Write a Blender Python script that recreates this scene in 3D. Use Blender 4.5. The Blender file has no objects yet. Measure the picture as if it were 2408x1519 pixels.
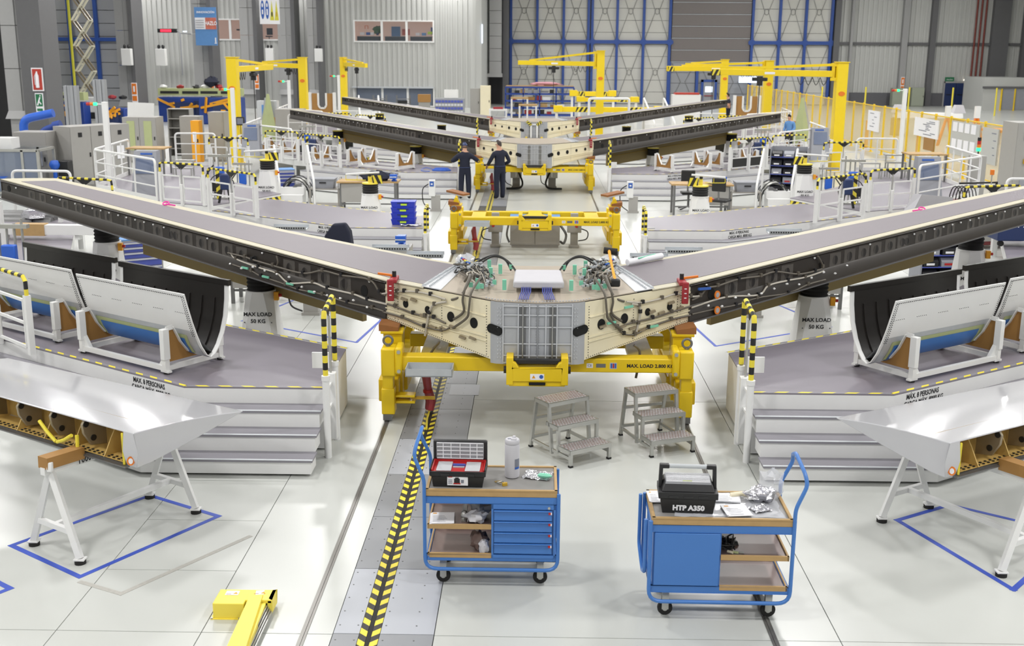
import bpy, bmesh, math, random
from mathutils import Vector, Matrix
random.seed(7)
SC = bpy.context.scene
COL = SC.collection
PI = math.pi

# ------------------------------------------------------------------ camera, light, exposure
def setup_view():
    pitch, yaw, roll = math.radians(13.574), math.radians(0.9386), math.radians(0.36)
    fw = Vector((-math.sin(yaw) * math.cos(pitch), math.cos(yaw) * math.cos(pitch), -math.sin(pitch)))
    r0 = Vector((math.cos(yaw), math.sin(yaw), 0)); u0 = r0.cross(fw)
    rt = r0 * math.cos(roll) + u0 * math.sin(roll)
    up = -r0 * math.sin(roll) + u0 * math.cos(roll)
    cam = bpy.data.cameras.new('camera')
    cam.sensor_width = 36.0; cam.lens = 2649.0 / 2408.0 * 36.0
    cam.clip_start = 0.1; cam.clip_end = 400
    cam.dof.use_dof = True; cam.dof.focus_distance = 13.2; cam.dof.aperture_fstop = 2.8
    ob = bpy.data.objects.new('camera', cam); COL.objects.link(ob)
    m = Matrix((rt, up, -fw)).transposed().to_4x4(); m.translation = Vector((-0.094, 0, 4.6))
    ob.matrix_world = m
    SC.camera = ob
    vs = SC.view_settings
    vs.view_transform = 'Standard'; vs.look = 'None'; vs.gamma = 1.0; vs.use_curve_mapping = False
    vs.exposure = EXPOSURE
    w = bpy.data.worlds.new('hall_air'); SC.world = w; w.use_nodes = True
    bg = w.node_tree.nodes['Background']; bg.inputs[0].default_value = (1.0, 0.98, 0.95, 1); bg.inputs[1].default_value = 0.25

EXPOSURE = 0.13
LAMP_W = 640.0
def lamp(x, y, z, sx, sy, power, rgb=(1.0, 0.985, 0.975)):
    l = bpy.data.lights.new('bay_or_fill_light', 'AREA'); l.shape = 'RECTANGLE'; l.size = sx; l.size_y = sy
    l.energy = power; l.color = rgb
    o = bpy.data.objects.new('bay_or_fill_light', l); COL.objects.link(o); o.location = (x, y, z)
setup_view()
for _y in range(-6, 104, 11):
    for _x in (-33, -20, -7, 7, 20, 33):
        lamp(_x, _y, 12.6, 1.3, 1.6, LAMP_W * (1.0 if _y < 62 else 0.95))
lamp(-28.5, 88, 10.5, 1.3, 1.6, LAMP_W * 0.8)  # added fill light outside the lamp grid, brightens the wall behind left columns

# ------------------------------------------------------------------ materials
def lin(c):
    def f(u):
        u /= 255.0
        return u / 12.92 if u <= 0.04045 else ((u + 0.055) / 1.055) ** 2.4
    return tuple(f(u) for u in c) + (1.0,)
M = {}
def pm(name, rgb, rough=0.5, metal=0.0, var=0.06, scale=6.0, bump=0.0, alpha=1.0, emit=0.0, coat=0.0, detail=3.0):
    m = bpy.data.materials.new(name); m.use_nodes = True
    nt = m.node_tree; b = nt.nodes['Principled BSDF']
    base = lin(rgb)
    tc = nt.nodes.new('ShaderNodeTexCoord')
    nz = nt.nodes.new('ShaderNodeTexNoise'); nz.inputs['Scale'].default_value = scale; nz.inputs['Detail'].default_value = detail
    nt.links.new(tc.outputs['Object'], nz.inputs['Vector'])
    mx = nt.nodes.new('ShaderNodeMix'); mx.data_type = 'RGBA'
    mx.inputs[6].default_value = tuple(max(0, c * (1 - var)) for c in base[:3]) + (1,)
    mx.inputs[7].default_value = tuple(min(1, c * (1 + var)) for c in base[:3]) + (1,)
    nt.links.new(nz.outputs['Fac'], mx.inputs[0])
    nt.links.new(mx.outputs[2], b.inputs['Base Color'])
    b.inputs['Roughness'].default_value = rough; b.inputs['Metallic'].default_value = metal
    if bump:
        bp = nt.nodes.new('ShaderNodeBump'); bp.inputs['Strength'].default_value = bump; bp.inputs['Distance'].default_value = 0.02
        nt.links.new(nz.outputs['Fac'], bp.inputs['Height']); nt.links.new(bp.outputs['Normal'], b.inputs['Normal'])
    if alpha < 1: b.inputs['Alpha'].default_value = alpha
    if coat: b.inputs['Coat Weight'].default_value = coat; b.inputs['Coat Roughness'].default_value = 0.06
    if emit:
        b.inputs['Emission Color'].default_value = base; b.inputs['Emission Strength'].default_value = emit
    M[name] = m
    return m
pm('floor', (189, 191, 187), 0.26, var=0.05, scale=0.35, detail=6)
pm('joint', (70, 68, 64), 0.8)
pm('steel_floor', (140, 142, 146), 0.42, 0.25, 0.08, 1.5)
pm('steel_floor_bright', (172, 175, 182), 0.42, 0.15, 0.04, 1.5)
pm('rail_steel', (128, 126, 122), 0.35, 0.7)
pm('slot_black', (24, 22, 20), 0.7)
pm('hz_yellow', (226, 208, 62), 0.5, var=0.05)
pm('hz_black', (38, 33, 30), 0.5)
pm('tape_blue', (52, 78, 176), 0.55)
pm('tape_old', (168, 166, 160), 0.7, var=0.15, scale=30)
pm('jig_yellow', (226, 192, 16), 0.42, var=0.03)
pm('crane_yellow', (236, 205, 26), 0.42, var=0.03)
pm('pale_yellow', (238, 218, 84), 0.42, var=0.03)
pm('deck', (122, 117, 126), 0.42, var=0.05, scale=0.8, detail=5)
pm('tread', (132, 130, 137), 0.45, var=0.03)
pm('white', (224, 224, 223), 0.38, var=0.02)
pm('gloss_white', (188, 188, 192), 0.14, var=0.01, coat=0.6)
pm('white_soft', (190, 189, 194), 0.8, var=0.03, bump=0.2)
pm('cream', (228, 219, 190), 0.5, var=0.04, scale=3)
pm('cream_strip', (184, 178, 156), 0.5, var=0.05, scale=8)
pm('beige', (168, 157, 142), 0.5, var=0.05, scale=3)
pm('skin_grey', (112, 105, 111), 0.5, var=0.05, scale=4, detail=6)
pm('carbon', (50, 45, 40), 0.38, var=0.15, scale=5)
pm('carbon_dark', (32, 29, 27), 0.4, var=0.15, scale=5)
pm('hole_black', (8, 8, 8), 0.8)
pm('film', (150, 145, 138), 0.3, alpha=0.16)
pm('clear_film', (228, 230, 236), 0.12, alpha=0.35)
pm('titan', (176, 178, 182), 0.36, 0.25, 0.04)
pm('titan_light', (200, 202, 206), 0.34, 0.2, 0.04)
pm('alu', (186, 186, 182), 0.32, 0.75, 0.05)
pm('alu_dark', (120, 120, 120), 0.4, 0.6, 0.06)
pm('galv', (190, 194, 198), 0.4, 0.35, 0.08, 10)
pm('silver_foil', (214, 214, 220), 0.18, 0.8, 0.1, 20, bump=0.8)
pm('wood', (142, 92, 48), 0.6, var=0.15, scale=8)
pm('ply', (176, 144, 96), 0.6, var=0.12, scale=14)
pm('tan_board', (158, 116, 60), 0.6, var=0.06, scale=3)
pm('tan_panel', (152, 134, 88), 0.6, var=0.04, scale=1.5)
pm('bay_yellow', (196, 164, 96), 0.45, var=0.15, scale=6)
pm('fitting', (150, 138, 116), 0.35, 0.4, 0.08)
pm('cart_blue', (66, 118, 188), 0.38, var=0.02)
pm('cart_navy', (34, 50, 92), 0.45)
pm('tray_brown', (122, 102, 96), 0.35, var=0.08)
pm('mat_grey', (132, 130, 128), 0.35, var=0.08)
pm('plastic_black', (30, 30, 32), 0.45, var=0.05)
pm('rubber', (26, 25, 25), 0.75)
pm('red', (176, 34, 34), 0.42)
pm('red_dull', (150, 36, 44), 0.5)
pm('red_film', (172, 66, 76), 0.35, alpha=0.85)
pm('maroon', (104, 36, 38), 0.45)
pm('orange', (222, 120, 30), 0.5)
pm('amber', (230, 160, 30), 0.5)
pm('green_tape', (122, 196, 168), 0.55)
pm('navy', (26, 30, 48), 0.85, var=0.15, scale=9)
pm('skin', (196, 150, 124), 0.6)
pm('hair_grey', (66, 58, 54), 0.8)
pm('hair_dark', (38, 30, 28), 0.8)
pm('shoe', (22, 22, 26), 0.6)
pm('cable', (92, 86, 76), 0.5)
pm('cable_light', (176, 170, 158), 0.4)
pm('cable_black', (30, 30, 30), 0.5)
pm('crate_blue', (44, 62, 190), 0.45)
pm('label_green', (190, 226, 60), 0.6)
pm('drawer_blue', (74, 86, 168), 0.42)
pm('grey_box', (146, 148, 155), 0.5)
pm('steel_cab', (158, 154, 148), 0.4, 0.3, 0.04)
pm('cab_grey', (158, 156, 152), 0.5, var=0.03)
pm('cab_grey_d', (150, 148, 144), 0.5, var=0.03)
pm('cab_green', (150, 156, 140), 0.5, var=0.03)
pm('panel_white', (184, 185, 182), 0.55, var=0.03, scale=0.6)
pm('panel_grey', (150, 152, 156), 0.55, var=0.03, scale=0.5)
pm('door_panel', (200, 199, 192), 0.55, var=0.04, scale=0.4)
pm('door_line', (120, 120, 118), 0.6)
pm('roller', (118, 112, 110), 0.5, 0.1, 0.03)
pm('wall_dark', (92, 92, 96), 0.6)
pm('col_grey', (150, 150, 150), 0.6, var=0.04, scale=0.8)
pm('col_dark', (96, 96, 98), 0.6)
pm('duct', (164, 164, 164), 0.5, 0.2, 0.04)
pm('frame_blue', (42, 76, 150), 0.45)
pm('pipe_blue', (44, 96, 196), 0.35)
pm('mach_blue', (30, 62, 140), 0.45)
pm('pipe_yellow', (206, 200, 60), 0.5)
pm('pipe_red', (120, 52, 44), 0.5)
pm('paper', (232, 232, 236), 0.8, var=0.02)
pm('ink', (30, 30, 34), 0.7)
pm('ink_grey', (120, 124, 136), 0.7)
pm('ink_blue', (46, 90, 170), 0.6)
pm('sign_blue', (92, 140, 196), 0.5)
pm('sign_green', (30, 110, 70), 0.5)
pm('sign_red', (176, 56, 44), 0.5)
pm('poster_warm', (196, 110, 92), 0.6, var=0.4, scale=4)
pm('fence_yellow', (232, 196, 40), 0.5)
pm('fence_clear', (222, 196, 120), 0.25, alpha=0.32)
pm('glass', (120, 130, 140), 0.08, alpha=0.12)
pm('glass_dark', (120, 130, 148), 0.12, alpha=0.7)
pm('screen', (92, 104, 130), 0.2)
pm('led_green', (40, 255, 130), 0.5, emit=2.2)
pm('led_red', (255, 40, 60), 0.5, emit=2.0)
pm('led_amber', (255, 170, 40), 0.5, emit=1.2)
pm('lamp_glow', (255, 240, 220), 0.5, emit=2.0)
pm('screen_glow', (220, 232, 255), 0.5, emit=1.1)
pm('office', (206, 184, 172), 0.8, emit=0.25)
pm('lime_fabric', (172, 180, 132), 0.7)
pm('plant', (60, 92, 50), 0.7)
pm('scissor', (216, 212, 190), 0.5)
pm('ochre', (186, 150, 40), 0.5)
pm('pink', (226, 60, 160), 0.5)
pm('pink_pale', (206, 150, 162), 0.6)

# ------------------------------------------------------------------ mesh builder
class MB:
    def __init__(s, side=1, oz=0.0):
        s.v = []; s.f = []; s.mi = []; s.k = 0; s.side = side; s.oz = oz
    def face(s, pts, k=None):
        n = len(s.v); s.v += [Vector(p) for p in pts]; s.f.append(tuple(range(n, n + len(pts)))); s.mi.append(s.k if k is None else k)
    def box(s, c, d, rz=0.0, R=None):
        c = Vector(c); R = R if R is not None else Matrix.Rotation(rz, 3, 'Z')
        h = [x * 0.5 for x in d]; n = len(s.v)
        for X in (-1, 1):
            for Y in (-1, 1):
                for Z in (-1, 1):
                    s.v.append(c + R @ Vector((X * h[0], Y * h[1], Z * h[2])))
        for q in ((0, 1, 3, 2), (4, 6, 7, 5), (0, 4, 5, 1), (2, 3, 7, 6), (0, 2, 6, 4), (1, 5, 7, 3)):
            s.f.append(tuple(n + i for i in q)); s.mi.append(s.k)
        return s
    def bx(s, x0, x1, y0, y1, z0, z1):
        return s.box(((x0 + x1) / 2, (y0 + y1) / 2, (z0 + z1) / 2), (abs(x1 - x0), abs(y1 - y0), abs(z1 - z0)))
    def bar(s, p0, p1, w, h=None, hint=(0, 0, 1)):
        p0, p1 = Vector(p0), Vector(p1); a = p1 - p0; L = a.length
        if L < 1e-6: return s
        a.normalize(); u = Vector(hint)
        if abs(a.dot(u)) > 0.98: u = Vector((0, 1, 0)) if abs(a.y) < 0.9 else Vector((1, 0, 0))
        b = u.cross(a).normalized(); u = a.cross(b)
        R = Matrix((a, b, u)).transposed()
        return s.box((p0 + p1) / 2, (L, w, h or w), R=R)
    def tube(s, pts, r, n=8, stripes=False, closed=False):
        pts = [Vector(p) for p in pts]
        P = [pts[0]]
        for p in pts[1:]:
            if (p - P[-1]).length > 1e-5: P.append(p)
        pts = P; N = len(pts); base = len(s.v)
        if N < 2: return s
        t0 = (pts[1] - pts[0]).normalized()
        u = Vector((0, 0, 1)) if abs(t0.z) < 0.9 else Vector((1, 0, 0))
        u = (u - t0 * u.dot(t0)).normalized(); pt = t0
        for i, p in enumerate(pts):
            if closed: t = pts[(i + 1) % N] - pts[i - 1]
            else: t = pts[min(i + 1, N - 1)] - pts[max(i - 1, 0)]
            if t.length < 1e-9: t = pt.copy()
            t.normalize()
            u = u - t * u.dot(t)
            u = u.normalized() if u.length > 1e-6 else t.orthogonal().normalized()
            w = t.cross(u); rr = r[i] if isinstance(r, (list, tuple)) else r
            for j in range(n):
                a = 2 * PI * (j + 0.5) / n
                s.v.append(p + (u * math.cos(a) + w * math.sin(a)) * rr)
            pt = t
        for i in range(N if closed else N - 1):
            i2 = (i + 1) % N
            for j in range(n):
                j2 = (j + 1) % n
                s.f.append((base + i * n + j, base + i * n + j2, base + i2 * n + j2, base + i2 * n + j))
                s.mi.append((i % 2) if stripes else s.k)
        if not closed:
            s.f.append(tuple(base + j for j in range(n))); s.mi.append(0 if stripes else s.k)
            s.f.append(tuple(base + (N - 1) * n + j for j in range(n))); s.mi.append(0 if stripes else s.k)
        return s
    def cyl(s, p0, p1, r, n=12, r1=None):
        return s.tube([p0, p1], [r, r if r1 is None else r1], n)
    def lathe(s, prof, c=(0, 0, 0), n=20):
        c = Vector(c); b = len(s.v); m = len(prof)
        for r, z in prof:
            for j in range(n):
                a = 2 * PI * j / n; s.v.append(c + Vector((r * math.cos(a), r * math.sin(a), z)))
        for i in range(m - 1):
            for j in range(n):
                j2 = (j + 1) % n
                s.f.append((b + i * n + j, b + i * n + j2, b + (i + 1) * n + j2, b + (i + 1) * n + j)); s.mi.append(s.k)
        s.f.append(tuple(b + j for j in range(n))); s.mi.append(s.k)
        s.f.append(tuple(b + (m - 1) * n + j for j in range(n))); s.mi.append(s.k)
        return s
    def loft(s, secs, cap=True):
        b = len(s.v); n = len(secs[0])
        for q in secs: s.v += [Vector(p) for p in q]
        for i in range(len(secs) - 1):
            for j in range(n):
                j2 = (j + 1) % n
                s.f.append((b + i * n + j, b + i * n + j2, b + (i + 1) * n + j2, b + (i + 1) * n + j)); s.mi.append(s.k)
        if cap:
            s.f.append(tuple(b + j for j in range(n))); s.mi.append(s.k)
            e = b + (len(secs) - 1) * n
            s.f.append(tuple(e + j for j in range(n))); s.mi.append(s.k)
        return s
    def prism(s, poly, z0, z1):
        return s.loft([[(p[0], p[1], z0) for p in poly], [(p[0], p[1], z1) for p in poly]])
    def extr(s, poly, vec):
        v = Vector(vec); return s.loft([[Vector(p) for p in poly], [Vector(p) + v for p in poly]])
    def disc(s, c, nrm, rx, ry, up=(0, 0, 1), n=16, depth=0.004):
        c = Vector(c); nn = Vector(nrm).normalized(); u = Vector(up); u = (u - nn * u.dot(nn)).normalized(); w = u.cross(nn)
        pts = [c + w * rx * math.cos(2 * PI * j / n) + u * ry * math.sin(2 * PI * j / n) for j in range(n)]
        return s.extr([p - nn * depth for p in pts], nn * depth * 2)
    def blob(s, c, d, seed=1, n=10, m=7, amp=0.18):
        rnd = random.Random(seed); c = Vector(c); b = len(s.v)
        for i in range(m + 1):
            th = PI * i / m
            for j in range(n):
                ph = 2 * PI * j / n; k = 1 + rnd.uniform(-amp, amp)
                s.v.append(c + Vector((math.sin(th) * math.cos(ph) * d[0] * k / 2, math.sin(th) * math.sin(ph) * d[1] * k / 2, math.cos(th) * d[2] * k / 2)))
        for i in range(m):
            for j in range(n):
                j2 = (j + 1) % n
                s.f.append((b + i * n + j, b + i * n + j2, b + (i + 1) * n + j2, b + (i + 1) * n + j)); s.mi.append(s.k)
        return s
    def build(s, name, mats, parent=None, bevel=0.0, smooth=True, kind=None, label=None):
        me = bpy.data.meshes.new(name)
        sd = s.side
        me.from_pydata([(v.x * sd, v.y, v.z + s.oz) for v in s.v], [], s.f)
        if not isinstance(mats, (list, tuple)): mats = [mats]
        for m in mats: me.materials.append(M[m] if isinstance(m, str) else m)
        me.polygons.foreach_set('material_index', s.mi)
        bm = bmesh.new(); bm.from_mesh(me)
        if smooth and len(s.v) < 4000: bmesh.ops.remove_doubles(bm, verts=bm.verts, dist=1e-5)
        bmesh.ops.recalc_face_normals(bm, faces=bm.faces)
        bm.to_mesh(me); bm.free()
        if smooth:
            me.polygons.foreach_set('use_smooth', [True] * len(me.polygons)); me.set_sharp_from_angle(angle=0.6)
        o = bpy.data.objects.new(name, me); COL.objects.link(o)
        if parent: o.parent = parent; CH.setdefault(parent.name, []).append(o)
        if bevel:
            md = o.modifiers.new('edge', 'BEVEL'); md.width = bevel; md.segments = 2; md.limit_method = 'ANGLE'; md.angle_limit = 0.7
        if kind: o['kind'] = kind
        if label: o['label'] = label
        return o

def tag(o, label, cat, group=None):
    o['label'] = label; o['category'] = cat
    if group: o['group'] = group
    return o
def thing(name, label, cat, loc=(0, 0, 0), rz=0.0, group=None):
    o = bpy.data.objects.new(name, None); COL.objects.link(o); o.empty_display_size = 0.2
    o.location = loc; o.rotation_euler = (0, 0, rz)
    return tag(o, label, cat, group)
def struct(o):
    o['kind'] = 'structure'; return o
def copy_tree(o, parent=None):
    c = o.copy(); COL.objects.link(c)
    if parent is not None: c.parent = parent; CH.setdefault(parent.name, []).append(c)
    for ch in CH.get(o.name, ()): copy_tree(ch, c)
    return c
CH = {}
def dup(root, loc, rz, label, group=None):
    r = copy_tree(root); r.location = loc; r.rotation_euler = (0, 0, rz); r['label'] = label
    if group: r['group'] = group
    return r
def arc(pts, rad, n=5):
    """polyline with rounded corners"""
    pts = [Vector(p) for p in pts]; out = [pts[0]]
    for i in range(1, len(pts) - 1):
        a, b, c = pts[i - 1], pts[i], pts[i + 1]
        d = min(rad, (a - b).length * 0.49, (c - b).length * 0.49)
        p, q = b + (a - b).normalized() * d, b + (c - b).normalized() * d
        for k in range(n + 1):
            t = k / n; out.append(p * (1 - t) ** 2 + b * 2 * t * (1 - t) + q * t ** 2)
    return out + [pts[-1]]
def resample(pts, step):
    pts = [Vector(p) for p in pts]; out = [pts[0]]; rem = step
    for a, b in zip(pts, pts[1:]):
        L = (b - a).length; pos = 0.0
        while L - pos >= rem:
            pos += rem; out.append(a + (b - a) * (pos / L)); rem = step
        rem -= L - pos
    if (out[-1] - pts[-1]).length > 1e-3: out.append(pts[-1])
    return out
def spline(pts, k=5):
    pts = [Vector(p) for p in pts]; n = len(pts); out = []
    for i in range(n - 1):
        p0, p1, p2, p3 = pts[max(i - 1, 0)], pts[i], pts[i + 1], pts[min(i + 2, n - 1)]
        for j in range(k):
            t = j / k
            out.append(0.5 * ((2 * p1) + (p2 - p0) * t + (2 * p0 - 5 * p1 + 4 * p2 - p3) * t * t + (3 * p1 - p0 - 3 * p2 + p3) * t ** 3))
    return out + [pts[-1]]
TEXTS = []
def text(name, body, size, mat, parent, loc, R, bold=0.0, align='CENTER', sx=1.0, shear=0.0, space=1.0):
    """flat lettering; R = 3x3 whose columns are the reading direction, the up direction and the outward normal"""
    cu = bpy.data.curves.new(name, 'FONT'); cu.body = body; cu.size = size; cu.offset = bold; cu.align_x = align; cu.align_y = 'CENTER'
    cu.shear = shear; cu.space_character = space; cu.resolution_u = 2
    cu.materials.append(M[mat])
    o = bpy.data.objects.new(name, cu); COL.objects.link(o)
    m = (R if R is not None else Matrix.Identity(3)).to_4x4() @ Matrix.Diagonal((sx, 1, 1, 1)); m.translation = Vector(loc)
    o.parent = parent; CH.setdefault(parent.name, []).append(o); o.matrix_local = m
    TEXTS.append(o); return o
def frame(right, up):
    a = Vector(right).normalized(); u = Vector(up); u = (u - a * u.dot(a)).normalized()
    return Matrix((a, u, a.cross(u))).transposed()
FRONT = frame((1, 0, 0), (0, 0, 1))       # reads from the camera side (normal -y)
ORD = ['nearest', 'second', 'third', 'farthest']
S = [13.72, 25.92, 37.66, 49.6]
def sname(s): return 'left' if s < 0 else 'right'
def hazard_strip(mb, p0, p1, w, step, slant, z=0.0, nrm=(0, 0, 1)):
    """flat strip of alternating slanted bands (material slots 0 / 1) from p0 to p1"""
    p0, p1 = Vector(p0), Vector(p1); a = p1 - p0; L = a.length; a.normalize()
    b = Vector(nrm).cross(a).normalized() * (w / 2); n = max(2, int(L / step)); st = L / n
    def cl(t): return min(max(t, 0.0), L)
    for i in range(-1, n + 1):
        q = [cl(i * st + slant), cl((i + 1) * st + slant), cl((i + 1) * st - slant), cl(i * st - slant)]
        if q[1] - q[0] < 1e-4 and q[2] - q[3] < 1e-4: continue
        mb.face([p0 + a * q[0] + b, p0 + a * q[1] + b, p0 + a * q[2] - b, p0 + a * q[3] - b], i % 2)
# ------------------------------------------------------------------ the setting
def sthing(name, loc=(0, 0, 0)):
    o = bpy.data.objects.new(name, None); COL.objects.link(o); o.location = loc
    return struct(o)
def inst(src, parent, loc, rz=0.0, scale=None):
    """another piece like src (shared mesh) under parent"""
    o = bpy.data.objects.new(src.name.split('.')[0], src.data); COL.objects.link(o)
    o.parent = parent; CH.setdefault(parent.name, []).append(o)
    o.location = loc; o.rotation_euler = (0, 0, rz)
    if scale: o.scale = scale
    return o
fl = struct(MB().bx(-48, 48, -14, 108, -0.06, -0.022).build('floor', 'joint', smooth=False))
XS = [-48, -26, -14, -8, -3.92, -2.735, -1.915, -1.885, -1.665]
XR = [-0.845, 1.885, 1.915, 2.43, 8, 14, 26, 48]
YS = [-14, -4, 2, 6.05, 7.15, 8.25, 9.36, 10.48, 11.55, 14.6, 20.5, 27, 33.5, 40, 50, 62, 76, 90, 108]
def slab(x0, x1, y0, y1):
    g = 0.004
    MB().bx(x0 + g, x1 - g, y0 + g, y1 - g, -0.025, 0.0).build('floor_slab', 'floor', fl, smooth=False)
for a, b in list(zip(XS, XS[1:])) + list(zip(XR, XR[1:])):
    if b - a < 0.04:            # the rail lies here
        for x in (a + 0.002, b - 0.002):
            pass
        MB().bx(a - 0.012, b + 0.012, 4, 70, -0.02, 0.006).bx(a + 0.010, b - 0.010, 4, 70, -0.02, 0.012).build('rail', 'rail_steel', fl, smooth=False)
        continue
    near = (-3.95 < a < -1.6) or (a > -0.9 and b < 2.5)
    ys = YS if (a == -3.92) else [-14, 2, 8.25, 14.6, 20.5, 27, 33.5, 40, 50, 62, 76, 90, 108]
    for c, d in zip(ys, ys[1:]): slab(a + 0.0, b, c, d)
# steel cover plates, hazard strips and the slot of the floor channel
ys = [5.9 + i * 1.18 for i in range(47)]
for i, (c, d) in enumerate(zip(ys, ys[1:])):
    for (x0, x1) in ((-1.665, -1.45), (-1.285, -0.845)):
        if d < 34 or i % 2 == 0:
            e = d if d < 34 else d + 1.18
            MB().bx(x0 + .003, x1 - .003, c + .004, e - .004, -0.02, 0.002).build('steel_plate', 'steel_floor_bright' if i in (2, 5) else 'steel_floor', fl, smooth=False)
bo = MB()
for i in range(0, 110):
    y = 6.0 + i * 0.24
    if y > 26: break
    for x in (-1.63, -1.48, -1.25, -1.0):
        bo.disc((x, y, 0.003), (0, 0, 1), 0.007, 0.007, up=(0, 1, 0), n=6, depth=0.002)
bo.build('plate_bolt', 'alu_dark', fl, kind='stuff', smooth=False)
MB().bx(-1.385, -1.35, 4, 62, -0.02, 0.001).build('channel_slot', 'slot_black', fl, smooth=False)
for x in (-1.418, -1.317):
    h = MB(); hazard_strip(h, (x, 5.6, 0.003), (x, 60, 0.003), 0.062, 0.088, 0.030 if x < -1.35 else -0.030)
    h.build('hazard_stripe', ['hz_yellow', 'hz_black'], fl, smooth=False)
MB().bx(-1.2, -0.79, 14.79, 15.29, -0.01, 0.004).build('access_plate', 'steel_floor_bright', fl, smooth=False)
MB().bx(-1.86, -1.69, 14.8, 15.3, -0.01, 0.004).build('access_plate', 'steel_floor_bright', fl, smooth=False)

def tape(name, pts, w, label, mat='tape_blue', closed=True):
    mb = MB(); P = [Vector((p[0], p[1], 0)) for p in pts]; n = len(P)
    for i in range(n if closed else n - 1):
        a, b = P[i], P[(i + 1) % n]; d = (b - a).normalized()
        mb.bar(a - d * w / 2 + Vector((0, 0, .0012 + .0004 * (i % 2))), b + d * w / 2 + Vector((0, 0, .0012 + .0004 * (i % 2))), w, 0.0014)
    return tag(mb.build(name, mat, smooth=False), label, 'tape')
tape('floor_tape', [(-5.0, 9.83), (-4.1, 9.2), (-3.23, 10.58), (-4.1, 11.1)], 0.055, 'blue tape rectangle on the floor around the left trestle')
tape('floor_tape', [(5.3, 10.4), (4.2, 9.2), (3.65, 10.7), (4.33, 11.12)], 0.055, 'blue tape outline on the floor around the right trestle')
tape('floor_tape', [(-4.62, 8.96), (-5.6, 9.65), (-6.3, 8.7), (-5.3, 8.0)], 0.055, 'blue tape corner at the lower left edge of the floor')
tape('tape_residue', [(-4.05, 9.1), (-3.62, 8.89), (-2.8, 10.1)], 0.05, 'scuffed grey tape residue on floor beside the left blue rectangle', 'tape_old', False)
for s in (-1, 1):
    tape('floor_tape', [(s * 2.9, 17.6), (s * 5.1, 19.0), (s * 4.4, 21.2), (s * 2.6, 20.0)], 0.05, 'blue tape outline on floor under the nearest %s wing' % sname(s))

# ---- shell
struct(MB().bx(-48, 48, -14, 108, 14.0, 14.3).build('ceiling', 'panel_white', smooth=False))
struct(MB().bx(-48.3, -48, -14, 108, 0, 14).build('wall_left', 'panel_white', smooth=False))
struct(MB().bx(48, 48.3, -14, 108, 0, 14).build('wall_right', 'panel_white', smooth=False))
struct(MB().bx(-48, 48, -14.3, -14, 0, 14).build('wall_front', 'panel_white', smooth=False))
wb = struct(MB().bx(-48, 48, 104.35, 104.6, 0, 14).build('wall_back', 'wall_dark', smooth=False))
def ribs(mb, x0, x1, y, z0, z1, pitch, depth=0.05):
    n = int((x1 - x0) / pitch); p = []
    for i in range(n):
        a = x0 + i * pitch
        p += [(a, y), (a + pitch * .45, y), (a + pitch * .5, y - depth), (a + pitch * .95, y - depth)]
    p.append((x1, y))
    for a, b in zip(p, p[1:]):
        mb.face([(a[0], a[1], z0), (b[0], b[1], z0), (b[0], b[1], z1), (a[0], a[1], z1)])
# corrugated right part of the back wall
mb = MB(); ribs(mb, 26.9, 47.9, 104.2, 1.15, 5.3, 0.42, .09); ribs(mb, 26.9, 47.9, 104.2, 5.55, 13.9, 0.42, .09)
mb.build('corrugated_sheet', 'panel_white', wb, smooth=False)
MB().bx(26.9, 47.9, 104.0, 104.3, 0, 1.15).build('plinth', 'wall_dark', wb, smooth=False)
MB().bx(26.9, 47.9, 103.95, 104.3, 5.3, 5.55).build('wall_girt', 'col_dark', wb, smooth=False)
for x, w, m in ((26.9, .5, 'col_dark'), (28.2, .22, 'col_grey'), (32.9, .5, 'col_grey'), (35.4, .5, 'col_dark'), (41.3, 1.5, 'col_dark'), (43.6, .5, 'col_dark')):
    MB().bx(x - w / 2, x + w / 2, 103.6, 104.2, 0, 13.9).build('wall_column', m, wb, smooth=False)
for x in (39.1, 39.5, 39.9):
    MB().cyl((x, 103.8, 0.3), (x, 103.8, 13.9), 0.08, 8).build('pipe', 'pipe_red', wb)
# hangar doors with blue frames
BX = [-2.05, .29, 2.65, 4.86, 5.2, 7.42, 9.78, 12.12]
BXR = [19.45, 21.85, 24.15, 26.45]
def hangar_door(name, xs, zmax=13.8):
    d = sthing(name)
    src = {}
    for a, b in zip(xs, xs[1:]):
        w = b - a
        if w < 0.8:
            MB().bx(a, b, 104.12, 104.3, 0, zmax).build('seal', 'col_dark', d, smooth=False); continue
        key = round(w, 2); k = 0; z = 0.05
        while z < 10.4:
            if key not in src: src[key] = p = MB().box((0, 0, .505), (w - .03, .06, 1.01)).build('door_panel', 'door_panel', d, smooth=False); p.location = ((a + b) / 2, 104.22, z)
            else: inst(src[key], d, ((a + b) / 2, 104.22, z))
            z += 1.04
        m = (a + b) / 2
        for z0, z1 in ((0.3, 5.3), (5.6, 10.6)):
            br = MB(); c = (z0 + z1) / 2
            for sx in (-1, 1):
                br.tube([(m + sx * w * .45, 104.1, z0), (m + sx * .16, 104.1, c), (m + sx * w * .45, 104.1, z1)], 0.02, 5)
            br.tube([(m + .2 * math.cos(t * PI / 6), 104.1, c + .25 * math.sin(t * PI / 6)) for t in range(12)], 0.02, 5, closed=True)
            br.build('tie_rod', 'door_line', d)
    for i, x in enumerate(xs):
        MB().bx(x - .11, x + .11, 103.85, 104.2, 0, zmax).build('blue_post', 'frame_blue', d, smooth=False)
    bm = MB().bx(xs[0], xs[-1], 103.82, 104.15, 5.3, 5.6)
    for x in xs:
        for sx in (-1, 1):
            bm.extr([(x, 103.84, 5.1), (x + sx * .32, 103.84, 5.34), (x + sx * .32, 103.84, 5.56), (x, 103.84, 5.8)], (0, .05, 0))
    bm.build('blue_beam', 'frame_blue', d, smooth=False)
    return d
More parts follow.
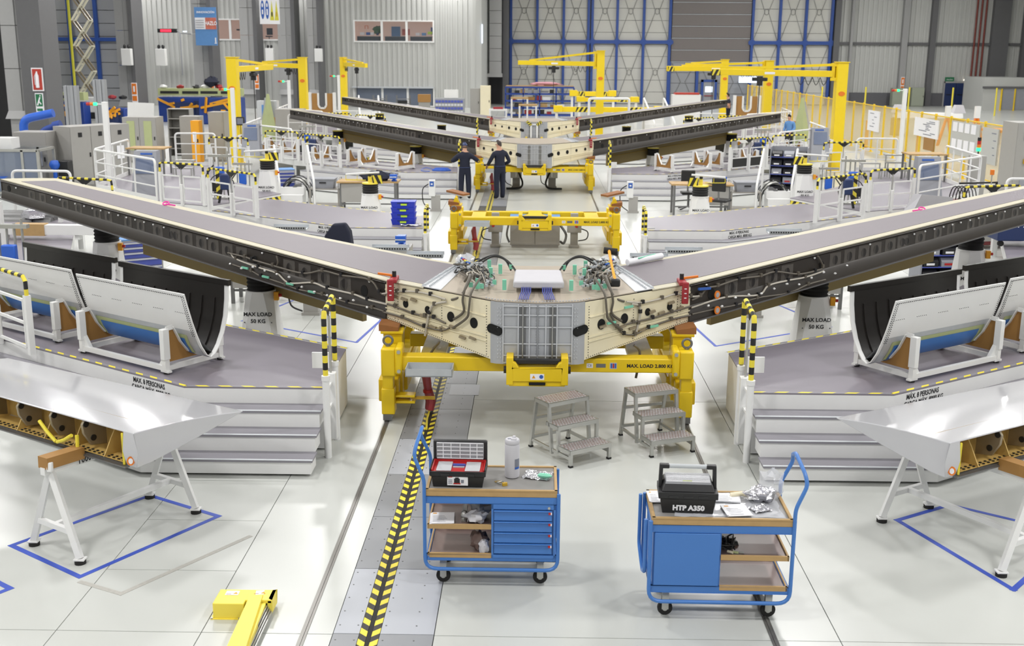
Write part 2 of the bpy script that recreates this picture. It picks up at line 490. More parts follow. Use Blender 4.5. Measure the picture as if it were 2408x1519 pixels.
hangar_door('door_1', BX); hangar_door('door_2', BXR)
d3 = sthing('door_3')
z = 3.75
while z < 9.5:
    MB().extr([(12.3, 104.15, z), (12.3, 104.03, z + .06), (12.3, 104.03, z + .98), (12.3, 104.15, z + 1.02)], (7.0, 0, 0)).build('roller_slat', 'roller', d3, smooth=False)
    MB().bx(12.3, 19.3, 104.0, 104.1, z - .025, z + .02).build('slat_seam', 'galv', d3, smooth=False); z += 1.03
for x0, x1 in ((12.35, 14.55), (14.85, 17.0), (17.1, 19.3)):
    for k in range(4):
        MB().bx(x0, x1, 104.1, 104.2, .03 + k * .93, .93 + k * .93).build('door_panel', 'panel_grey', d3, smooth=False)
    m = (x0 + x1) / 2; br = MB()
    for sx in (-1, 1): br.tube([(m + sx * 1.0, 104.05, .3), (m + sx * .2, 104.05, 2.0), (m + sx * 1.0, 104.05, 3.6)], .02, 5)
    br.build('tie_rod', 'door_line', d3)
for x in (12.2, 14.7, 17.05): MB().bx(x - .12, x + .12, 103.9, 104.15, 0, 3.75).build('blue_post', 'frame_blue', d3, smooth=False)
d4 = sthing('door_4', (15.8, 103.9, 0))
MB().bx(-.5, .5, -.05, 0.02, 0, 2.0).build('door_leaf', 'panel_grey', d4, smooth=False)
f = MB().bx(-.72, -.5, -.1, .05, 0, 2.2).bx(.5, .72, -.1, .05, 0, 2.2).bx(-.72, .72, -.1, .05, 2.0, 2.2); f.build('door_frame', 'frame_blue', d4, smooth=False)
MB().bx(-.33, .33, -.08, -.05, 1.1, 1.6).build('window_pane', 'screen_glow', d4, smooth=False)
MB().bx(-.4, .4, -.13, -.08, .75, .82).build('push_bar', 'red_dull', d4, smooth=False)
d5 = sthing('door_5', (37.9, 103.9, 0))
for sx in (-1, 1):
    lf = MB().bx(sx * .02, sx * 1.0, -.06, 0, 0.03, 2.05).build('door_leaf', 'cart_navy', d5, smooth=False)
    MB().bx(sx * .1, sx * .85, -.1, -.06, 1.0, 1.06).build('push_bar', 'plastic_black', lf, smooth=False)
MB().bx(-1.1, 1.1, -.08, 0.02, 2.05, 2.2).bx(-1.12, -1.0, -.08, .02, 0, 2.2).bx(1.0, 1.12, -.08, .02, 0, 2.2).build('door_frame', 'col_grey', d5, smooth=False)
sg = tag(MB().box((37.25, 103.85, 2.35), (.8, .05, .42)).build('exit_sign', 'sign_green'), 'green exit sign on corrugated wall above the dark double door', 'sign')
text('sign_text', 'SALIDA', .17, 'paper', sg, (37.25, 103.815, 2.35), FRONT)
tag(MB().lathe([(.0, 0), (.13, .02), (.1, .14), (0, .17)], (38.6, 103.8, 2.25), 10).build('wall_lamp', 'lamp_glow'), 'small glowing lamp beside green exit sign', 'lamp')

# ---- office block: ribbed front wall with windows
ow = sthing('wall_office')
W1 = (-14.65, -8.28, 5.34, 6.88); W2 = (-27.0, -20.86, 5.42, 6.92); W3 = (-14.8, -8.3, 0.15, 1.55)
mb = MB()
def wallpiece(x0, x1, z0, z1): ribs(mb, x0, x1, 95.0, z0, z1, 0.41, .075)
wallpiece(-32.5, W2[0], 0, 13.9); wallpiece(W2[0], W2[1], 0, W2[2]); wallpiece(W2[0], W2[1], W2[3], 13.9)
wallpiece(W2[1], W1[0], 0, 13.9); wallpiece(W1[0], W1[1], W3[3] + .12, W1[2]); wallpiece(W1[0], W1[1], W1[3], 13.9); wallpiece(W1[1], -4.75, 0, 13.9)
mb.build('corrugated_sheet', 'panel_white', ow, smooth=False)
MB().extr([(-4.75, 94.95, 0), (-4.3, 95.2, 0), (-4.0, 95.8, 0), (-4.0, 104.2, 0), (-4.4, 104.2, 0), (-4.75, 95.6, 0)], (0, 0, 13.9)).build('corner_cladding', 'panel_white', ow)
for z0 in (5.2,): MB().bx(-4.28, -4.2, 95.1, 95.3, z0, z0 + 1.5).build('side_window', 'screen_glow', ow, smooth=False)
def office_window(n, Wd, mull):
    x0, x1, z0, z1 = Wd
    w = sthing('window_%d' % n)
    fr = MB().bx(x0 - .12, x1 + .12, 94.88, 95.1, z0 - .12, z0).bx(x0 - .12, x1 + .12, 94.88, 95.1, z1, z1 + .1).bx(x0 - .12, x0, 94.88, 95.1, z0, z1).bx(x1, x1 + .12, 94.88, 95.1, z0, z1)
    for m in mull: fr.bx(m - .09, m + .09, 94.9, 95.1, z0, z1)
    fr.build('window_frame', 'white', w, smooth=False)
    e = [x0] + mull + [x1]
    return w, e
w1, e1 = office_window(1, W1, [-12.45, -10.42])
w2, e2 = office_window(2, W2, [-24.9, -22.9])
w3, e3 = office_window(3, W3, [-12.5, -10.4])
for w, e, Wd, gm in ((w1, e1, W1, 'glass'), (w2, e2, W2, 'glass'), (w3, e3, W3, 'glass_dark')):
    for a, b in zip(e, e[1:]):
        MB().bx(a + .05, b - .05, 94.98, 95.0, Wd[2], Wd[3]).build('window_pane', gm, w, smooth=False)
    rm = MB(); x0, x1, z0, z1 = Wd[0] - .3, Wd[1] + .3, Wd[2] - .6, Wd[3] + .8
    rm.face([(x0, 98.5, z0), (x1, 98.5, z0), (x1, 98.5, z1), (x0, 98.5, z1)]); rm.face([(x0, 95.1, z0), (x0, 98.5, z0), (x0, 98.5, z1), (x0, 95.1, z1)])
    rm.face([(x1, 95.1, z0), (x1, 98.5, z0), (x1, 98.5, z1), (x1, 95.1, z1)]); rm.face([(x0, 95.1, z0), (x1, 95.1, z0), (x1, 98.5, z0), (x0, 98.5, z0)]); rm.face([(x0, 95.1, z1), (x1, 95.1, z1), (x1, 98.5, z1), (x0, 98.5, z1)])
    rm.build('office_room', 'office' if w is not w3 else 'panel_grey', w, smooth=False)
MB().bx(-14.95, -8.2, 94.5, 95.05, 1.56, 1.68).build('trim_1', 'galv', ow, smooth=False)
# things seen through the upper windows
def desk(x0, x1, y, z, lab):
    t = thing('office_desk', lab, 'desk', ((x0 + x1) / 2, y, z)); w = x1 - x0
    MB().box((0, 0, .5), (w, .7, .05)).build('desk_top', 'col_dark', t, smooth=False)
    MB().box((0, -.3, .2), (w, .04, .55)).build('desk_front', 'plastic_black', t, smooth=False)
    return t
desk(-14.6, -12.6, 96, W1[2] - .15, 'dark desk behind left pane of the long office window')
desk(-12.3, -10.5, 96, W1[2] - .15, 'dark desk behind middle pane of the long office window')
desk(-10.2, -8.4, 96, W1[2] - .15, 'dark desk behind right pane of the long office window')
def poster(x, z, w, h, y, mat, lab, name='poster'):
    t = MB().box((x, y, z), (w, .03, h)).build(name, mat); return tag(t, lab, 'poster')
poster(-11.7, 6.15, .75, .8, 98.4, 'sign_blue', 'blue picture poster behind middle pane of the office window')
poster(-10.85, 6.1, .65, .5, 98.4, 'poster_warm', 'red and yellow poster behind middle pane of the office window')
poster(-8.6, 6.2, .25, .6, 98.4, 'ink_blue', 'narrow blue notice behind right pane of the office window')
tag(MB().tube([(-14.3, 98.3, 6.35), (-14.3, 98.3, 6.6), (-14.05, 98.3, 6.6), (-14.05, 98.3, 6.35)], .03, 5).build('wall_hook', 'orange'), 'small orange hook shape on office wall, left pane', 'hook')
p = thing('potted_plant', 'green potted plant on desk behind left pane of the office window', 'plant', (-12.95, 96, 5.8))
MB().lathe([(.1, 0), (.14, .2), (.12, .2)], n=10).build('pot', 'cart_navy', p); MB().blob((0, 0, .42), (.7, .5, .55), 3, amp=.4).build('foliage', 'plant', p)
for i, (x, z) in enumerate(((-14.2, 5.82), (-13.7, 5.82), (-13.4, 5.82), (-9.6, 5.8), (-9.1, 5.8), (-8.6, 5.9))):
    b = tag(MB().box((x, 96, z + .1), (.35, .3, .22)).build('desk_box', ('paper', 'ink_blue', 'paper', 'paper', 'sign_blue', 'label_green')[i]), ('white carton on left office desk, leftmost', 'small blue carton on left office desk', 'white carton on left office desk beside the plant', 'white carton on right office desk', 'blue carton on right office desk', 'green carton on right office desk at window edge')[i], 'box')
t = thing('office_chair', 'dark swivel chair behind the left upper office window, right pane', 'chair', (-22.0, 96.2, 5.3))
MB().box((0, 0, .35), (.5, .5, .1)).build('seat', 'plastic_black', t, bevel=.03); MB().box((0, .25, .75), (.5, .08, .55)).build('backrest', 'plastic_black', t, bevel=.03); MB().cyl((0, 0, 0), (0, 0, .35), .04).build('stem', 'alu_dark', t)
t = thing('desk_lamp', 'dark jointed lamp behind the left upper office window, middle pane', 'lamp', (-23.9, 96, 5.45))
MB().tube([(0, 0, 0), (.1, 0, .5), (-.5, 0, .75)], .04, 6).build('arm', 'plastic_black', t); MB().box((-.5, 0, .72), (.45, .2, .12)).build('head', 'plastic_black', t)
# grey duct and dark column between office and doors
t = thing('air_duct', 'tall grey sheet metal duct beside the hangar door', 'duct', (-3.3, 100, 2.7))
for k in range(7): MB().bx(-.52, .52, -.5, .5, k * 1.05, k * 1.05 + 1.02).build('duct_section', 'duct', t, smooth=False)
MB().bx(-.75, .6, -.6, .6, -.3, 0).build('outlet', 'duct', t, smooth=False)
tag(MB().bx(-2.7, -2.2, 101, 103.5, 0, 13.9).build('steel_column', 'col_dark'), 'dark steel column between duct and blue hangar door', 'column')
# left hangar door with blue posts
lw = struct(MB().bx(-48, -29.2, 82.3, 82.6, 0, 14).build('wall_back_left', 'wall_dark', smooth=False))
hd = sthing('door_6')
lx = [-36.5, -34.75, -32.95, -31.05, -29.4]; src = None
for a, b in zip(lx, lx[1:]):
    z = 0.05
    while z < 9.0:
        MB().bx(a + .02, b - .02, 82.16, 82.24, z, z + .86).build('door_panel', 'panel_grey', hd, smooth=False); z += .9
for x in lx[1:]: MB().bx(x - .12, x + .12, 81.9, 82.2, 0, 13.8).build('blue_post', 'frame_blue', hd, smooth=False)
MB().bx(-36.5, -29.4, 81.88, 82.1, 5.1, 5.35).build('blue_beam', 'frame_blue', hd, smooth=False)
for k, x in enumerate((-34.4, -32.75)):
    tag(MB().cyl((x, 81.6, 1.6), (x, 81.6, 13.8), .1, 8).build('yellow_pipe', 'pipe_yellow'), 'vertical yellow pipe in front of left door, %s of two' % ('left' if k == 0 else 'right'), 'pipe')
struct(MB().bx(-48, -27.3, 60.4, 60.7, 0, 14).build('wall_left_return', 'plastic_black', smooth=False))
# concrete grey columns with ducts
CN = ['nearest', 'second', 'third', 'fourth', 'fifth', 'sixth']
for i, (x, y, w) in enumerate(((-26.0, 58.0, .86), (-25.3, 71.5, .62), (-24.4, 85, .8), (-22.7, 92, .75), (-19.7, 92, .75), (-17.5, 92, .55))):
    t = thing('hall_column', 'tall grey hall column with duct, %s of the row on the left' % CN[i], 'column', (x, y, 0), group='hall columns on the left')
    MB().bx(w * (.4 if i == 0 else .75), w * (1.75 if i == 0 else 1.15), -.72, 1.3, 0, 13.9).build('steel_shaft', 'col_dark', t, smooth=False)
    for k in range(6):
        z0 = 1.5 + k * 2.1
        MB().bx(-w * .75, w * .1, -.4, .6, z0, z0 + 2.07).bx(w * .1, w * .9, -.32, .6, z0, z0 + 2.07).build('duct_section', 'duct', t, smooth=False)
    MB().loft([[(-w * .9, -.55, 1.1), (w, -.55, 1.1), (w, .6, 1.1), (-w * .9, .6, 1.1)], [(-w * .75, -.4, 1.5), (w * .9, -.4, 1.5), (w * .9, .6, 1.5), (-w * .75, .6, 1.5)]]).bx(-w * .7, w * .8, -.35, .6, 0, 1.1).build('duct_foot', 'duct', t, smooth=False)
# ------------------------------------------------------------------ yellow tailplane jigs on rails
def make_jig():
    t = thing('assembly_jig', 'x', 'jig', (0, S[0], 0))
    for s in (-1, 1):
        lg = MB(s).bx(1.80, 1.965, -.11, .11, .1, .44).bx(1.815, 1.95, -.095, .095, .42, .64).build('leg', 'jig_yellow', t, bevel=.012)
        MB(s).bx(1.77, 1.96, -.13, .13, .6, .97).bx(1.69, 1.78, -.16, .16, .64, .99).build('shoulder', 'jig_yellow', t, bevel=.025)
        bo = MB(s)
        for y in (-.165, .16):
            for z in (.69, .94): bo.cyl((1.73, y - .02, z), (1.73, y + .02, z), .024, 8)
        bo.build('bolt', 'alu', t)
        w = MB(s).bx(1.84, 1.95, -.1, .1, .02, .11).build('wheel_block', 'alu_dark', t, smooth=False)
        MB(s).cyl((1.86, 0, .055), (1.94, 0, .055), .052, 14).build('wheel', 'rail_steel', w)
        MB(s).bx(1.74, 1.98, .3, .62, .2, 1.06).bx(1.72, 2.01, .26, .68, 1.06, 1.1).extr([(1.78, .66, .3), (1.92, .66, .3), (1.92, 1.25, .5), (1.78, 1.25, .5)], (0, 0, .05)).build('column', 'jig_yellow', t, bevel=.01)
        MB(s).loft([[(1.78, .26, 1.1), (2.03, .26, 1.1), (2.03, .6, 1.1), (1.78, .6, 1.1)], [(1.78, .26, 1.15), (2.03, .26, 1.19), (2.03, .6, 1.19), (1.78, .6, 1.15)]]).build('wood_pad', 'wood', t, smooth=False)
        MB(s).bx(1.77, 2.03, .12, 2.45, .2, .5).bx(1.70, 1.77, .5, 2.3, .24, .46).build('side_beam', 'jig_yellow', t, bevel=.015)
        MB(s).bx(1.80, 2.0, 2.2, 2.45, .1, .78).build('rear_leg', 'jig_yellow', t, bevel=.012)
        MB(s).bx(1.84, 1.96, 2.22, 2.43, .012, .12).build('wheel_block', 'alu_dark', t, smooth=False)
        r = MB(s); r.tube([(1.88 + .058 * math.cos(a * PI / 8), 0, 1.045 + .058 * math.sin(a * PI / 8)) for a in range(16)], .016, 8, closed=True); r.cyl((1.88, 0, .965), (1.88, 0, .995), .03, 10)
        r.build('eye_bolt', 'alu_dark', t)
        MB(s).bx(1.18, 1.5, -.1, 1.5, .74, .8).build('cross_link', 'jig_yellow', t, smooth=False)
    MB().bx(-1.7, 1.7, -.11, .11, .685, .865).build('front_beam', 'jig_yellow', t, bevel=.012)
    MB().bx(-1.75, 1.75, 1.32, 1.5, .62, .8).build('rear_beam', 'jig_yellow', t, bevel=.012)
    MB().extr([(-.16, 1.35, .8), (.16, 1.35, .8), (.16, .75, .8), (.42, .1, .8), (-.42, .1, .8), (-.16, .75, .8)], (0, 0, .035)).build('tongue_plate', 'jig_yellow', t, smooth=False)
    lb = MB().bx(-.375, -.29, -.6, -.1, .655, 1.0).bx(.29, .375, -.6, -.1, .655, 1.0).bx(-.3, .3, -.6, -.42, .7, .865).bx(-.34, .34, -.58, -.44, .635, .70)
    lb.extr([(-.3, -.6, .865), (-.22, -.6, .865), (-.26, -.6, .93), (-.3, -.6, .95)], (0, .18, 0)).extr([(.3, -.6, .865), (.22, -.6, .865), (.26, -.6, .93), (.3, -.6, .95)], (0, .18, 0))
    lt = lb.build('latch_box', 'jig_yellow', t, bevel=.008)
    MB().bx(-.30, .30, -.53, -.46, .90, .96).build('clamp_bar', 'plastic_black', lt, bevel=.008)
    MB().bx(-.1, .1, -.602, -.59, .655, .69).build('recess', 'hole_black', lt, smooth=False)
    k = MB()
    for s in (-1, 1): k.cyl((s * .375, -.42, .80), (s * .41, -.42, .80), .045, 12)
    k.build('hand_knob', 'plastic_black', lt)
    pl = MB().bx(-.085, .085, -.604, -.6, .725, .80).build('warning_plate', 'paper', lt, smooth=False)
    MB().extr([(-.065, -.605, .745), (-.02, -.605, .745), (-.0425, -.605, .785)], (0, -.001, 0)).build('warning_triangle', 'amber', lt, smooth=False)
    MB().disc((.05, -.605, .765), (0, -1, 0), .024, .024, n=14, depth=.001).build('warning_disc', 'ink_blue', lt, smooth=False)
    text('warning_text', '!', .03, 'ink', lt, (-.0425, -.6065, .76), FRONT)
    text('load_text', 'MAX. LOAD 2.800 KG', .062, 'ink', t, (1.42, -.1125, .775), FRONT, bold=.002, sx=1.0)
    MB().bx(.62, .70, -.112, -.11, .745, .805).build('ce_plate', 'paper', t, smooth=False); text('ce_text', 'CE', .045, 'ink', t, (.66, -.1135, .775), FRONT)
    MB().bx(.74, .86, -.112, -.11, .75, .80).build('maker_plate', 'alu_dark', t, smooth=False)
    MB().bx(.91, 1.0, -.112, -.11, .735, .815).build('number_plate', 'galv', t, smooth=False)
    fb = MB()
    for i, m in enumerate((0, 1, 0)):
        fb.k = m; fb.bx(.922 + i * .025, .942 + i * .025, -.1135, -.112, .745, .805)
    fb.build('plate_bars', ['ink_blue', 'red'], t, smooth=False)
    tr = MB().bx(-1.62, -1.04, -.45, -.13, .70, .715).bx(-1.62, -1.04, -.45, -.44, .70, .80).bx(-1.62, -1.04, -.14, -.13, .70, .80).bx(-1.62, -1.61, -.45, -.13, .7, .8).bx(-1.05, -1.04, -.45, -.13, .7, .8)
    tr.build('drip_tray', 'galv', t, smooth=False)
    MB().bx(-1.8, -1.55, -.02, .14, .22, .25).bx(-1.8, -1.55, -.02, .14, .30, .33).build('arm_bracket', 'jig_yellow', t, bevel=.006)
    MB().bx(-1.6, -1.3, .03, .09, .262, .29).build('swing_arm', 'ochre', t, smooth=False)
    return t
jig = make_jig(); jig['group'] = 'yellow tailplane jigs on rails'
JL = ['yellow steel jig on rails carrying the nearest tailplane', 'empty yellow steel jig on rails, second from the camera', 'yellow steel jig carrying the third tailplane behind two workers', 'yellow steel jig carrying the farthest tailplane']
jig['label'] = JL[0]
for i in (1, 2, 3):
    j = dup(jig, (0, S[i], 0), 0, JL[i])
    if i == 1:
        for s in (-1, 1):
            MB(s).bar((1.62, .60, 1.30), (2.04, .88, 1.36), .26, .045, hint=(0, 0, 1)).build('cradle_board', 'wood', j, smooth=False)
            MB(s).bar((1.62, .60, 1.265), (2.04, .88, 1.325), .26, .03).build('cradle_plate', 'galv', j, smooth=False)
            MB(s).extr([(1.76, .3, 1.1), (1.94, .3, 1.1), (1.88, .3, 1.26), (1.82, .3, 1.26)], (0, .1, 0)).cyl((1.85, .5, 1.1), (1.85, .65, 1.3), .03, 8).build('cradle_lug', 'jig_yellow', j, smooth=False)
            MB(s).loft([[(1.72, .1, 1.02), (1.98, .1, 1.0), (1.98, .3, 1.0), (1.72, .3, 1.02)], [(1.72, .1, 1.08), (1.98, .1, 1.1), (1.98, .3, 1.1), (1.72, .3, 1.08)]]).build('wood_wedge', 'wood', j, smooth=False)
# ------------------------------------------------------------------ tailplanes
def ip(x, tab):
    for (a, u), (b, v) in zip(tab, tab[1:]):
        if x <= b: return u + (v - u) * (x - a) / (b - a)
    return tab[-1][1]
FYT = [(0, -.36), (.25, -.352), (.5, -.32), (1.96, .63), (9.27, 5.68)]
def fy(x): return ip(x, FYT)
def zt(x): return ip(x, [(0, 1.625), (.5, 1.64), (1.96, 1.69), (9.27, 2.39)])
def zb(x): return ip(x, [(0, .845), (.4, .855), (1.97, 1.18), (9.27, 2.06)])
SEC = [(0, 0), (.25, .25), (.5, .5), (1.0, .85), (1.45, 1.1), (1.96, 1.6), (4.4, 3.9), (6.8, 6.2), (9.27, 8.61)]
RYT = [(0, 1.85), (1.17, 1.95), (3.68, 3.37), (8.61, 6.36)]
RZT = [(0, 1.66), (1.17, 1.66), (3.68, 1.86), (8.61, 2.33)]
def rxf(f): return ip(f, SEC)
def P(f, t, dz=0.0):
    """point on the upper surface: f along the span, t across the chord (0 front, 1 rear)"""
    a = Vector((f, fy(f), zt(f))); r = rxf(f); b = Vector((r, ip(r, RYT), ip(r, RZT)))
    p = a.lerp(b, t); p.z += dz + .03 * t * (1 - t) * (1 if f > 1.5 else .6); return p
def chord(f): return (P(f, 0) - P(f, 1)).length
def plate(s, name, mat, fs, t0, t1, dz, th, par, nt=4):
    mb = MB(s); secs = []
    for f in fs:
        a, b = (t0(f) if callable(t0) else t0), (t1(f) if callable(t1) else t1)
        ts = [a + (b - a) * k / nt for k in range(nt + 1)]
        secs.append([P(f, t, dz) for t in ts] + [P(f, t, dz - th) for t in reversed(ts)])
    return mb.loft(secs).build(name, mat, par)
def F(x, z, d=0.0):
    """point on the front face: x along the span, height z, d in front of the face"""
    if x < .5: n = Vector((.1 * x, -1, 0))
    elif x < 1.96: n = Vector((.545, -.838, 0))
    else: n = Vector((.568, -.823, 0))
    p = Vector((x, fy(x), z)) + n.normalized() * d; p.z = z; return p
def make_tailplane():
    t = thing('tailplane', 'x', 'aircraft wing', (0, S[0], 0))
    for s in (-1, 1):
        secs = []
        for f, r in SEC:
            y2 = ip(r, RYT); z2 = ip(r, RZT); zz = zb(f) if f > .4 else .855
            secs.append([(f, fy(f) + .01, zz), (f, fy(f) + .01, zt(f) - .01), tuple(P(f, .5, -.012)), (r, y2, z2 - .012), (r, y2, max(z2 - .55 + .04 * r, zz + .05 if f > 2 else .95))])
        MB(s).loft(secs).build('wing_box', 'carbon_dark', t, smooth=False)
        fs = [1.45, 1.96, 3.0, 4.4, 5.6, 6.8, 8.0, 9.27]
        plate(s, 'edge_skin', 'cream_strip', fs, -.02, 1.015, .004, .014, t)
        fs2 = [1.45, 1.96, 3.0, 4.4, 5.6, 6.8, 8.0, 8.97]
        plate(s, 'upper_skin', 'skin_grey', fs2, lambda f: .13 / chord(f), lambda f: 1 - (.05 + .03 * f) / chord(f) if f < 6 else 1 - .23 / chord(f), .008, .006, t)
        plate(s, 'splice_plate', 'titan_light', [1.22, 1.48], 0.0, 1.0, .012, .012, t)
        plate(s, 'centre_skin', 'beige', [0, .25, .5, 1.0, 1.25], 0.0, 1.0, .004, .012, t)
        fx = MB(s)
        for k in range(26):
            p = P(1.46, .03 + k * .037, .018); fx.box(p, (.05, .02, .018), rz=-.6 if k % 2 else -.5)
            p = P(1.38, .03 + k * .037, .018); fx.box(p, (.022, .022, .02))
        fx.build('fastener', 'galv', t, kind='stuff', smooth=False)
        # black front spar: lip, web, bend, sloping foot, lower flange
        secs = []
        for x in (1.96, 3.2, 4.4, 5.6, 6.8, 8.0, 9.27):
            a, b = zt(x) - .012, zb(x); h = a - b; zm = b + h * .40
            o = [(.015, a), (.035, a - .02), (.004, a - .05), (.004, zm + .012), (.02, zm - .01), (.045, b + .012), (.08, b + .008), (.08, b - .006), (-.02, b - .006), (-.02, a)]
            secs.append([F(x, z, d) for d, z in o])
        MB(s).loft(secs).build('front_spar', 'carbon', t)
        MB(s).loft([[F(x, z, d) for d, z in ((.078, zb(x) + .01), (.085, zb(x) + .01), (.085, zb(x) - .008), (.078, zb(x) - .008))] for x in (1.97, 4.4, 6.8, 9.25)]).build('lit_flange_edge', 'alu_dark', t, smooth=False)  # lighter strip paints the lit edge along the lower spar flange
        MB(s).extr([F(9.28, zb(9.27), 0), F(9.28, zt(9.27), 0), P(9.28, 1, 0), P(9.28, 1, -.2)], (.012, -.004, 0)).build('tip_rib', 'carbon', t, smooth=False)
        for x in (8.54, 8.28, 7.76, 7.46, 7.05, 6.81, 6.4, 6.14, 5.8, 5.46, 5.23, 4.97, 4.75, 4.5, 4.25, 3.45, 3.2, 2.9, 2.58):
            z = zb(x) + (zt(x) - zb(x)) * (.60); d = .007; w = .075 + .02 * (x < 6); h = .24 * (zt(x) - zb(x))
            q = MB(s).extr([F(x - w, z - h, d), F(x + w, z - h * .9, d), F(x + w * .95, z + h, d), F(x - w, z + h * .95, d)], (.003, -.004, 0)).build('film_patch', 'film', t, smooth=False)
            n = (F(x, z, 1) - F(x, z, 0)); MB(s).disc(F(x, z, d + .004), n, w * .55, h * .62, n=12, depth=.001).build('cover_disc', 'carbon_dark', q, smooth=False)
        for x, z in ((2.29, 1.50), (2.60, 1.53), (4.02, 1.685), (5.54, 1.86), (9.1, 2.24)):
            n = (F(x, z, 1) - F(x, z, 0)); r = .045 if x > 3 else .062
            MB(s).disc(F(x, z, .008), n, r, r * 1.25, n=18, depth=.002).build('lightening_hole', 'hole_black', t, smooth=False)
        for x in (8.9, 8.04, 7.85, 7.51, 7.31, 7.13, 6.95, 6.77, 6.58, 6.41, 6.23, 6.05, 5.87, 5.66, 4.84, 3.88, 2.2):
            MB(s).blob(F(x, zt(x) - .075 - (.01 if x > 5 else 0), .02), (.034, .03, .03), 2, 6, 4, .1).build('stud_cap', 'white', t)
        # cream side panel with stiffeners, rivets, holes
        o = lambda x: (zb(x) + .004, zt(x) - .02)
        MB(s).loft([[F(x, o(x)[0], .014), F(x, o(x)[1], .014), F(x, o(x)[1], -.01), F(x, o(x)[0], -.01)] for x in (.56, 1.0, 1.5, 1.975)]).build('side_panel', 'cream', t, smooth=False)
        for (xa, za), (xb, zb2) in (((1.97, 1.575), (.63, 1.43)), ((1.97, 1.33), (.62, 1.175)), ((1.97, 1.285), (.62, 1.12))):
            MB(s).bar(F(xa, za, .02), F(xb, zb2, .02), .022, .014, hint=(0, 0, 1)).build('stiffener', 'cream', t, smooth=False)
        rv = MB(s)
        for x in (.62, 1.2, 1.80, 1.845):
            n = (F(x, 1, 1) - F(x, 1, 0)); k = 0; z = zb(x) + .05
            while z < zt(x) - .06: rv.disc(F(x, z, .016), n, .006, .006, n=6, depth=.002); z += .034
        for k in range(52):
            x = .6 + k * .0263; n = (F(x, 1, 1) - F(x, 1, 0)); rv.disc(F(x, zb(x) + .022, .016), n, .005, .007, n=6, depth=.002)
        rv.build('rivet', 'plastic_black', t, kind='stuff', smooth=False)
        for x, z, rx, rz_ in ((.78, 1.32, .058, .068), (1.08, 1.35, .056, .066), (1.39, 1.39, .043, .05), (1.69, 1.42, .043, .05)):
            n = F(x, z, 1) - F(x, z, 0); MB(s).disc(F(x, z, .019), n, rx, rz_, n=20, depth=.002).build('access_hole', 'hole_black', t, smooth=False)
        # grey centre fitting
        MB(s).loft([[F(x, .85, .016), F(x, zt(x) - .012, .016), F(x, zt(x) - .012, -.02), F(x, .85, -.02)] for x in (0, .2, .38, .5, .57)]).build('centre_panel', 'titan', t)
        ob = MB(s); pts = []
        for k in range(20):
            a = 2 * PI * k / 20; pts.append(F(.515 + (.035 if math.cos(a) > 0 else -.035) + .052 * math.cos(a), 1.28 + .06 * math.sin(a) - (.012 if math.cos(a) < 0 else -.012), .034))
        ob.extr(pts, (.002, -.003, 0)).build('access_hole', 'hole_black', t, smooth=False)
        rb = MB(s)
        for z in (1.59, 1.48, 1.33, 1.12, .97, .88):
            rb.bar(F(0, z, .03), F(.2, z, .03), .012, .014); rb.bar(F(.2, z, .03), F(.42, z - .004, .03), .012, .014)
        for x in (.0, .10, .235, .42): rb.bar(F(x, .86, .03), F(x, 1.61, .03), .014, .02, hint=(0, 1, 0))
        rb.build('grid_rib', 'titan_light', t, smooth=False)
        for x in (.155, .205):
            MB(s).bar(F(x, .86, .022), F(x, 1.6, .022), .026, .012, hint=(0, 1, 0)).build('dark_channel', 'alu_dark', t, smooth=False)
        MB(s).cyl(F(.18, .86, .04), F(.18, 1.6, .04), .009, 8).build('rod', 'alu', t)
        bl = MB(s)
        for k in range(14):
            for x in (.45, .485): bl.box(F(x, .93 + k * .048, .02), (.012, .012, .012))
        for k in range(20): bl.box(F(.02, .9 + k * .035, .02), (.008, .008, .008))
        for k in range(18): bl.box(P(.02 + k * .036, .012, .012), (.016, .016, .012))
        bl.build('bolt_row', 'titan_light', t, kind='stuff', smooth=False)
    return t
tp = make_tailplane()
tp['label'] = 'nearest swept tailplane with grey skin, black spars and wired cream centre'; tp['group'] = 'tailplanes under assembly'
tp3 = dup(tp, (0, S[2], 0), 0, 'middle tailplane with bare black spars beyond the two workers', 'tailplanes under assembly')
tp4 = dup(tp, (0, S[3], 0), 0, 'farthest tailplane, white bracket on its grey centre', 'tailplanes under assembly')
# white bracket with hazard corners on the farthest one
b = MB().bx(-.17, .17, -.46, -.42, .8, .86).bx(-.17, .17, -.46, -.42, 1.5, 1.56).bx(-.17, -.09, -.46, -.42, .8, 1.56).bx(.09, .17, -.46, -.42, .8, 1.56).build('lifting_bracket', 'white', tp4, smooth=False)
for sx in (-1, 1):
    for z in (.78, 1.5):
        h = MB(); hazard_strip(h, (sx * .12, -.465, z), (sx * .32, -.465, z + .16), .12, .05, .03, nrm=(0, -1, 0)); h.build('hazard_corner', ['hz_yellow', 'hz_black'], b, smooth=False)
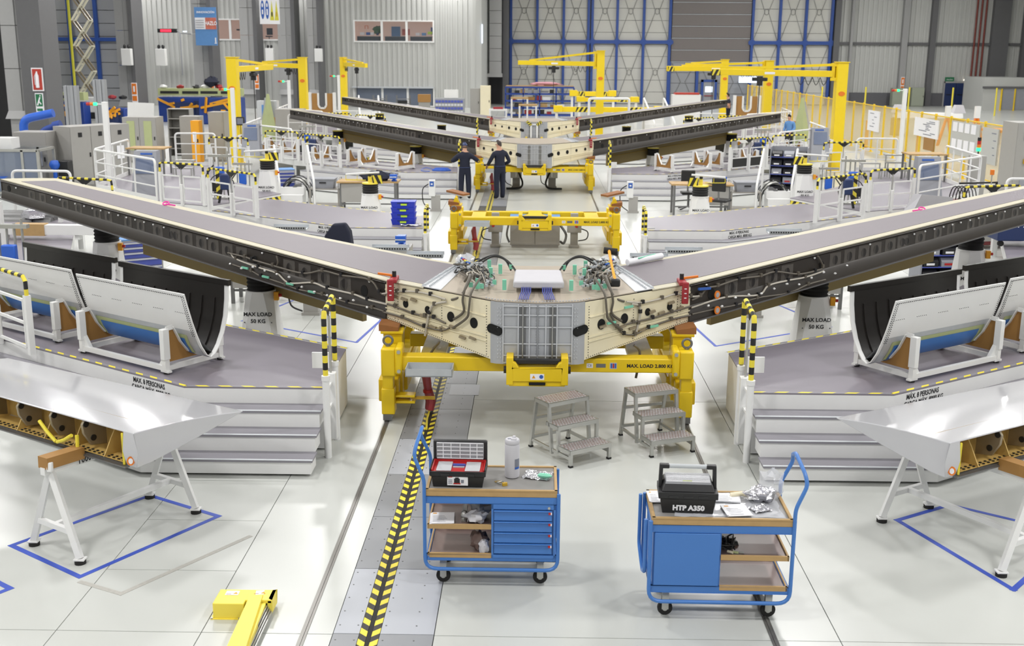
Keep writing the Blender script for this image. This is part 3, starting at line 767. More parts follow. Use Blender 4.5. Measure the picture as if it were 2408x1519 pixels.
# ---- wiring of the nearest tailplane
def harness(s, pts, r=.013, mat='cable', d=.045, clips=True):
    P3 = [F(x, z, d) for x, z in pts]
    c = MB(s).tube(spline(P3, 5), r, 6).build('wire_harness', mat, tp)
    if clips:
        for k, p in enumerate(P3[1:-1]):
            MB(s).box(p + Vector((0, -.002, .012)), (.04, .03, .05), rz=.6).build('clip', 'plastic_black' if k % 2 else 'cable', c, smooth=False)
LH = [[(2.0, 1.51), (1.79, 1.57), (1.69, 1.59), (1.51, 1.61), (1.33, 1.6), (1.13, 1.57)], [(1.08, 1.21), (1.19, 1.16), (1.42, 1.17), (1.72, 1.24), (1.99, 1.27)],
      [(1.93, 1.39), (1.82, 1.37), (1.57, 1.32), (1.41, 1.31), (1.29, 1.31), (1.13, 1.26)], [(1.12, 1.54), (1.28, 1.48), (1.35, 1.36), (1.41, 1.05)], [(1.21, 1.01), (1.32, .86), (1.45, .56)],
      [(4.46, 1.73), (4.16, 1.71), (4.04, 1.69), (3.69, 1.65), (3.2, 1.61), (2.89, 1.69), (2.6, 1.67), (2.18, 1.67), (2.04, 1.53), (1.95, 1.5)],
      [(4.4, 1.73), (4.32, 1.66), (3.94, 1.59), (3.63, 1.55), (3.43, 1.44), (3.05, 1.5), (2.82, 1.46), (2.43, 1.44), (2.22, 1.4), (1.93, 1.38)],
      [(4.39, 1.57), (4.06, 1.52), (3.9, 1.47), (3.49, 1.41), (3.29, 1.37), (2.9, 1.36), (2.52, 1.31), (2.15, 1.3), (1.98, 1.28)], [(3.62, 1.8), (3.6, 1.72), (3.62, 1.66)]]
RH = [[(2.1, 1.51), (1.96, 1.52), (1.75, 1.58), (1.56, 1.55), (1.3, 1.53), (1.08, 1.57)], [(1.96, 1.39), (1.7, 1.35), (1.44, 1.31), (1.18, 1.29), (1.06, 1.27)], [(1.97, 1.27), (1.7, 1.25), (1.39, 1.19), (1.21, 1.13), (1.06, 1.16), (.97, 1.26), (.88, 1.44)],
      [(1.15, 1.53), (1.25, 1.5), (1.27, 1.41), (1.25, 1.27), (1.21, 1.1)], [(1.2, .99), (1.28, .9), (1.27, .72), (1.24, .55)],
      [(1.98, 1.47), (2.1, 1.51), (2.2, 1.6), (2.35, 1.61), (2.66, 1.66), (3.0, 1.66), (3.23, 1.69), (3.6, 1.61), (3.88, 1.62), (4.01, 1.66), (3.91, 1.83)],
      [(1.98, 1.37), (2.48, 1.44), (2.98, 1.4), (3.13, 1.51), (3.44, 1.54), (3.72, 1.55), (4.03, 1.6)], [(1.99, 1.28), (2.33, 1.3), (2.64, 1.31), (2.96, 1.36), (3.46, 1.36), (3.78, 1.44), (4.07, 1.47)]]
for s, HH in ((-1, LH), (1, RH)):
    for i, h in enumerate(HH): harness(s, h, .016 if i in (3, 4) else .013, 'cable' if i % 3 else 'cable_light', clips=i not in (4, 8))
    rnd = random.Random(5 + s)
    for k in range(9):
        x = .75 + k * .13; z = zb(x) + .12 + rnd.random() * .3
        MB(s).bar(F(x, z, .035), F(x + .07, z + .02, .05), .03, .03).build('bracket', 'fitting', tp, smooth=False)
    for k in range(12):
        x = 2.2 + k * .2; z = zb(x) + .07 + rnd.random() * .12
        MB(s).blob(F(x, z, .075), (.04, .03, .03), k, 6, 4, .2).build('white_clip', 'white', tp)
    for x, z in ((3.75, 1.47), (3.35, 1.43), (4.1, 1.55), (3.0, 1.37)) if s < 0 else ((.83, 1.33), (1.05, 1.5), (1.4, 1.2)):
        MB(s).bar(F(x, z, .06), F(x + .11, z + .005, .06), .02, .028).build('green_tag', 'green_tape', tp, smooth=False)
for x, z in ((2.32, 1.5), (2.33, 1.29)):
    n = F(x, z, 1) - F(x, z, 0); q = MB().disc(F(x, z, .08), n, .05, .055, n=14, depth=.006).build('orange_cap', 'orange', tp, smooth=False); MB().disc(F(x, z, .085), n, .03, .034, n=12, depth=.004).build('cap_centre', 'titan', q, smooth=False)
MB().bar(F(2.05, 1.61, .07), F(2.22, 1.6, .07), .03, .03).build('blue_clip', 'ink_blue', tp, smooth=False)
# wire looms lying on the centre box
for s in (-1, 1):
    L = thing('wire_loom', 'tangled wire loom with green tape on %s half of nearest centre box' % sname(s), 'cable loom', (0, S[0], 0))
    rnd = random.Random(11 + s); sets = {'cable': MB(s), 'cable_light': MB(s), 'cable_black': MB(s)}; cn = MB(s)
    def top(x, y):
        return 1.70 + .02 * rnd.random()
    for k in range(34):
        key = ('cable', 'cable_light', 'cable_black')[k % 3]
        y0, y1 = rnd.uniform(.2, 1.1), rnd.uniform(1.2, 2.05)
        a = Vector((rnd.uniform(.55, .85), y0, top(0, 0))); e = Vector((rnd.uniform(.8, 1.12), y1, top(0, 0)))
        p = [a]
        for q in (.3, .6, .8):
            m = a.lerp(e, q); m += Vector((rnd.uniform(-.14, .14), rnd.uniform(-.14, .14), rnd.uniform(.0, .09))); p.append(m)
        p.append(e); sets[key].tube(spline(p, 4), rnd.choice((.006, .008, .011)), 5)
        for m in (a, e, p[2]): cn.box(m + Vector((0, 0, .012)), (.028, .04, .028), rz=rnd.uniform(0, 3))
    for pth in ([(.93, .3, 1.75), (.85, .15, 1.87), (.9, -.08, 1.74), (.93, -.1, 1.6), (.92, -.1, 1.45), (1.05, -.02, 1.33)], [(.75, .4, 1.75), (.72, .1, 1.84), (.82, -.14, 1.7), (.85, -.17, 1.5), (.88, -.15, 1.38), (1.06, -.03, 1.22)],
                [(.82, .5, 1.75), (.82, .2, 1.86), (.95, 0, 1.64), (1.08, .03, 1.57)]):
        sets['cable'].tube(spline(pth, 6), .016, 6)
    for pth in ([(.36, 1.35, 1.7), (.45, 1.5, 1.82), (.62, 1.55, 1.85), (.8, 1.5, 1.75)], [(.28, 1.2, 1.7), (.4, 1.45, 1.8), (.6, 1.6, 1.86), (.85, 1.7, 1.74)]):
        sets['cable_black'].tube(spline(pth, 6), .014, 6)
    for nm, mt in (('dark_wire', 'cable'), ('light_wire', 'cable_light'), ('black_wire', 'cable_black')): sets[mt].build(nm, mt, L, kind='stuff')
    cn.build('connector', 'galv', L, kind='stuff', smooth=False)
    for k in range(60 // 6):
        x, y = (.42, .55, .62, .7, .76, .84, .5, .36, .66, .9)[k], (.15, .3, .95, .05, .2, .12, 1.2, 1.35, 1.5, 1.1)[k]
        MB(s).box((x, y, 1.745), (.05, .02 if k % 2 else .05, .13 if k % 2 == 0 else .06)).build('tape_flag', 'green_tape', L, smooth=False)
    MB(s).blob((1.0, 1.85, 1.75), (.28, .3, .16), 9, 9, 6, .3).build('plastic_bag', 'clear_film', L)
    for k, m in enumerate(('ink_blue', 'pipe_yellow', 'red', 'ink_blue')):
        MB(s).cyl((.92 + .03 * k, 1.35 + .1 * k, 1.79), (.97 + .03 * k, 1.40 + .1 * k, 1.8), .014, 8).build('wire_plug', m, L)
# foam block and ribbon tubes
fb = MB().loft([[(-.31, .14, 1.70), (.33, .14, 1.70), (.33, .95, 1.70), (-.31, .95, 1.70)], [(-.31, .14, 1.79), (.33, .14, 1.79), (.30, .95, 1.79), (-.29, .95, 1.79)]]).build('foam_block', 'white_soft', None, bevel=.02)
fb.location = (0, S[0], 0); tag(fb, 'thick white foam pad lying on the nearest tailplane centre', 'foam pad')
rt = MB()
for k in range(6):
    for x0 in (-.2, .06): rt.tube([(x0 + k * .022, .2, 1.72), (x0 + k * .022, -.05, 1.70), (x0 + k * .022 + (.02 if x0 > 0 else -.02), -.2, 1.68), (x0 + k * .022 + (.03 if x0 > 0 else -.03), -.33, 1.665)], .0065, 5)
tag(rt.build('ribbon_tubes', 'drawer_blue', None), 'rows of thin grey blue tubes running from foam pad to front edge', 'tubes').location = (0, S[0], 0)
hm = thing('hammer', 'hammer with wooden handle standing on nearest centre box, right side', 'tool', (.98, S[0] + .32, 1.70))
MB().box((0, 0, .05), (.13, .09, .1)).build('base_block', 'plastic_black', hm, bevel=.02); MB().tube([(0, 0, .08), (-.02, .5, .22), (-.02, .95, .30)], [.02, .016, .022], 8).build('handle', 'amber', hm); MB().cyl((-.09, .95, .30), (.09, .95, .28), .045, 12).build('head', 'rubber', hm)
rl = thing('rolled_drawing', 'rolled white drawing lying on right inner skin of the nearest tailplane', 'paper roll', (1.52, S[0] + 2.0, 1.735))
MB().tube([(-.26, -.17, 0), (.26, .2, .03)], .045, 14).build('roll', 'paper', rl); MB().tube([(-.1, -.1, .047), (.0, -.0, .05), (.16, .13, .065)], .012, 6).build('printed_band', 'green_tape', rl)
# red clamps
def clamp(s, k, first=[]):
    lab = 'red clamp with orange lever on %s end of the %s centre box' % (sname(s), {0: 'nearest', 2: 'third', 3: 'farthest'}[k])
    c = thing('red_clamp', lab, 'clamp', (s * 1.86, S[k] + .5, 1.70), group='red clamps on the tailplanes')
    MB(s).box((0, .06, .02), (.1, .3, .05)).box((.03, -.07, -.1), (.085, .05, .28)).build('clamp_body', 'red_dull', c, bevel=.01)
    MB(s).bar((.02, .1, .06), (.22, .16, .075), .03, .03).build('lever', 'orange', c, bevel=.006); MB(s).cyl((0, .1, .03), (0, .1, .12), .028, 8).build('knob', 'plastic_black', c)
    for i in range(3): MB(s).box((.03, -.096, -.04 - .06 * i), (.03, .004, .012)).build('mark', 'paper', c, smooth=False)
for k in (0, 2, 3):
    for s in (-1, 1): clamp(s, k)
# pink clips on the rear edge
for s, x, y in ((-1, 6.1, 4.65), (1, 6.3, 4.75)):
    c = MB(s); c.tube([(x + .05 * math.cos(a), y + .05 * math.sin(a), 2.13 + .02 * math.sin(a)) for a in [i * PI / 5 for i in range(10)]], .012, 5, closed=True); c.bar((x, y, 2.12), (x - .18, y - .1, 2.11), .02)
    tag(c.build('ribbon_tag', 'pink'), 'pink ribbon tag on rear edge of the nearest %s wing' % sname(s), 'ribbon').location = (0, S[0], 0)
# tan panels hanging below the wings
for k in (0, 2):
    for s in (-1, 1):
        x0, x1 = 2.6, 6.7 if k == 0 else 7.3
        y = lambda x: 4.1 + .6 * (x - 5)
        z = lambda x: 1.2 + .105 * (x - 2)
        t = thing('wing_rest_panel', 'tan panel hanging under the rear of the %s %s wing' % ({0: 'nearest', 2: 'third'}[k], sname(s)), 'panel', (0, S[k], 0))
        MB(s).extr([(x0, y(x0), z(x0) - .62), (x1, y(x1), z(x1) - .5), (x1, y(x1), z(x1)), (x0, y(x0), z(x0))], (-.05, .07, 0)).build('panel_board', 'tan_panel', t, smooth=False)
        MB(s).bar((x0, y(x0) - .02, z(x0) - .3), (x1, y(x1) - .02, z(x1) - .22), .012, .012).build('panel_seam', 'ochre', t, smooth=False)
# red wrapped hoses on the floor channel
for k in (0, 1, 2):
    h = thing('wrapped_hose', 'red film wrapped hose end standing on the channel by the %s jig' % ORD[k], 'hose', (-1.40, S[k] + .35, 0.0), group='red wrapped hose ends')
    MB().tube([(0, 0, .03), (.02, 0, .14), (-.02, .02, .32), (-.04, .04, .47), (-.02, .05, .6)], [.06, .07, .055, .06, .025], 9).build('wrap', 'red_film', h)
    MB().tube([(-.02, 0, .26), (-.021, 0, .30)], .062, 9).build('strap', 'red', h)
    MB().tube([(0, -.02, .012), (.0, -.35, .012), (.03, -.75, .01)], .014, 6).build('hose', 'hz_yellow', h)
# ------------------------------------------------------------------ stepped platforms beside the jigs
def make_platform(s):
    t = thing('work_platform', 'x', 'platform', (0, S[0], 0))
    # straight front x 2.5..4.13, then swept along the wing
    FX = [(2.5, -1.16), (4.13, -1.16), (6.62, .52), (7.9, 1.38)]
    BK = [(7.4, 3.3), (7.0, 3.62), (4.36, 1.78), (2.52, .62)]
    H = .19
    MB(s).prism(FX + BK, .02, .745).build('platform_body', 'white', t, smooth=False)
    MB(s).prism(FX + BK, .745, .762).build('deck', 'deck', t, smooth=False)
    nrm = Vector((.56, -.83, 0))
    def off(k):
        d = .29 * k
        c = Vector((4.13, -1.16, 0)); m = (Vector((0, -1, 0)) + nrm).normalized(); l = d / m.dot(Vector((0, -1, 0)))
        return [(2.5, -1.16 - d), tuple((c + m * l)[:2]), tuple((Vector((7.9, 1.38, 0)) + nrm * d)[:2])]
    for k in (1, 2, 3):
        z = .76 - .19 * k
        o = off(k); i = off(k - 1)
        poly = [o[0], o[1], o[2], i[2], i[1], i[0]]
        x1 = .05 if k == 3 else z - .2
        MB(s).prism(poly, .03 if k == 3 else z - .19, z - .02).build('riser', 'white', t, smooth=False)
        oo = [(o[0][0] - .02, o[0][1] - .012), (o[1][0] + .003, o[1][1] - .012), (o[2][0], o[2][1] - .012)]
        MB(s).prism([oo[0], oo[1], oo[2], i[2], i[1], (i[0][0] - .02, i[0][1])], z - .022, z).build('tread', 'tread', t, smooth=False)
        nb = MB(s); nb.bar((oo[0][0], oo[0][1] + .02, z + .001), (oo[1][0], oo[1][1] + .02, z + .001), .035, .006); nb.bar((oo[1][0], oo[1][1] + .02, z + .001), (oo[2][0], oo[2][1] + .02, z + .001), .035, .006)
        nb.build('nosing', 'galv', t, smooth=False)
    for a, b in ((FX[0], FX[1]), (FX[1], FX[3]), (BK[3], BK[2]), (BK[2], BK[1])):
        d = (Vector((b[0], b[1], 0)) - Vector((a[0], a[1], 0))).normalized(); n = Vector((d.y, -d.x, 0)) * (-1 if a in BK else 1)
        n = Vector((-d.y, d.x, 0)) if a in FX else Vector((-d.y, d.x, 0))
        h = MB(s); hazard_strip(h, Vector((a[0], a[1], .7635)) + n * .035, Vector((b[0], b[1], .7635)) + n * .035, .045, .13, .03)
        h.build('edge_marking', ['hz_yellow', 'tread'], t, smooth=False)
    # side wall under the gate end and stencilled text
    u = Vector((.829, .559, 0)) if s > 0 else Vector((.829, -.559, 0))
    at = Vector((4.13, -1.16, 0)) + Vector((.83, .56, 0)) * (.55 if s > 0 else .62); at.x *= s
    at += Vector((.56 * s, -.83, 0)) * .004
    R = frame((u.x, u.y, 0), (0, 0, 1))
    text('stencil_text', 'MÁX. 8 PERSONAS' if s > 0 else 'MAX. 8 PERSONAS', .088, 'ink', t, (at.x - .03 * u.x, at.y - .03 * u.y, .688), R, bold=.0018, sx=.82)
    text('stencil_text', 'CARGA MÁX. 8000 KG', .088, 'ink', t, (at.x, at.y, .598), R, bold=.0018, sx=.82)
    return t
PF = {}
for s in (-1, 1):
    PF[s] = make_platform(s); PF[s]['label'] = 'grey topped white stepped platform, nearest on the %s side' % sname(s); PF[s]['group'] = 'stepped work platforms'
    for i in (1, 2, 3):
        dup(PF[s], (0, S[i], 0), 0, '%s stepped white platform on the %s side, beside the %s jig' % (('', 'second', 'third', 'farthest')[i], sname(s), ORD[i]), 'stepped work platforms')
# hazard striped lifting gate posts at the inner corner of every platform
def make_gatepost(s):
    t = thing('gate_post', 'x', 'gate post', (s * 2.42, S[0] - 1.40, 0))
    for k, (y, r) in enumerate(((0, .042), (.62, .040))):
        MB(s).lathe([(r, 0), (r, .93), (r + .008, .93), (r + .008, .985), (.02, .99)], (0, y, 0.0), 14).build('sleeve', 'white', t)
    MB(s).bx(-.06, .045, .27, .38, .12, .93).build('lift_column', 'white', t, bevel=.008)
    MB(s).cyl((0, .325, .93), (0, .31, 1.62), .014, 8).build('piston_rod', 'alu', t)
    MB(s).extr([(0, .2, 1.72), (0, .42, 1.76), (0, .31, 1.6)], (.01, 0, 0)).build('gusset', 'plastic_black', t, smooth=False)
    for zz in (.55, .8): MB(s).bx(-.02, .02, 0.04, .28, zz, zz + .03).build('hinge_bar', 'white', t, smooth=False)
    MB(s).bx(.03, .25, .5, .53, .93, 1.12).build('side_plate', 'white', t, smooth=False)
    pts = arc([(0, 0, .97), (0, 0, 1.72), (0, .62, 1.80), (0, .62, 1.0)], .06)
    MB(s).tube(resample(pts, .085), .03, 10, stripes=True).build('hazard_tube', ['hz_yellow', 'plastic_black'], t)
    return t
for s in (-1, 1):
    g = make_gatepost(s); g['label'] = 'yellow and black striped gate post by the nearest %s steps' % sname(s); g['group'] = 'striped gate posts'
    for i in (1, 2, 3):
        g2 = dup(g, (s * 2.42, S[i] - 1.40, 0 if i != 1 else -.55), 0, 'striped gate post at inner corner of %s %s platform' % (ORD[i], sname(s)), 'striped gate posts')
        if i == 1: g2.location.z = 0; g2.scale = (1, 1, .70)
# ------------------------------------------------------------------ jack towers
def make_tower(h):
    t = thing('jack_tower', 'x', 'jack tower', (0, 0, 0)); w0, w1 = .31, .215
    def ring(w, z, k):   # square with chamfers -> round
        c = w * (.18 + .42 * k); return [(-w + c, -w, z), (w - c, -w, z), (w, -w + c, z), (w, w - c, z), (w - c, w, z), (-w + c, w, z), (-w, w - c, z), (-w, -w + c, z)]
    MB().loft([ring(w0, .02, 0), ring(w0 + (w1 - w0) * .5, h * .5, .3), ring(w1, h, 1)]).build('housing', 'white', t)
    MB().lathe([(w1 * .93, h), (w1 * 1.08, h), (w1 * 1.08, h + .02), (w1 * .93, h + .025)], n=20).build('collar', 'white', t)
    be = MB(); pr_ = []; z = h + .02
    for k in range(9): pr_ += [(w1 * (.90 if k % 2 else .99), z)]; z += .03
    be.lathe(pr_, n=20); be.build('bellows', 'rubber', t)
    MB().lathe([(w1 * .9, z - .03), (w1 * 1.0, z - .02), (w1 * 1.0, z + .01), (w1 * .3, z + .02)], n=20).build('head_disc', 'pale_yellow', t)
    bx = MB().box((w1 + .05, -.1, h - .06), (.07, .07, .13)).build('stop_box', 'amber', t, smooth=False); MB().cyl((w1 + .085, -.1, h - .05), (w1 + .13, -.1, h - .05), .025, 8).build('stop_button', 'red', bx)
    sl = (w0 - w1) / (h - .02)
    R = frame((1, 0, 0), (0, sl, 1))
    for tx, z2 in (('MAX LOAD', h * .66), ('50 KG', h * .66 - .105)):
        text('load_text', tx, .082, 'ink', t, (0, -(w0 - sl * (z2 - .02)) - .012, z2), R, bold=.002, sx=1.05)
    sc = MB()
    for sx in (-1, 1):
        for z2 in (.1, .5): sc.box((sx * (w0 - sl * z2 - .05), -(w0 - sl * z2) - .003, z2), (.018, .01, .018))
    sc.build('screw', 'alu_dark', t, smooth=False)
    return t, z
tw_lo, ztop = make_tower(.95); tw_hi, ztop2 = make_tower(1.33)
TWL = {}
def tower(kind, s, i, label, armed=False):
    global tw_lo, tw_hi
    base = tw_lo if kind == 'lo' else tw_hi
    x, y = (s * 4.29, S[i] + 3.38) if kind == 'lo' else (s * 7.45, S[i] + 5.5)
    if base['label'] == 'x': r = base; r.location = (x, y, 0); r['label'] = label
    else: r = copy_tree(base); r.location = (x, y, 0); r['label'] = label
    r['group'] = 'white jack towers'; return r
tl = []
for i in (0, 1, 2, 3):
    for s in (-1, 1):
        for kd, nm in (('lo', 'inner'), ('hi', 'outer')):
            if i == 1: lab = 'white MAX LOAD 50 KG tower with striped arm, %s one on the %s' % (nm, sname(s))
            else: lab = 'white MAX LOAD 50 KG tower under the %s %s wing, %s one' % (ORD[i], sname(s), nm)
            tl.append((i, s, kd, tower(kd, s, i, lab)))
for i, s, kd, r in tl:      # arms on the towers of the empty station
    if i != 1: continue
    z = (ztop if kd == 'lo' else ztop2)
    MB(s).bx(-.05, .05, -.04, .04, z, z + .16).cyl((-.05, 0, z + .14), (.05, 0, z + .14), .05, 10).build('arm_lug', 'pale_yellow', r, bevel=.006)
    MB(s).tube(arc([(.62, -.05, z + .22), (.2, -.16, z + .26), (-.25, -.05, z + .28)], .2), .028, 8).build('arm_rail', 'white', r)
    fr = MB(s)
    fr.bar((.1, -.1, z + .08), (.62, -.06, z + .08), .012, .02); fr.bar((.62, -.06, z + .08), (.62, -.06, z + .2), .012, .02); fr.bar((.32, -.1, z + .08), (.32, -.1, z + .2), .012, .02)
    fr.build('arm_frame', 'hz_yellow', r, smooth=False)
    h = MB(s); hazard_strip(h, (-.08, -.12, z + .1), (-.34, -.10, z + .1), .22, .07, .05, nrm=(0, -1, 0)); h.build('hazard_plate', ['hz_yellow', 'hz_black'], r, smooth=False)
    MB(s).box((0, -.05, z + .22), (.08, .08, .08)).build('arm_joint', 'plastic_black', r, bevel=.01)
# ------------------------------------------------------------------ cradles and fairing shells
U = Vector((.829, .559, 0)); N = Vector((-.559, .829, 0))      # along the wing, across (away from camera)
def make_cradle(s):
    """local: a along wing from inner end, c across; origin at the inner front foot"""
    t = thing('cradle_stand', 'x', 'cradle', (0, 0, .76))
    LA, LC = 1.66, .83
    A = lambda a, c, z: U * a + N * c + Vector((0, 0, z))
    for a in (0, LA):
        for c in (0, LC):
            p = MB(s); b = A(a, c, 0); p.bar(A(a, c, .04), A(a, c, .20), .065, .065, hint=U); p.build('post', 'white', t, smooth=False)
            hh = .56 if True else .5
            MB(s).bar(A(a, c, .18), A(a, c, hh), .095, .075, hint=U).build('post_sleeve', 'white', t, bevel=.006)
            MB(s).cyl(A(a, c, 0), A(a, c, .022), .035, 10).build('foot_pad', 'rubber', t)
            MB(s).bar(A(a - .07, c, .034), A(a + .07, c, .034), .06, .022).build('foot_plate', 'white', t, smooth=False)
            sg = 1 if a == 0 else -1
            MB(s).extr([A(a + sg * .03, c, .05), A(a + sg * .16, c, .06), A(a + sg * .03, c, .24)], N * .05 * (1 if c == 0 else -1)).build('gusset', 'white', t, smooth=False)
        MB(s).bar(A(a, 0, .07), A(a, LC, .07), .05, .06).build('cross_bar', 'white', t, smooth=False)
        # board with a rounded V notch, its plane across the cradle
        pts = [A(a, .03, .14), A(a, LC - .03, .14), A(a, LC - .03, .55), A(a, LC - .12, .55), A(a, LC - .22, .36), A(a, LC * .5 + .08, .22), A(a, LC * .5 - .08, .22), A(a, .22, .36), A(a, .12, .55), A(a, .03, .55)]
        MB(s).extr(pts, U * .03).build('board', 'tan_board', t, smooth=False)
        for sg in (-1, 1):
            m = LC * .5; e = [A(a - .012, m + sg * (m - .02), .56), A(a - .012, m + sg * (m - .12), .565), A(a - .012, m + sg * (m - .215), .37), A(a - .012, m + sg * .09, .225)]
            lip = MB(s)
            for q, w in zip(e, e[1:]): lip.bar(q, w, .055, .014, hint=N)
            lip.build('felt_lip', 'white', t, smooth=False)
    for c in (0, LC): MB(s).bar(A(0, c, .07), A(LA, c, .07), .05, .06).build('long_bar', 'white', t, smooth=False)
    return t
def make_shell(s):
    t = thing('fairing_shell', 'x', 'fairing', (0, 0, 0)); L = 2.12; a0 = -.34
    A = lambda a, c, z: U * a + N * c + Vector((0, 0, z))
    prof = [(.06, 1.02), (.10, .86), (.155, .66), (.215, .48), (.275, .33), (.345, .215), (.415, .17), (.485, .205), (.56, .30), (.635, .44), (.70, .63), (.735, .84), (.75, 1.06)]
    def cross(a, d): 
        out = []
        for i, (c, z) in enumerate(prof):
            p, q = prof[max(i - 1, 0)], prof[min(i + 1, len(prof) - 1)]; n = Vector((-(q[1] - p[1]), q[0] - p[0])).normalized()
            out.append(A(a, c + n.x * d, z + n.y * d))
        return out
    o0, o1, i0, i1 = cross(a0, 0), cross(a0 + L, 0), cross(a0, .012), cross(a0 + L, .012)
    MB(s).loft([[p for p in o0] + list(reversed(i0)), [p for p in o1] + list(reversed(i1))]).build('outer_skin', 'white', t)
    j0, j1 = cross(a0 + .07, .013), cross(a0 + L - .07, .013); k0, k1 = cross(a0 + .07, .02), cross(a0 + L - .07, .02)
    MB(s).loft([j0 + list(reversed(k0)), j1 + list(reversed(k1))]).build('inner_liner', 'carbon_dark', t)
    MB(s).bar(A(a0 - .02, .745, 1.05), A(a0 + L + .02, .745, 1.05), .05, .07).build('edge_rail', 'carbon_dark', t, smooth=False)
    for k in range(8):
        a = a0 + .22 + k * .235; q = cross(a, .02); w = cross(a, .036); q2 = cross(a + .016, .02); w2 = cross(a + .016, .036)
        MB(s).loft([q[1:-1] + list(reversed(w[1:-1])), q2[1:-1] + list(reversed(w2[1:-1]))]).build('rib', 'carbon_dark', t)
    # dark bulkhead frame near the open end, bottom film
    b0, b1 = cross(a0 + .05, -.003), cross(a0 + L - .05, -.003)
    MB(s).loft([[b0[2].lerp(b0[3], .7)] + b0[3:8], [b1[2].lerp(b1[3], .7)] + b1[3:8]], cap=False).build('nose_band', 'galv', t)
    c0 = cross(a0 + .2, -.006); c1 = cross(a0 + L - .12, -.006)
    def mid(l, i, f): return l[i].lerp(l[i + 1], f)
    MB(s).loft([[mid(c0, 3, .1), c0[4], c0[5]], [mid(c1, 3, .1), c1[4], c1[5]]], cap=False).build('film_border', 'lime_fabric', t)
    e0 = cross(a0 + .26, -.009); e1 = cross(a0 + L - .2, -.009)
    MB(s).loft([[mid(e0, 3, .45), e0[4], e0[5], mid(e0, 5, .5)], [mid(e1, 3, .45), e1[4], e1[5], mid(e1, 5, .5)]], cap=False).build('blue_film', 'cart_blue', t)
    rv = MB(s)
    for k in range(62):
        a = a0 + .03 + k * (L - .06) / 61
        rv.box(A(a, prof[0][0] + .002, .985), (.008, .012, .008))
        if (k // 6) % 2 == 0: rv.box(A(a, prof[1][0] - .002 - (.02), .78), (.007, .012, .005))
    for k in range(20):
        for e in (a0 + .025, a0 + .06, a0 + L - .03):
            z = .97 - k * .026; f = (1.02 - z) / (1.02 - .43); c = prof[0][0] + ip(z, [(.43, prof[3][0] - prof[0][0]), (.62, prof[2][0] - prof[0][0]), (.85, prof[1][0] - prof[0][0]), (1.02, 0)])
            rv.box(A(e, c - .001, z), (.008, .012, .008))
    rv.build('rivet', 'plastic_black', t, kind='stuff', smooth=False)
    return t
def cradle_at(base, s, i, k, lab, grp):
    # k-th cradle along the platform
    p = Vector((4.50, -.64, 0)) + U * (2.40 * k) + N * (.12 * k)
    loc = (s * p.x, S[i] + p.y, base)
    return loc
for s in (-1, 1):
    c0 = make_cradle(s); c0.location = cradle_at(.762, s, 0, 0, '', ''); c0['label'] = 'white cradle with tan boards under the nearest %s fairing shell, inner one' % sname(s); c0['group'] = 'cradle stands'
    dup(c0, cradle_at(.762, s, 0, 1, '', ''), 0, 'white cradle with tan boards at the %s edge of the photo, under second shell' % sname(s), 'cradle stands')
    sh = make_shell(s); sh.location = cradle_at(.762, s, 0, 0, '', ''); sh['label'] = 'white U-shaped fairing shell with black inside on the nearest %s cradle' % sname(s); sh['group'] = 'fairing shells'
    dup(sh, cradle_at(.762, s, 0, 1, '', ''), 0, 'white U-shaped fairing shell with black inside, cut by the %s edge' % sname(s), 'fairing shells')
    for k in range(2):
        dup(c0, cradle_at(.762, s, 2, k * .95 + .0, '', ''), 0, 'empty white cradle with tan boards on third %s platform, %s' % (sname(s), ('inner', 'outer')[k]), 'cradle stands')
        dup(c0, (s * (9.3 + .9 * k), S[2] + 4.0 + 1.9 * k, .762), 0, 'empty white cradle with tan boards on far %s outer deck, %s' % (sname(s), ('front', 'rear')[k]), 'cradle stands')
# ------------------------------------------------------------------ trestles with glossy white tips
def make_trestle(s):
    t = thing('trestle', 'white steel trestle with wooden block and black feet holding the %s white tip' % sname(s), 'trestle', (0, 0, 0))
    ff = ((4.79, 9.85), (4.2, 9.47)); bb = ((4.08, 11.04), (3.48, 10.66)); at = (4.49, 9.67, .84); ab = (3.79, 10.86, .80)
    for (f, ap) in ((ff, at), (bb, ab)):
        for p in f:
            MB(s).bar((p[0], p[1], .05), ap, .055, .055, hint=(0, 1, 0)).build('leg', 'white', t, smooth=False)
            ft = MB(s).cyl((p[0], p[1], 0), (p[0], p[1], .04), .052, 14).build('foot', 'rubber', t); MB(s).bx(p[0] - .05, p[0] + .05, p[1] - .045, p[1] + .045, .04, .052).build('foot_plate', 'white', ft, smooth=False)
        m = [Vector((p[0], p[1], .05)).lerp(Vector(ap), .30) for p in f]
        MB(s).bar(m[0], m[1], .045, .05).build('cross_bar', 'white', t, smooth=False)
    mf = (Vector((*ff[0], .05)).lerp(Vector(at), .3) + Vector((*ff[1], .05)).lerp(Vector(at), .3)) / 2; mb_ = (Vector((*bb[0], .05)).lerp(Vector(ab), .3) + Vector((*bb[1], .05)).lerp(Vector(ab), .3)) / 2
    MB(s).bar(mf, mb_, .05, .05).build('stretcher', 'white', t, smooth=False)
    MB(s).bar(Vector(at) + Vector((.04, -.07, 0)), Vector(ab) + Vector((-.02, .04, .0)), .06, .07).build('top_beam', 'white', t, smooth=False)
    MB(s).bar(Vector(at) + Vector((.035, -.06, .08)), Vector(at) + Vector((-.17, .29, .065)), .13, .11).build('wood_block', 'tan_board', t, smooth=False)
    MB(s).bar(Vector(at) + Vector((-.03, -.07, .0)), Vector(at) + Vector((-.03, -.06, .09)), .05, .05).build('lug', 'white', t, bevel=.01)
    if s < 0:
        u = Vector((.51, .86, 0)).normalized()
        text('stencil_text', 'T00080', .075, 'ink', t, (-4.25, 9.955, .842), frame(u, (0, 0, 1)), bold=.003, sx=.9, space=1.1)
    return t
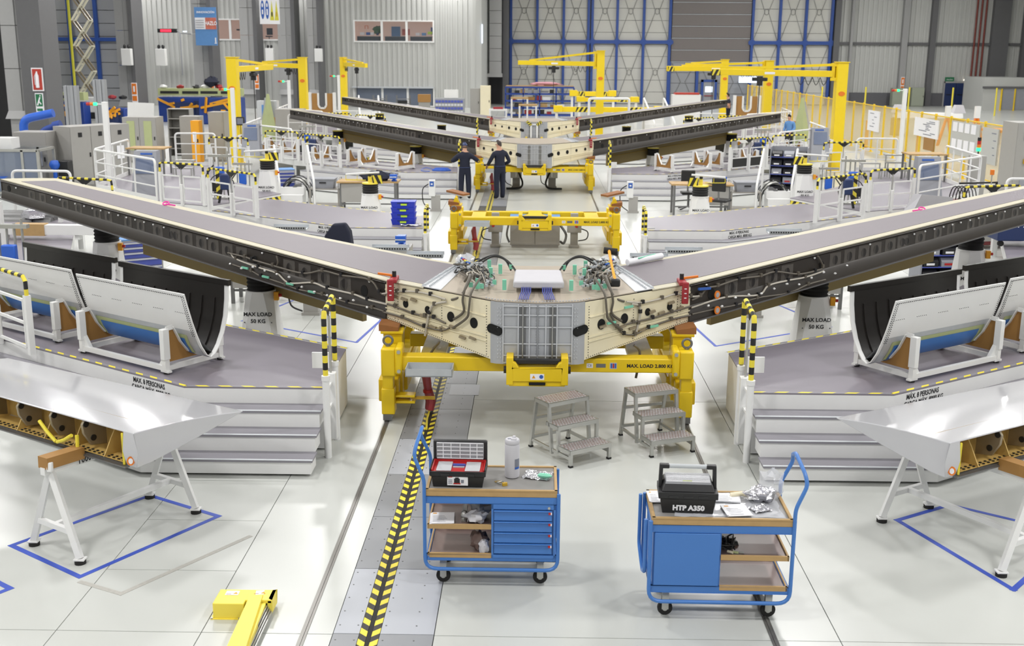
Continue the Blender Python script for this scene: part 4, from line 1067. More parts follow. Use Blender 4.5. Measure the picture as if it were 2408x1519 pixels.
def make_tip(s):
    t = thing('wing_tip_section', 'glossy white wing tip section with open ribbed bay, on the %s trestle' % sname(s), 'aircraft part', (0, 0, 0))
    W = Vector((.85, -.53, 0)).normalized()       # inward along the open bay
    E = Vector((3.66, 9.58, 0)); OUT = -W
    D = Vector((.53, .85, 0)).normalized() 
    def pt(a, b, z): p = E - Vector((W.x * -1, W.y, 0)) * 0; return None
    ux = Vector((.848, .53, 0))                   # outboard direction in |x|, y
    tipx = Vector((2.95, 10.72, 1.075))
    def up(a): return E + ux * a + Vector((0, 0, 1.215))
    def lo(a): return E + ux * a + Vector((0, .02, .885))
    def bk(a): 
        p = tipx + Vector((1.19, .64, .02)).normalized() * (a * 1.02); return p
    n = 7; secs = []
    def ring(a):
        u, l, b = up(a), lo(a), bk(a)
        m1 = u.lerp(b, .35) + Vector((0, 0, .035)); m2 = u.lerp(b, .7) + Vector((0, 0, .025)); c1 = u + Vector((0, 0, .012))
        k1 = l.lerp(b, .12) + Vector((0, 0, -.02)); k2 = l.lerp(b, .5) + Vector((0, 0, -.02))
        return u, c1, m1, m2, b, k2, k1, l
    # closed skin without the bay: upper and lower sheets and the tip face
    aa = [0, .14, .6, 1.1, 1.7, 2.3, 2.9, 3.5]
    sk = MB(s)
    R_ = [ring(a) for a in aa]
    for q, w in zip(R_, R_[1:]):
        for i in range(len(q) - 1):
            sk.face([q[i], q[i + 1], w[i + 1], w[i]])
    q = R_[0]
    nose = [q[0], Vector((q[0] + q[7])) / 2 + Vector((-.05, -.06, 0)), q[7]]
    sk.face([q[0], q[1], q[2], q[3], q[4], q[5], q[6], q[7], nose[1]])
    w = R_[1]; mid2 = (w[0] + w[7]) / 2 + Vector((-.0, -.06, 0))
    sk.face([q[0], nose[1], mid2, w[0]]); sk.face([nose[1], q[7], w[7], mid2])
    o = sk.build('outer_skin', 'gloss_white', t)
    md = o.modifiers.new('edge', 'BEVEL'); md.width = .022; md.segments = 3; md.limit_method = 'ANGLE'; md.angle_limit = .5
    # bay: back wall, floor, ribs, hinge fittings
    V = Vector((-.28, .40, 0))
    def at(a, f, z): 
        return E + ux * a + V * f + Vector((0, 0, z))
    bay = MB(s); bay.face([at(.16, .55, .90), at(3.5, .55, .90), at(3.5, .55, 1.215), at(.16, .55, 1.215)]); bay.face([at(.15, 0.03, .905), at(3.5, 0.03, .905), at(3.5, .56, .91), at(.15, .56, .91)])
    bay.face([at(.15, 0, .89), at(.15, .56, .9), at(.15, .56, 1.215), at(.15, 0.0, 1.205)])
    bay.build('bay_lining', 'bay_yellow', t, smooth=False)
    MB(s).bar(at(.155, .0, .9), at(.155, .0, 1.2), .02, .03).build('bay_edge', 'hz_yellow', t, smooth=False)
    MB(s).bar(at(.1, -.03, .888), at(3.5, -.03, .888), .05, .014).build('lower_lip', 'alu_dark', t, smooth=False)
    for k, a in enumerate((.46, .92, 1.36, 1.8, 2.3, 2.8)):
        if k % 2 == 0 or True:
            MB(s).extr([at(a, .02, .905), at(a, .55, .905), at(a, .55, 1.2), at(a, .38, 1.2), at(a, .2, 1.06), at(a, .08, .95)], ux * .012).build('bay_rib', 'bay_yellow', t, smooth=False)
    for a in (.72, 1.2, 1.72, 2.3):
        h = MB(s).extr([at(a, .5, .92), at(a, .15, .95), at(a, .0, 1.08), at(a, -.02, 1.17), at(a, .08, 1.23), at(a, .2, 1.19), at(a, .5, 1.1)], ux * .03).build('hinge_fitting', 'fitting', t, bevel=.006)
        for z, f in ((1.17, .06), (1.02, .2)):
            MB(s).disc(at(a, f, z) - ux * .004, ux, .03, .03, n=12, depth=.004).build('bushing', 'plastic_black', h, smooth=False)
    ho = MB(s)
    for k in range(46):
        for r in range(2): ho.box(at(.22 + k * .07, .08 + .07 * r, .914), (.022, .022, .004))
    ho.build('drain_hole', 'hole_black', t, kind='stuff', smooth=False)
    m = (R_[0][0] + R_[0][7]) / 2; 
    p = q[7].lerp(w[7], .55) + Vector((-.02, -.055, .075))
    MB(s).disc(p, (-.35, -.85, .1), .034, .042, n=14, depth=.004).build('orange_ring', 'orange', t, smooth=False); MB(s).disc(p + Vector((-.001, -.004, 0)), (-.35, -.85, .1), .02, .027, n=12, depth=.003).build('ring_centre', 'paper', t, smooth=False)
    if s < 0:
        for k, (a, f, z, a2, f2, z2) in enumerate(((1.35, .0, 1.1, 1.08, -.05, .95), (1.06, -.05, .95, .83, -.05, 1.06), (.77, -.02, 1.07, .76, -.04, .93))):
            tag(MB(s).tube([at(a, f - .06, z), at(a, f - .06, z).lerp(at(a2, f2 - .06, z2), .5) + Vector((0, 0, -.012)), at(a2, f2 - .06, z2)], .018, 8).build('foam_sleeve', 'hz_yellow'), ('yellow foam sleeve hanging in bay of left white tip, leftmost of three', 'yellow foam sleeve hanging in bay of left white tip, middle one', 'yellow foam sleeve hanging upright in bay of left white tip, rightmost')[k], 'foam sleeve')
    return t
for s in (-1, 1): make_trestle(s); make_tip(s)
# ------------------------------------------------------------------ outer decks, guard rails, gates
def make_deck(s):
    t = thing('outer_deck', 'x', 'platform', (0, S[1], 0))
    poly = [(8.2, 2.2), (9.7, 2.95), (12.4, 5.75), (12.75, 9.5), (12.2, 12.35), (10.7, 12.3), (9.0, 7.6), (6.95, 4.8), (7.55, 3.4)]
    MB(s).prism(poly, .55, .745).build('deck_body', 'white', t, smooth=False)
    MB(s).prism(poly, .745, .762).build('deck', 'deck', t, smooth=False)
    for p in poly[:8]: MB(s).bx(p[0] - .06, p[0] + .06, p[1] + .05, p[1] + .17, .0, .55).build('leg', 'white', t, smooth=False)
    h = MB(s); hazard_strip(h, (6.95, 4.78, .65), (7.55, 3.38, .65), .1, .12, .04, nrm=(-.9, -.4, 0)); h.build('edge_marking', ['hz_yellow', 'hz_black'], t, smooth=False)
    MB(s).prism([(8.6, 5.6), (9.4, 6.2), (9.8, 7.4), (9.3, 7.6)], .0, .5).build('under_box', 'cab_grey_d', t, smooth=False)
    return t
d_ref = {}
for s in (-1, 1):
    d = d_ref[s] = make_deck(s); d['label'] = 'grey outer deck with white sides, second station on the %s' % sname(s); d['group'] = 'outer decks'
    dup(d, (0, S[0], 0), 0, 'grey outer deck beyond the nearest %s wing tip' % sname(s), 'outer decks')
    d3_ = dup(d, (0, S[2], 0), 0, 'grey outer deck beyond the third %s wing tip' % sname(s), 'outer decks'); d3_.scale = (.89, 1, 1)
RAILN = 0
def guard_rail(p0, p1, z, label, h=1.08, posts=3, open_end=False):
    t = thing('guard_rail', label, 'railing', (p0[0], p0[1], z), group='white guard rails')
    a = Vector((0, 0, 0)); b = Vector((p1[0] - p0[0], p1[1] - p0[1], 0)); up = Vector((0, 0, h))
    MB().tube(arc([a, a + up, b + up, b], .12), .032, 8).build('rail_frame', 'white', t)
    for f in (.36, .68): MB().tube([a + up * f, b + up * f], .02, 6).build('mid_rail', 'white', t)
    for k in range(1, posts): 
        q = a.lerp(b, k / posts); MB().tube([q, q + up], .024, 6).build('post', 'white', t)
    MB().bar(a + Vector((0, 0, .06)), b + Vector((0, 0, .06)), .02, .12).build('toe_board', 'white', t, smooth=False)
    return t
def safety_gate(p0, p1, z, label, hz=True, boards=False):
    t = thing('safety_gate', label, 'gate', (p0[0], p0[1], z), group='white double leaf gates with striped bars')
    b = Vector((p1[0] - p0[0], p1[1] - p0[1], 0)); L = b.length; d = b.normalized(); up = Vector((0, 0, 1)); H = .78
    for q in (Vector((0, 0, 0)), b): MB().bar(q, q + up * H, .075, .075, hint=d).build('post', 'white', t, smooth=False)
    m = b * .5; MB().bar(m - up * .05, m + up * .5, .11, .07, hint=d).build('centre_post', 'white', t, bevel=.01)
    for a0, a1 in ((.06, .46), (.54, .94)):
        lf = MB(); p, q = b * a0, b * a1
        for zz in (.08, .40, .70): lf.bar(p + up * zz, q + up * zz, .03, .035)
        for w in (p, q): lf.bar(w + up * .08, w + up * .70, .03, .03, hint=d)
        g = lf.build('gate_leaf', 'white', t, smooth=False)
        if boards: MB().bar(p + up * .24, q + up * .24, .01, .34).build('gate_panel', 'plastic_black', t, smooth=False)
    if hz:
        pts = arc([Vector((0, 0, .76)), up * 1.02, b + up * 1.02, b + up * .76], .06)
        MB().tube(resample(pts, .10), .027, 8, stripes=True).build('hazard_tube', ['hz_yellow', 'plastic_black'], t)
        MB().extr([m - d * .22 + up * 1.0, m + d * .22 + up * 1.0, m + up * .86], Vector((-d.y, d.x, 0)) * .012).build('gusset', 'plastic_black', t, smooth=False)
        MB().cyl(m + up * .5, m + up * .9, .015, 6).build('rod', 'alu', t)
    return t
ordn = {0: 'near', 1: 'second', 2: 'third'}
for s in (-1, 1):
    side = sname(s)
    for i in (0, 1, 2):
        y = S[i]; kx = .89 if i == 2 else 1.0
        safety_gate((s * 8.32, y + 2.25), (s * 9.62, y + 2.9), .76, 'striped bar gate on the outer front of the %s %s deck' % (ordn[i], side))
        if not (i == 0 and s > 0 and False):
            safety_gate((s * 6.5, y + .18), (s * 8.0, y + 1.55), .76, 'striped bar gate on swept front of the %s %s platform' % (ordn[i], side), boards=(i == 2 and s > 0))
        if i < 2: safety_gate((s * 10.75, S[i] + 11.45), (s * 9.35, S[i] + 11.0), .76, 'striped bar gate at the rear of the %s %s deck' % (ordn[i], side))
        if i > 0:
            guard_rail((s * 9.75 * kx, y + 2.95), (s * 12.35 * kx, y + 5.7), .76, 'white tube railing on front corner of the %s %s deck' % (ordn[i], side))
        guard_rail((s * 12.4 * kx, y + 5.85), (s * 12.7 * kx, y + 9.4), .76, 'white tube railing along the outer side of the %s %s deck' % (ordn[i], side), posts=4)
        guard_rail((s * 12.1 * kx, y + 12.2), (s * 10.75 * kx, y + 12.2), .76, 'white tube railing across the rear of the %s %s deck' % (ordn[i], side), posts=2)
    # left white post cluster below the nearest gate
for s in (-1, 1):
    t = thing('access_stairs', 'white stairs with two sloping handrails beside the second %s outer deck' % sname(s), 'stairs', (s * 7.35, S[2] - 4.3, 0))
    for k in range(3): MB(s).bx(-.45, .45, -.3 + k * .28, k * .28, .0, .2 + .19 * k).build('step', 'white', t, smooth=False)
    for x in (-.5, .5):
        MB(s).tube(arc([(x - .5, -1.0, 0), (x - .5, -1.0, .9), (x, .7, 1.85), (x, .7, .0)], .15), .035, 8).build('handrail', 'white', t)
# ------------------------------------------------------------------ blue carts in the foreground
def make_cart(s, drawers, label, loc, rz):
    t = thing('workshop_cart', label, 'cart', loc, rz)
    W, Dp = .57, .30
    def mb(): return MB(s, .085)
    mb().bx(-W, W, -Dp, Dp, .765, .815).build('table_board', 'ply', t, bevel=.004)
    mb().bx(-W + .025, W - .02, -Dp + .03, Dp - .02, .815, .819).build('table_mat', 'mat_grey', t, smooth=False)
    for y in (Dp - .01, -Dp + .01): mb().bx(-W, W, y - .012, y + .012, .815, .83).build('table_edge', 'ply', t, smooth=False)
    for x in (-W + .012, W - .012): mb().bx(x - .012, x + .012, -Dp, Dp, .815, .83).build('table_edge', 'ply', t, smooth=False)
    for z0, z1 in ((.70, .765), (.165, .225)):
        mb().bx(-W, W, -Dp, -Dp + .03, z0, z1).bx(-W, W, Dp - .03, Dp, z0, z1).bx(-W, -W + .03, -Dp, Dp, z0, z1).bx(W - .03, W, -Dp, Dp, z0, z1).build('frame_rail', 'cart_blue', t, bevel=.004)
    for y in (-Dp - .002, Dp + .002):
        mb().tube(arc([(-W - .012, y, .82), (-W - .012, y, .085), (W + .012, y, .085), (W + .012, y, .80)], .11), .0165, 8).build('frame_tube', 'cart_blue', t)
    hp = arc([(-W - .012, -Dp, .80), (-W - .012, -Dp, .92), (-W - .10, -Dp + .02, 1.12), (-W - .085, -Dp + .06, 1.2), (-W - .05, -.02, 1.30), (-W - .085, Dp - .06, 1.2), (-W - .10, Dp - .02, 1.12), (-W - .012, Dp, .92), (-W - .012, Dp, .80)], .05, 4)
    mb().tube(hp, .0165, 8).build('push_handle', 'cart_blue', t)
    x0, x1 = -W + .012, .0
    for z in (.475, .205):
        sh = mb().bx(x0, x1, -Dp + .012, Dp - .02, z, z + .012).build('shelf', 'tray_brown', t, smooth=False)
        mb().bx(x0, x1, -Dp, -Dp + .018, z - .012, z + .03).bx(x0, x0 + .014, -Dp, Dp - .02, z - .01, z + .03).build('shelf_edge', 'ply', t, smooth=False)
        mb().bx(x0, x1, Dp - .02, Dp - .012, z, z + .06).build('shelf_back', 'tray_brown', t, smooth=False)

    mb().bx(.0, W - .012, -Dp + .014, Dp - .02, .2, .70).build('cabinet_body', 'cart_blue', t, smooth=False)
    if drawers:
        mb().bx(.0, W - .012, -Dp - .004, -Dp + .016, .655, .70).build('cabinet_fascia', 'cart_blue', t, smooth=False)
        lk = mb().cyl((.50, -Dp - .012, .672), (.50, -Dp, .672), .012, 12).build('lock', 'alu', t)
        for k in range(4):
            z1 = .645 - k * .103
            d = mb().bx(.022, W - .042, -Dp - .008, -Dp + .014, z1 - .095, z1 - .012).extr([(.022, -Dp - .008, z1 - .012), (.022, -Dp - .022, z1 - .008), (.022, -Dp - .022, z1), (.022, -Dp + .01, z1)], (W - .064, 0, 0)).build('drawer', 'cart_blue', t, bevel=.003)
            mb().bx(W - .075, W - .055, -Dp - .026, -Dp - .018, z1 - .028, z1 - .008).build('catch', 'red', d, smooth=False); mb().bx(W - .055, W - .045, -Dp - .026, -Dp - .018, z1 - .028, z1 - .008).build('catch_end', 'paper', d, smooth=False)
        mb().bx(0.0, .018, -Dp - .004, -Dp + .016, .2, .70).bx(W - .03, W - .012, -Dp - .004, -Dp + .016, .2, .70).bx(.0, W - .012, -Dp - .004, -Dp + .016, .2, .228).build('cabinet_trim', 'cart_blue', t, smooth=False)
    else:
        mb().bx(.012, W - .024, -Dp - .006, -Dp + .014, .232, .695).build('door', 'cart_blue', t, bevel=.004)
        q = arc([(W + .05, -Dp + .03, .80), (W + .05, -Dp + .02, .34), (W + .04, 0, .22), (W + .05, Dp - .02, .34), (W + .05, Dp - .03, .80)], .06)
        mb().tube(q, .0165, 8).build('side_hanger', 'cart_blue', t)
    for x in (-.43, .43):
        for y in (-.20, .20):
            c = MB(s).bx(x - .09, x + .09, y - .07, y + .07, .235, .250).build('caster_plate', 'cart_navy', t, smooth=False)
            MB(s).bx(x - .028, x + .028, y - .03, y - .022, .06, .235).bx(x - .028, x + .028, y + .022, y + .03, .06, .235).bx(x - .028, x + .028, y - .03, y + .03, .222, .235).build('caster_fork', 'alu', c, smooth=False)
            MB(s).lathe([(.02, -.018), (.058, -.018), (.064, -.010), (.064, .010), (.058, .018), (.02, .018)], n=18).build('caster_wheel', 'rubber', c)
            w = c.children if False else CH[c.name][-1]
            w.location = (s * x, y, .064); w.rotation_euler = (PI / 2, 0, 0)
            MB(s).cyl((x, y - .024, .064), (x, y + .024, .064), .022, 12).build('caster_hub', 'alu', c)
    return t
C1 = (-.41, 9.41, 0); C2 = (1.495, 8.86, 0)
cart1 = make_cart(1, True, 'blue workshop cart with drawers on the right and open toolbox on top', C1, -.006)
cart2 = make_cart(-1, False, 'blue workshop cart with plain door on the left and closed toolbox on top', C2, -.012)
TZ = .904; SH1 = .573; SH2 = .303
# open toolbox
def toolbox_open(loc, rz):
    t = thing('toolbox', 'open black toolbox with red tray on the left blue cart', 'toolbox', loc, rz)
    w, d, h = .235, .13, .15; th = .006
    b = MB(); b.loft([[(-w + .02, -d + .012, 0), (w - .02, -d + .012, 0), (w - .02, d - .012, 0), (-w + .02, d - .012, 0)], [(-w + .005, -d, h - .05), (w - .005, -d, h - .05), (w - .005, d, h - .05), (-w + .005, d, h - .05)], [(-w - .01, -d - .006, h - .045), (w + .01, -d - .006, h - .045), (w + .01, d, h - .045), (-w - .01, d, h - .045)], [(-w - .01, -d - .006, h - .01), (w + .01, -d - .006, h - .01), (w + .01, d, h - .01), (-w - .01, d, h - .01)]])
    b.bx(-w - .01, w + .01, -d - .006, -d + .004, h - .02, h).bx(-w - .01, -w, -d, d, h - .02, h + .02).bx(w, w + .01, -d, d, h - .02, h + .02)
    b.build('box_body', 'plastic_black', t, bevel=.006)
    MB().bx(-w + .01, w - .01, -d + .012, d - .01, h - .025, h - .008).build('red_tray', 'red', t, smooth=False)
    MB().bx(-w + .004, w - .004, d - .014, d - .006, h - .01, h + .018).bx(-w + .004, -w + .014, -d + .01, d - .006, h - .01, h + .012).bx(w - .014, w - .004, -d + .01, d - .006, h - .01, h + .012).build('tray_rim', 'red', t, smooth=False)
    for x in (-.125, .125): MB().bx(x - .065, x + .065, -d + .02, d - .025, h - .008, h + .004).build('compartment_lid', 'titan_light', t, bevel=.004)
    MB().bx(-.055, .055, .02, .05, h - .008, h + .006).build('blue_case', 'drawer_blue', t, smooth=False)
    MB().bx(-.05, .05, -.02, -.0, h - .008, h + .0).build('silver_strip', 'galv', t, smooth=False)
    lid = MB().bx(-w - .005, w + .005, d + .002, d + .05, h - .01, h + .19).build('lid', 'plastic_black', t, bevel=.012)
    MB().bx(-w + .025, w - .025, d - .012, d + .004, h + .025, h + .175).build('organizer', 'clear_film', lid, bevel=.006)
    g = MB()
    for z in (.03, .065, .10, .135, .17): g.bx(-w + .03, w - .03, d - .016, d - .012, h + z - .003, h + z + .003)
    for x in (-.15, -.08, .0, .09, .15): g.bx(x - .003, x + .003, d - .016, d - .012, h + .03, h + .172)
    g.build('organizer_divider', 'paper', lid, smooth=False)
    for x in (-.11, .11): MB().bx(x - .04, x + .04, -d - .014, -d - .004, h - .045, h - .02).build('latch', 'plastic_black', t, bevel=.003)
    lb = MB().bx(-.09, .09, -d - .001, -d + .006, .022, .112)
    o = lb.build('label', 'paper', t, smooth=False)
    MB().bx(-.082, -.045, -d - .003, -d - .001, .096, .108).build('label_mark', 'red', o, smooth=False)
    MB().bx(-.03, .02, -d - .003, -d - .001, .042, .085).bx(-.02, .01, -d - .003, -d - .001, .085, .095).build('label_picture', 'plastic_black', o, smooth=False)
    MB().bx(-.036, .026, -d - .0035, -d - .001, .034, .044).build('label_picture_base', 'red', o, smooth=False); MB().bx(.03, .055, -d - .003, -d - .001, .045, .075).build('label_picture_tray', 'ink_grey', o, smooth=False)
    for k in range(3): MB().bx(-.082, -.045, -d - .003, -d - .001, .04 + k * .014, .046 + k * .014).build('label_line', 'ink_grey', o, smooth=False)
    return t
toolbox_open((-.705, 9.31, TZ), -.03)
def toolbox_closed(loc, rz):
    t = thing('toolbox', 'closed black toolbox with raised handle on the right blue cart', 'toolbox', loc, rz)
    w, d = .238, .13
    MB().loft([[(-w + .03, -d + .02, 0), (w - .03, -d + .02, 0), (w - .03, d - .02, 0), (-w + .03, d - .02, 0)], [(-w + .012, -d + .006, .13), (w - .012, -d + .006, .13), (w - .012, d - .006, .13), (-w + .012, d - .006, .13)], [(-w - .005, -d - .006, .135), (w + .005, -d - .006, .135), (w + .005, d, .135), (-w - .005, d, .135)], [(-w - .005, -d - .006, .19), (w + .005, -d - .006, .19), (w + .005, d, .19), (-w - .005, d, .19)]]).build('box_body', 'plastic_black', t, bevel=.008)
    MB().loft([[(-w + .02, -d + .008, .19), (w - .02, -d + .008, .19), (w - .02, d - .01, .19), (-w + .02, d - .01, .19)], [(-w + .045, -d + .06, .255), (w - .045, -d + .06, .255), (w - .045, d - .03, .265), (-w + .045, d - .03, .265)]]).build('lid', 'plastic_black', t, bevel=.008)
    og = MB().loft([[(-w + .05, -d + .05, .245), (w - .05, -d + .05, .245), (w - .05, d - .05, .27), (-w + .05, d - .05, .27)], [(-w + .055, -d + .055, .262), (w - .055, -d + .055, .262), (w - .055, d - .055, .287), (-w + .055, d - .055, .287)]]).build('organizer', 'clear_film', t, smooth=False)
    g = MB()
    for k in range(10): g.bar((-w + .06, -d + .06 + k * .0145, .264 + k * .0022), (w - .06, -d + .06 + k * .0145, .264 + k * .0022), .004, .004)
    g.build('organizer_line', 'paper', og, smooth=False)
    MB().bx(-.045, .03, -d + .06, -d + .075, .266, .27).build('maker_plate', 'lime_fabric', og, smooth=False)
    for sx in (-1, 1):
        MB().extr([(sx * (w + .002), -.02, .17), (sx * (w + .002), .05, .17), (sx * (w - .005), .05, .375), (sx * (w - .005), .0, .375)], (-sx * .03, 0, 0)).bx(sx * (w - .085), sx * (w - .005), .0, .05, .345, .38).build('handle_arm', 'plastic_black', t, bevel=.006)
    MB().cyl((-w + .08, .025, .362), (w - .08, .025, .362), .018, 12).build('handle_grip', 'galv', t)
    for x in (-.12, 0, .12): MB().bx(x - .04, x + .04, -d - .012, -d - .004, .14, .16).build('latch', 'plastic_black', t, bevel=.003)
    text('box_text', 'HTP A350', .062, 'paper', t, (.005, -d + .0065, .052), frame((1, 0, 0), (0, -.1, 1)), bold=.0035, sx=.98)
    return t
toolbox_closed((1.225, 8.79, TZ), -.05)
b = thing('wipes_canister', 'tall white wipes canister standing on the left blue cart', 'canister', (-.24, 9.46, TZ))
MB().lathe([(.05, 0), (.064, .008), (.066, .02), (.066, .30), (.062, .312), (.064, .315), (.066, .345), (.06, .356), (.02, .362)], n=28).build('can_body', 'white_soft', b)
MB().bx(-.01, .035, -.045, .01, .355, .37).loft([[(.0, -.02, .365), (.03, -.02, .365), (.03, .02, .365), (.0, .02, .365)], [(.005, -.012, .385), (.028, -.012, .385), (.028, .012, .385), (.005, .012, .385)]]).build('flip_cap', 'white_soft', b, bevel=.004)
MB().disc((-.025, -.01, .361), (0, 0, 1), .016, .01, up=(0, 1, 0), n=10, depth=.002).build('cap_hole', 'ink_grey', b, smooth=False)
lp = MB()
for k in range(5):
    a0, a1 = math.radians(-68 + k * 9), math.radians(-59 + k * 9); r = .0672
    lp.face([(r * math.cos(a0), r * math.sin(a0), .11), (r * math.cos(a1), r * math.sin(a1), .11), (r * math.cos(a1), r * math.sin(a1), .185), (r * math.cos(a0), r * math.sin(a0), .185)], 0)
    lp.face([(r * math.cos(a0), r * math.sin(a0), .09), (r * math.cos(a1), r * math.sin(a1), .09), (r * math.cos(a1), r * math.sin(a1), .11), (r * math.cos(a0), r * math.sin(a0), .11)], 1)
lp.build('label', ['ink_grey', 'ink_blue'], b)
def crumple(nx, ny, w, d, amp, seed, edge=1.0):
    rnd = random.Random(seed); mb = MB(); V = [[Vector((-w / 2 + w * i / nx + rnd.uniform(-1, 1) * w / nx * .25, -d / 2 + d * j / ny + rnd.uniform(-1, 1) * d / ny * .25, max(.001, rnd.uniform(0, amp)))) for j in range(ny + 1)] for i in range(nx + 1)]
    for i in range(nx):
        for j in range(ny): mb.face([V[i][j], V[i + 1][j], V[i + 1][j + 1], V[i][j + 1]])
    return mb
def lay(mb, name, mat, loc, rz, lab, cat, thick=.0015, grp=None):
    o = mb.build(name, mat, smooth=False); o.location = loc; o.rotation_euler = (0, 0, rz)
    md = o.modifiers.new('thickness', 'SOLIDIFY'); md.thickness = thick; md.offset = 1
    return tag(o, lab, cat, grp)
lay(crumple(12, 8, .25, .2, .018, 2), 'foil_bag', 'silver_foil', (-.01, 9.48, TZ + .001), -.25, 'crumpled clear silver bag lying on the right end of left cart', 'bag')
mp = MB().blob((0, 0, .022), (.14, .065, .044), 4, 10, 7, .12).build('mint_pad', 'green_tape'); mp.location = (.05, 9.40, TZ + .014); mp.rotation_euler = (0, 0, -.2); tag(mp, 'mint green folded pad inside the silver bag on left cart', 'pad')
pk = thing('padlock', 'small brass padlock with open shackle on the left cart table', 'padlock', (-.30, 9.24, TZ)); pk.rotation_euler = (0, 0, .4)
MB().bx(-.022, .022, -.012, .012, 0, .03).build('lock_body', 'ochre', pk, bevel=.003); MB().tube(arc([(-.03, .012, .012), (-.05, .07, .012), (.01, .085, .012), (.015, .03, .012)], .02), .005, 6).build('shackle', 'alu', pk)
tag(MB().tube([(-.35 + .04 * math.cos(a), 9.325 + .018 * math.sin(a), TZ + .004) for a in [i * PI / 6 for i in range(11)]], .0025, 5).build('wire_ring', 'ochre'), 'thin brass wire ring beside padlock on left cart', 'ring')
def papers(loc, rz, w, d, n, lab, seed=0, tilt=0):
    t = thing('paper_stack', lab, 'papers', loc, rz); rnd = random.Random(seed)
    for k in range(n):
        o = MB().box((rnd.uniform(-.01, .01), rnd.uniform(-.01, .01), .002 + k * .0035), (w, d, .003)).build('sheet', 'paper', t, smooth=False)
    z = .0045 + (n - 1) * .0035
    for k in range(5): MB().bx(-w * .4, w * (.1 + .06 * (k % 3)), d * .1 - k * .03, d * .1 - k * .03 + .004, z, z + .0004).build('print_line', 'ink_grey', t, smooth=False)
    MB().bx(-w * .42, -w * .25, d * .32, d * .40, z, z + .0004).build('print_mark', 'amber', t, smooth=False)
    return t
papers((-.85, 9.25, SH1), .05, .2, .24, 7, 'stack of printed sheets on upper shelf of left cart', 1)
sp = thing('spray_gun', 'chrome fitting with braided hose on upper shelf of left cart', 'tool', (-.66, 9.33, SH1))
MB().tube([(0, .16, .03), (.0, .06, .035), (0, 0, .03)], [.024, .024, .028], 10).build('hose', 'alu_dark', sp); MB().lathe([(.012, 0), (.03, .01), (.03, .04), (.016, .06)], (0, -.04, 0), 12).bx(-.02, .02, -.12, -.06, 0, .012).build('nozzle', 'alu', sp)
def rag(loc, d, mat, lab, seed, cat='rag'):
    return tag(MB().blob((0, 0, d[2] / 2), d, seed, 12, 8, .28).build('rag', mat), lab, cat), loc
for (o, l) in (rag((-.52, 9.36, SH1), (.2, .24, .17), 'grey_box', 'crumpled grey cloth on upper shelf of left cart', 8), rag((-.55, 9.22, SH1), (.2, .16, .1), 'white_soft', 'crumpled white cloth in front of grey one, upper shelf of left cart', 4),
               rag((-.53, 9.27, SH2), (.16, .2, .15), 'tray_brown', 'crumpled brownish grey cloth on lower shelf of left cart', 12), rag((-.48, 9.17, SH2), (.09, .1, .12), 'white_soft', 'small white cloth at front of lower shelf, left cart', 6)): o.location = l
# right cart things
lay(crumple(12, 8, .9, .52, .006, 5), 'plastic_sheet', 'clear_film', (1.55, 8.87, TZ + .001), 0, 'clear plastic sheet spread over the right cart table', 'sheet', .001)
papers((1.63, 8.72, TZ + .009), .12, .2, .22, 4, 'printed sheets in plastic sleeve lying at the front of right cart', 3)
papers((1.58, 9.0, TZ + .009), -.1, .26, .18, 3, 'white sheets lying behind toolbox on the right cart', 4)
papers((.985, 9.0, TZ + .009), .02, .1, .24, 3, 'white sheets half hidden left of the closed toolbox', 6)
w = tag(MB().blob((0, 0, .06), (.24, .17, .12), 21, 14, 9, .35).build('foil_bundle', 'silver_foil'), 'bundle of crinkled silver strapping in clear bag on right cart', 'bundle'); w.location = (1.87, 8.96, TZ + .008)
pb = tag(MB().blob((0, 0, .11), (.24, .2, .26), 33, 12, 8, .3).build('plastic_bag', 'clear_film'), 'open clear plastic bag beside handle of the right cart', 'bag'); pb.location = (1.97, 9.03, TZ + .006)
lay(crumple(7, 6, .16, .13, .02, 9), 'foil_packet', 'silver_foil', (1.83, 8.76, TZ + .010), .4, 'small crumpled clear packet in front of silver bundle, right cart', 'packet')
gv = thing('wrapped_tool', 'pale wrapped tool with black tip beside the papers, right cart', 'tool', (1.73, 9.04, TZ + .01)); MB().tube([(-.1, -.02, .02), (.0, 0, .025), (.06, -.03, .02)], .02, 8).build('wrap', 'cream', gv); MB().blob((.09, -.05, .025), (.05, .045, .04), 3, 8, 6, .1).build('tip', 'plastic_black', gv)
gl = tag(MB().loft([[(-.06, -.12, 0), (.08, -.13, 0), (.02, .14, 0), (-.06, .14, 0)], [(-.05, -.11, .035), (.07, -.12, .03), (.02, .13, .02), (-.05, .13, .025)]]).build('black_pouch', 'plastic_black'), 'black folded pouch on upper shelf of right cart', 'pouch'); gl.location = (1.60, 8.93, SH1)
hs = thing('cable_bunch', 'bunch of black cables with pale plugs on upper shelf of right cart', 'cables', (1.54, 8.75, SH1)); rnd = random.Random(3)
cb = MB()
for k in range(14): cb.tube(spline([(rnd.uniform(-.03, .1), rnd.uniform(-.1, .1), rnd.uniform(.01, .09)) for _ in range(4)], 4), .007, 5)
cb.build('black_cable', 'cable_black', hs, kind='stuff')
for k in range(3): MB().cyl((.02 + .04 * k, -.1 - .01 * k, .014), (.06 + .045 * k, -.13, .014), .011, 8).build('plug', ('cream', 'lime_fabric', 'alu')[k], hs)
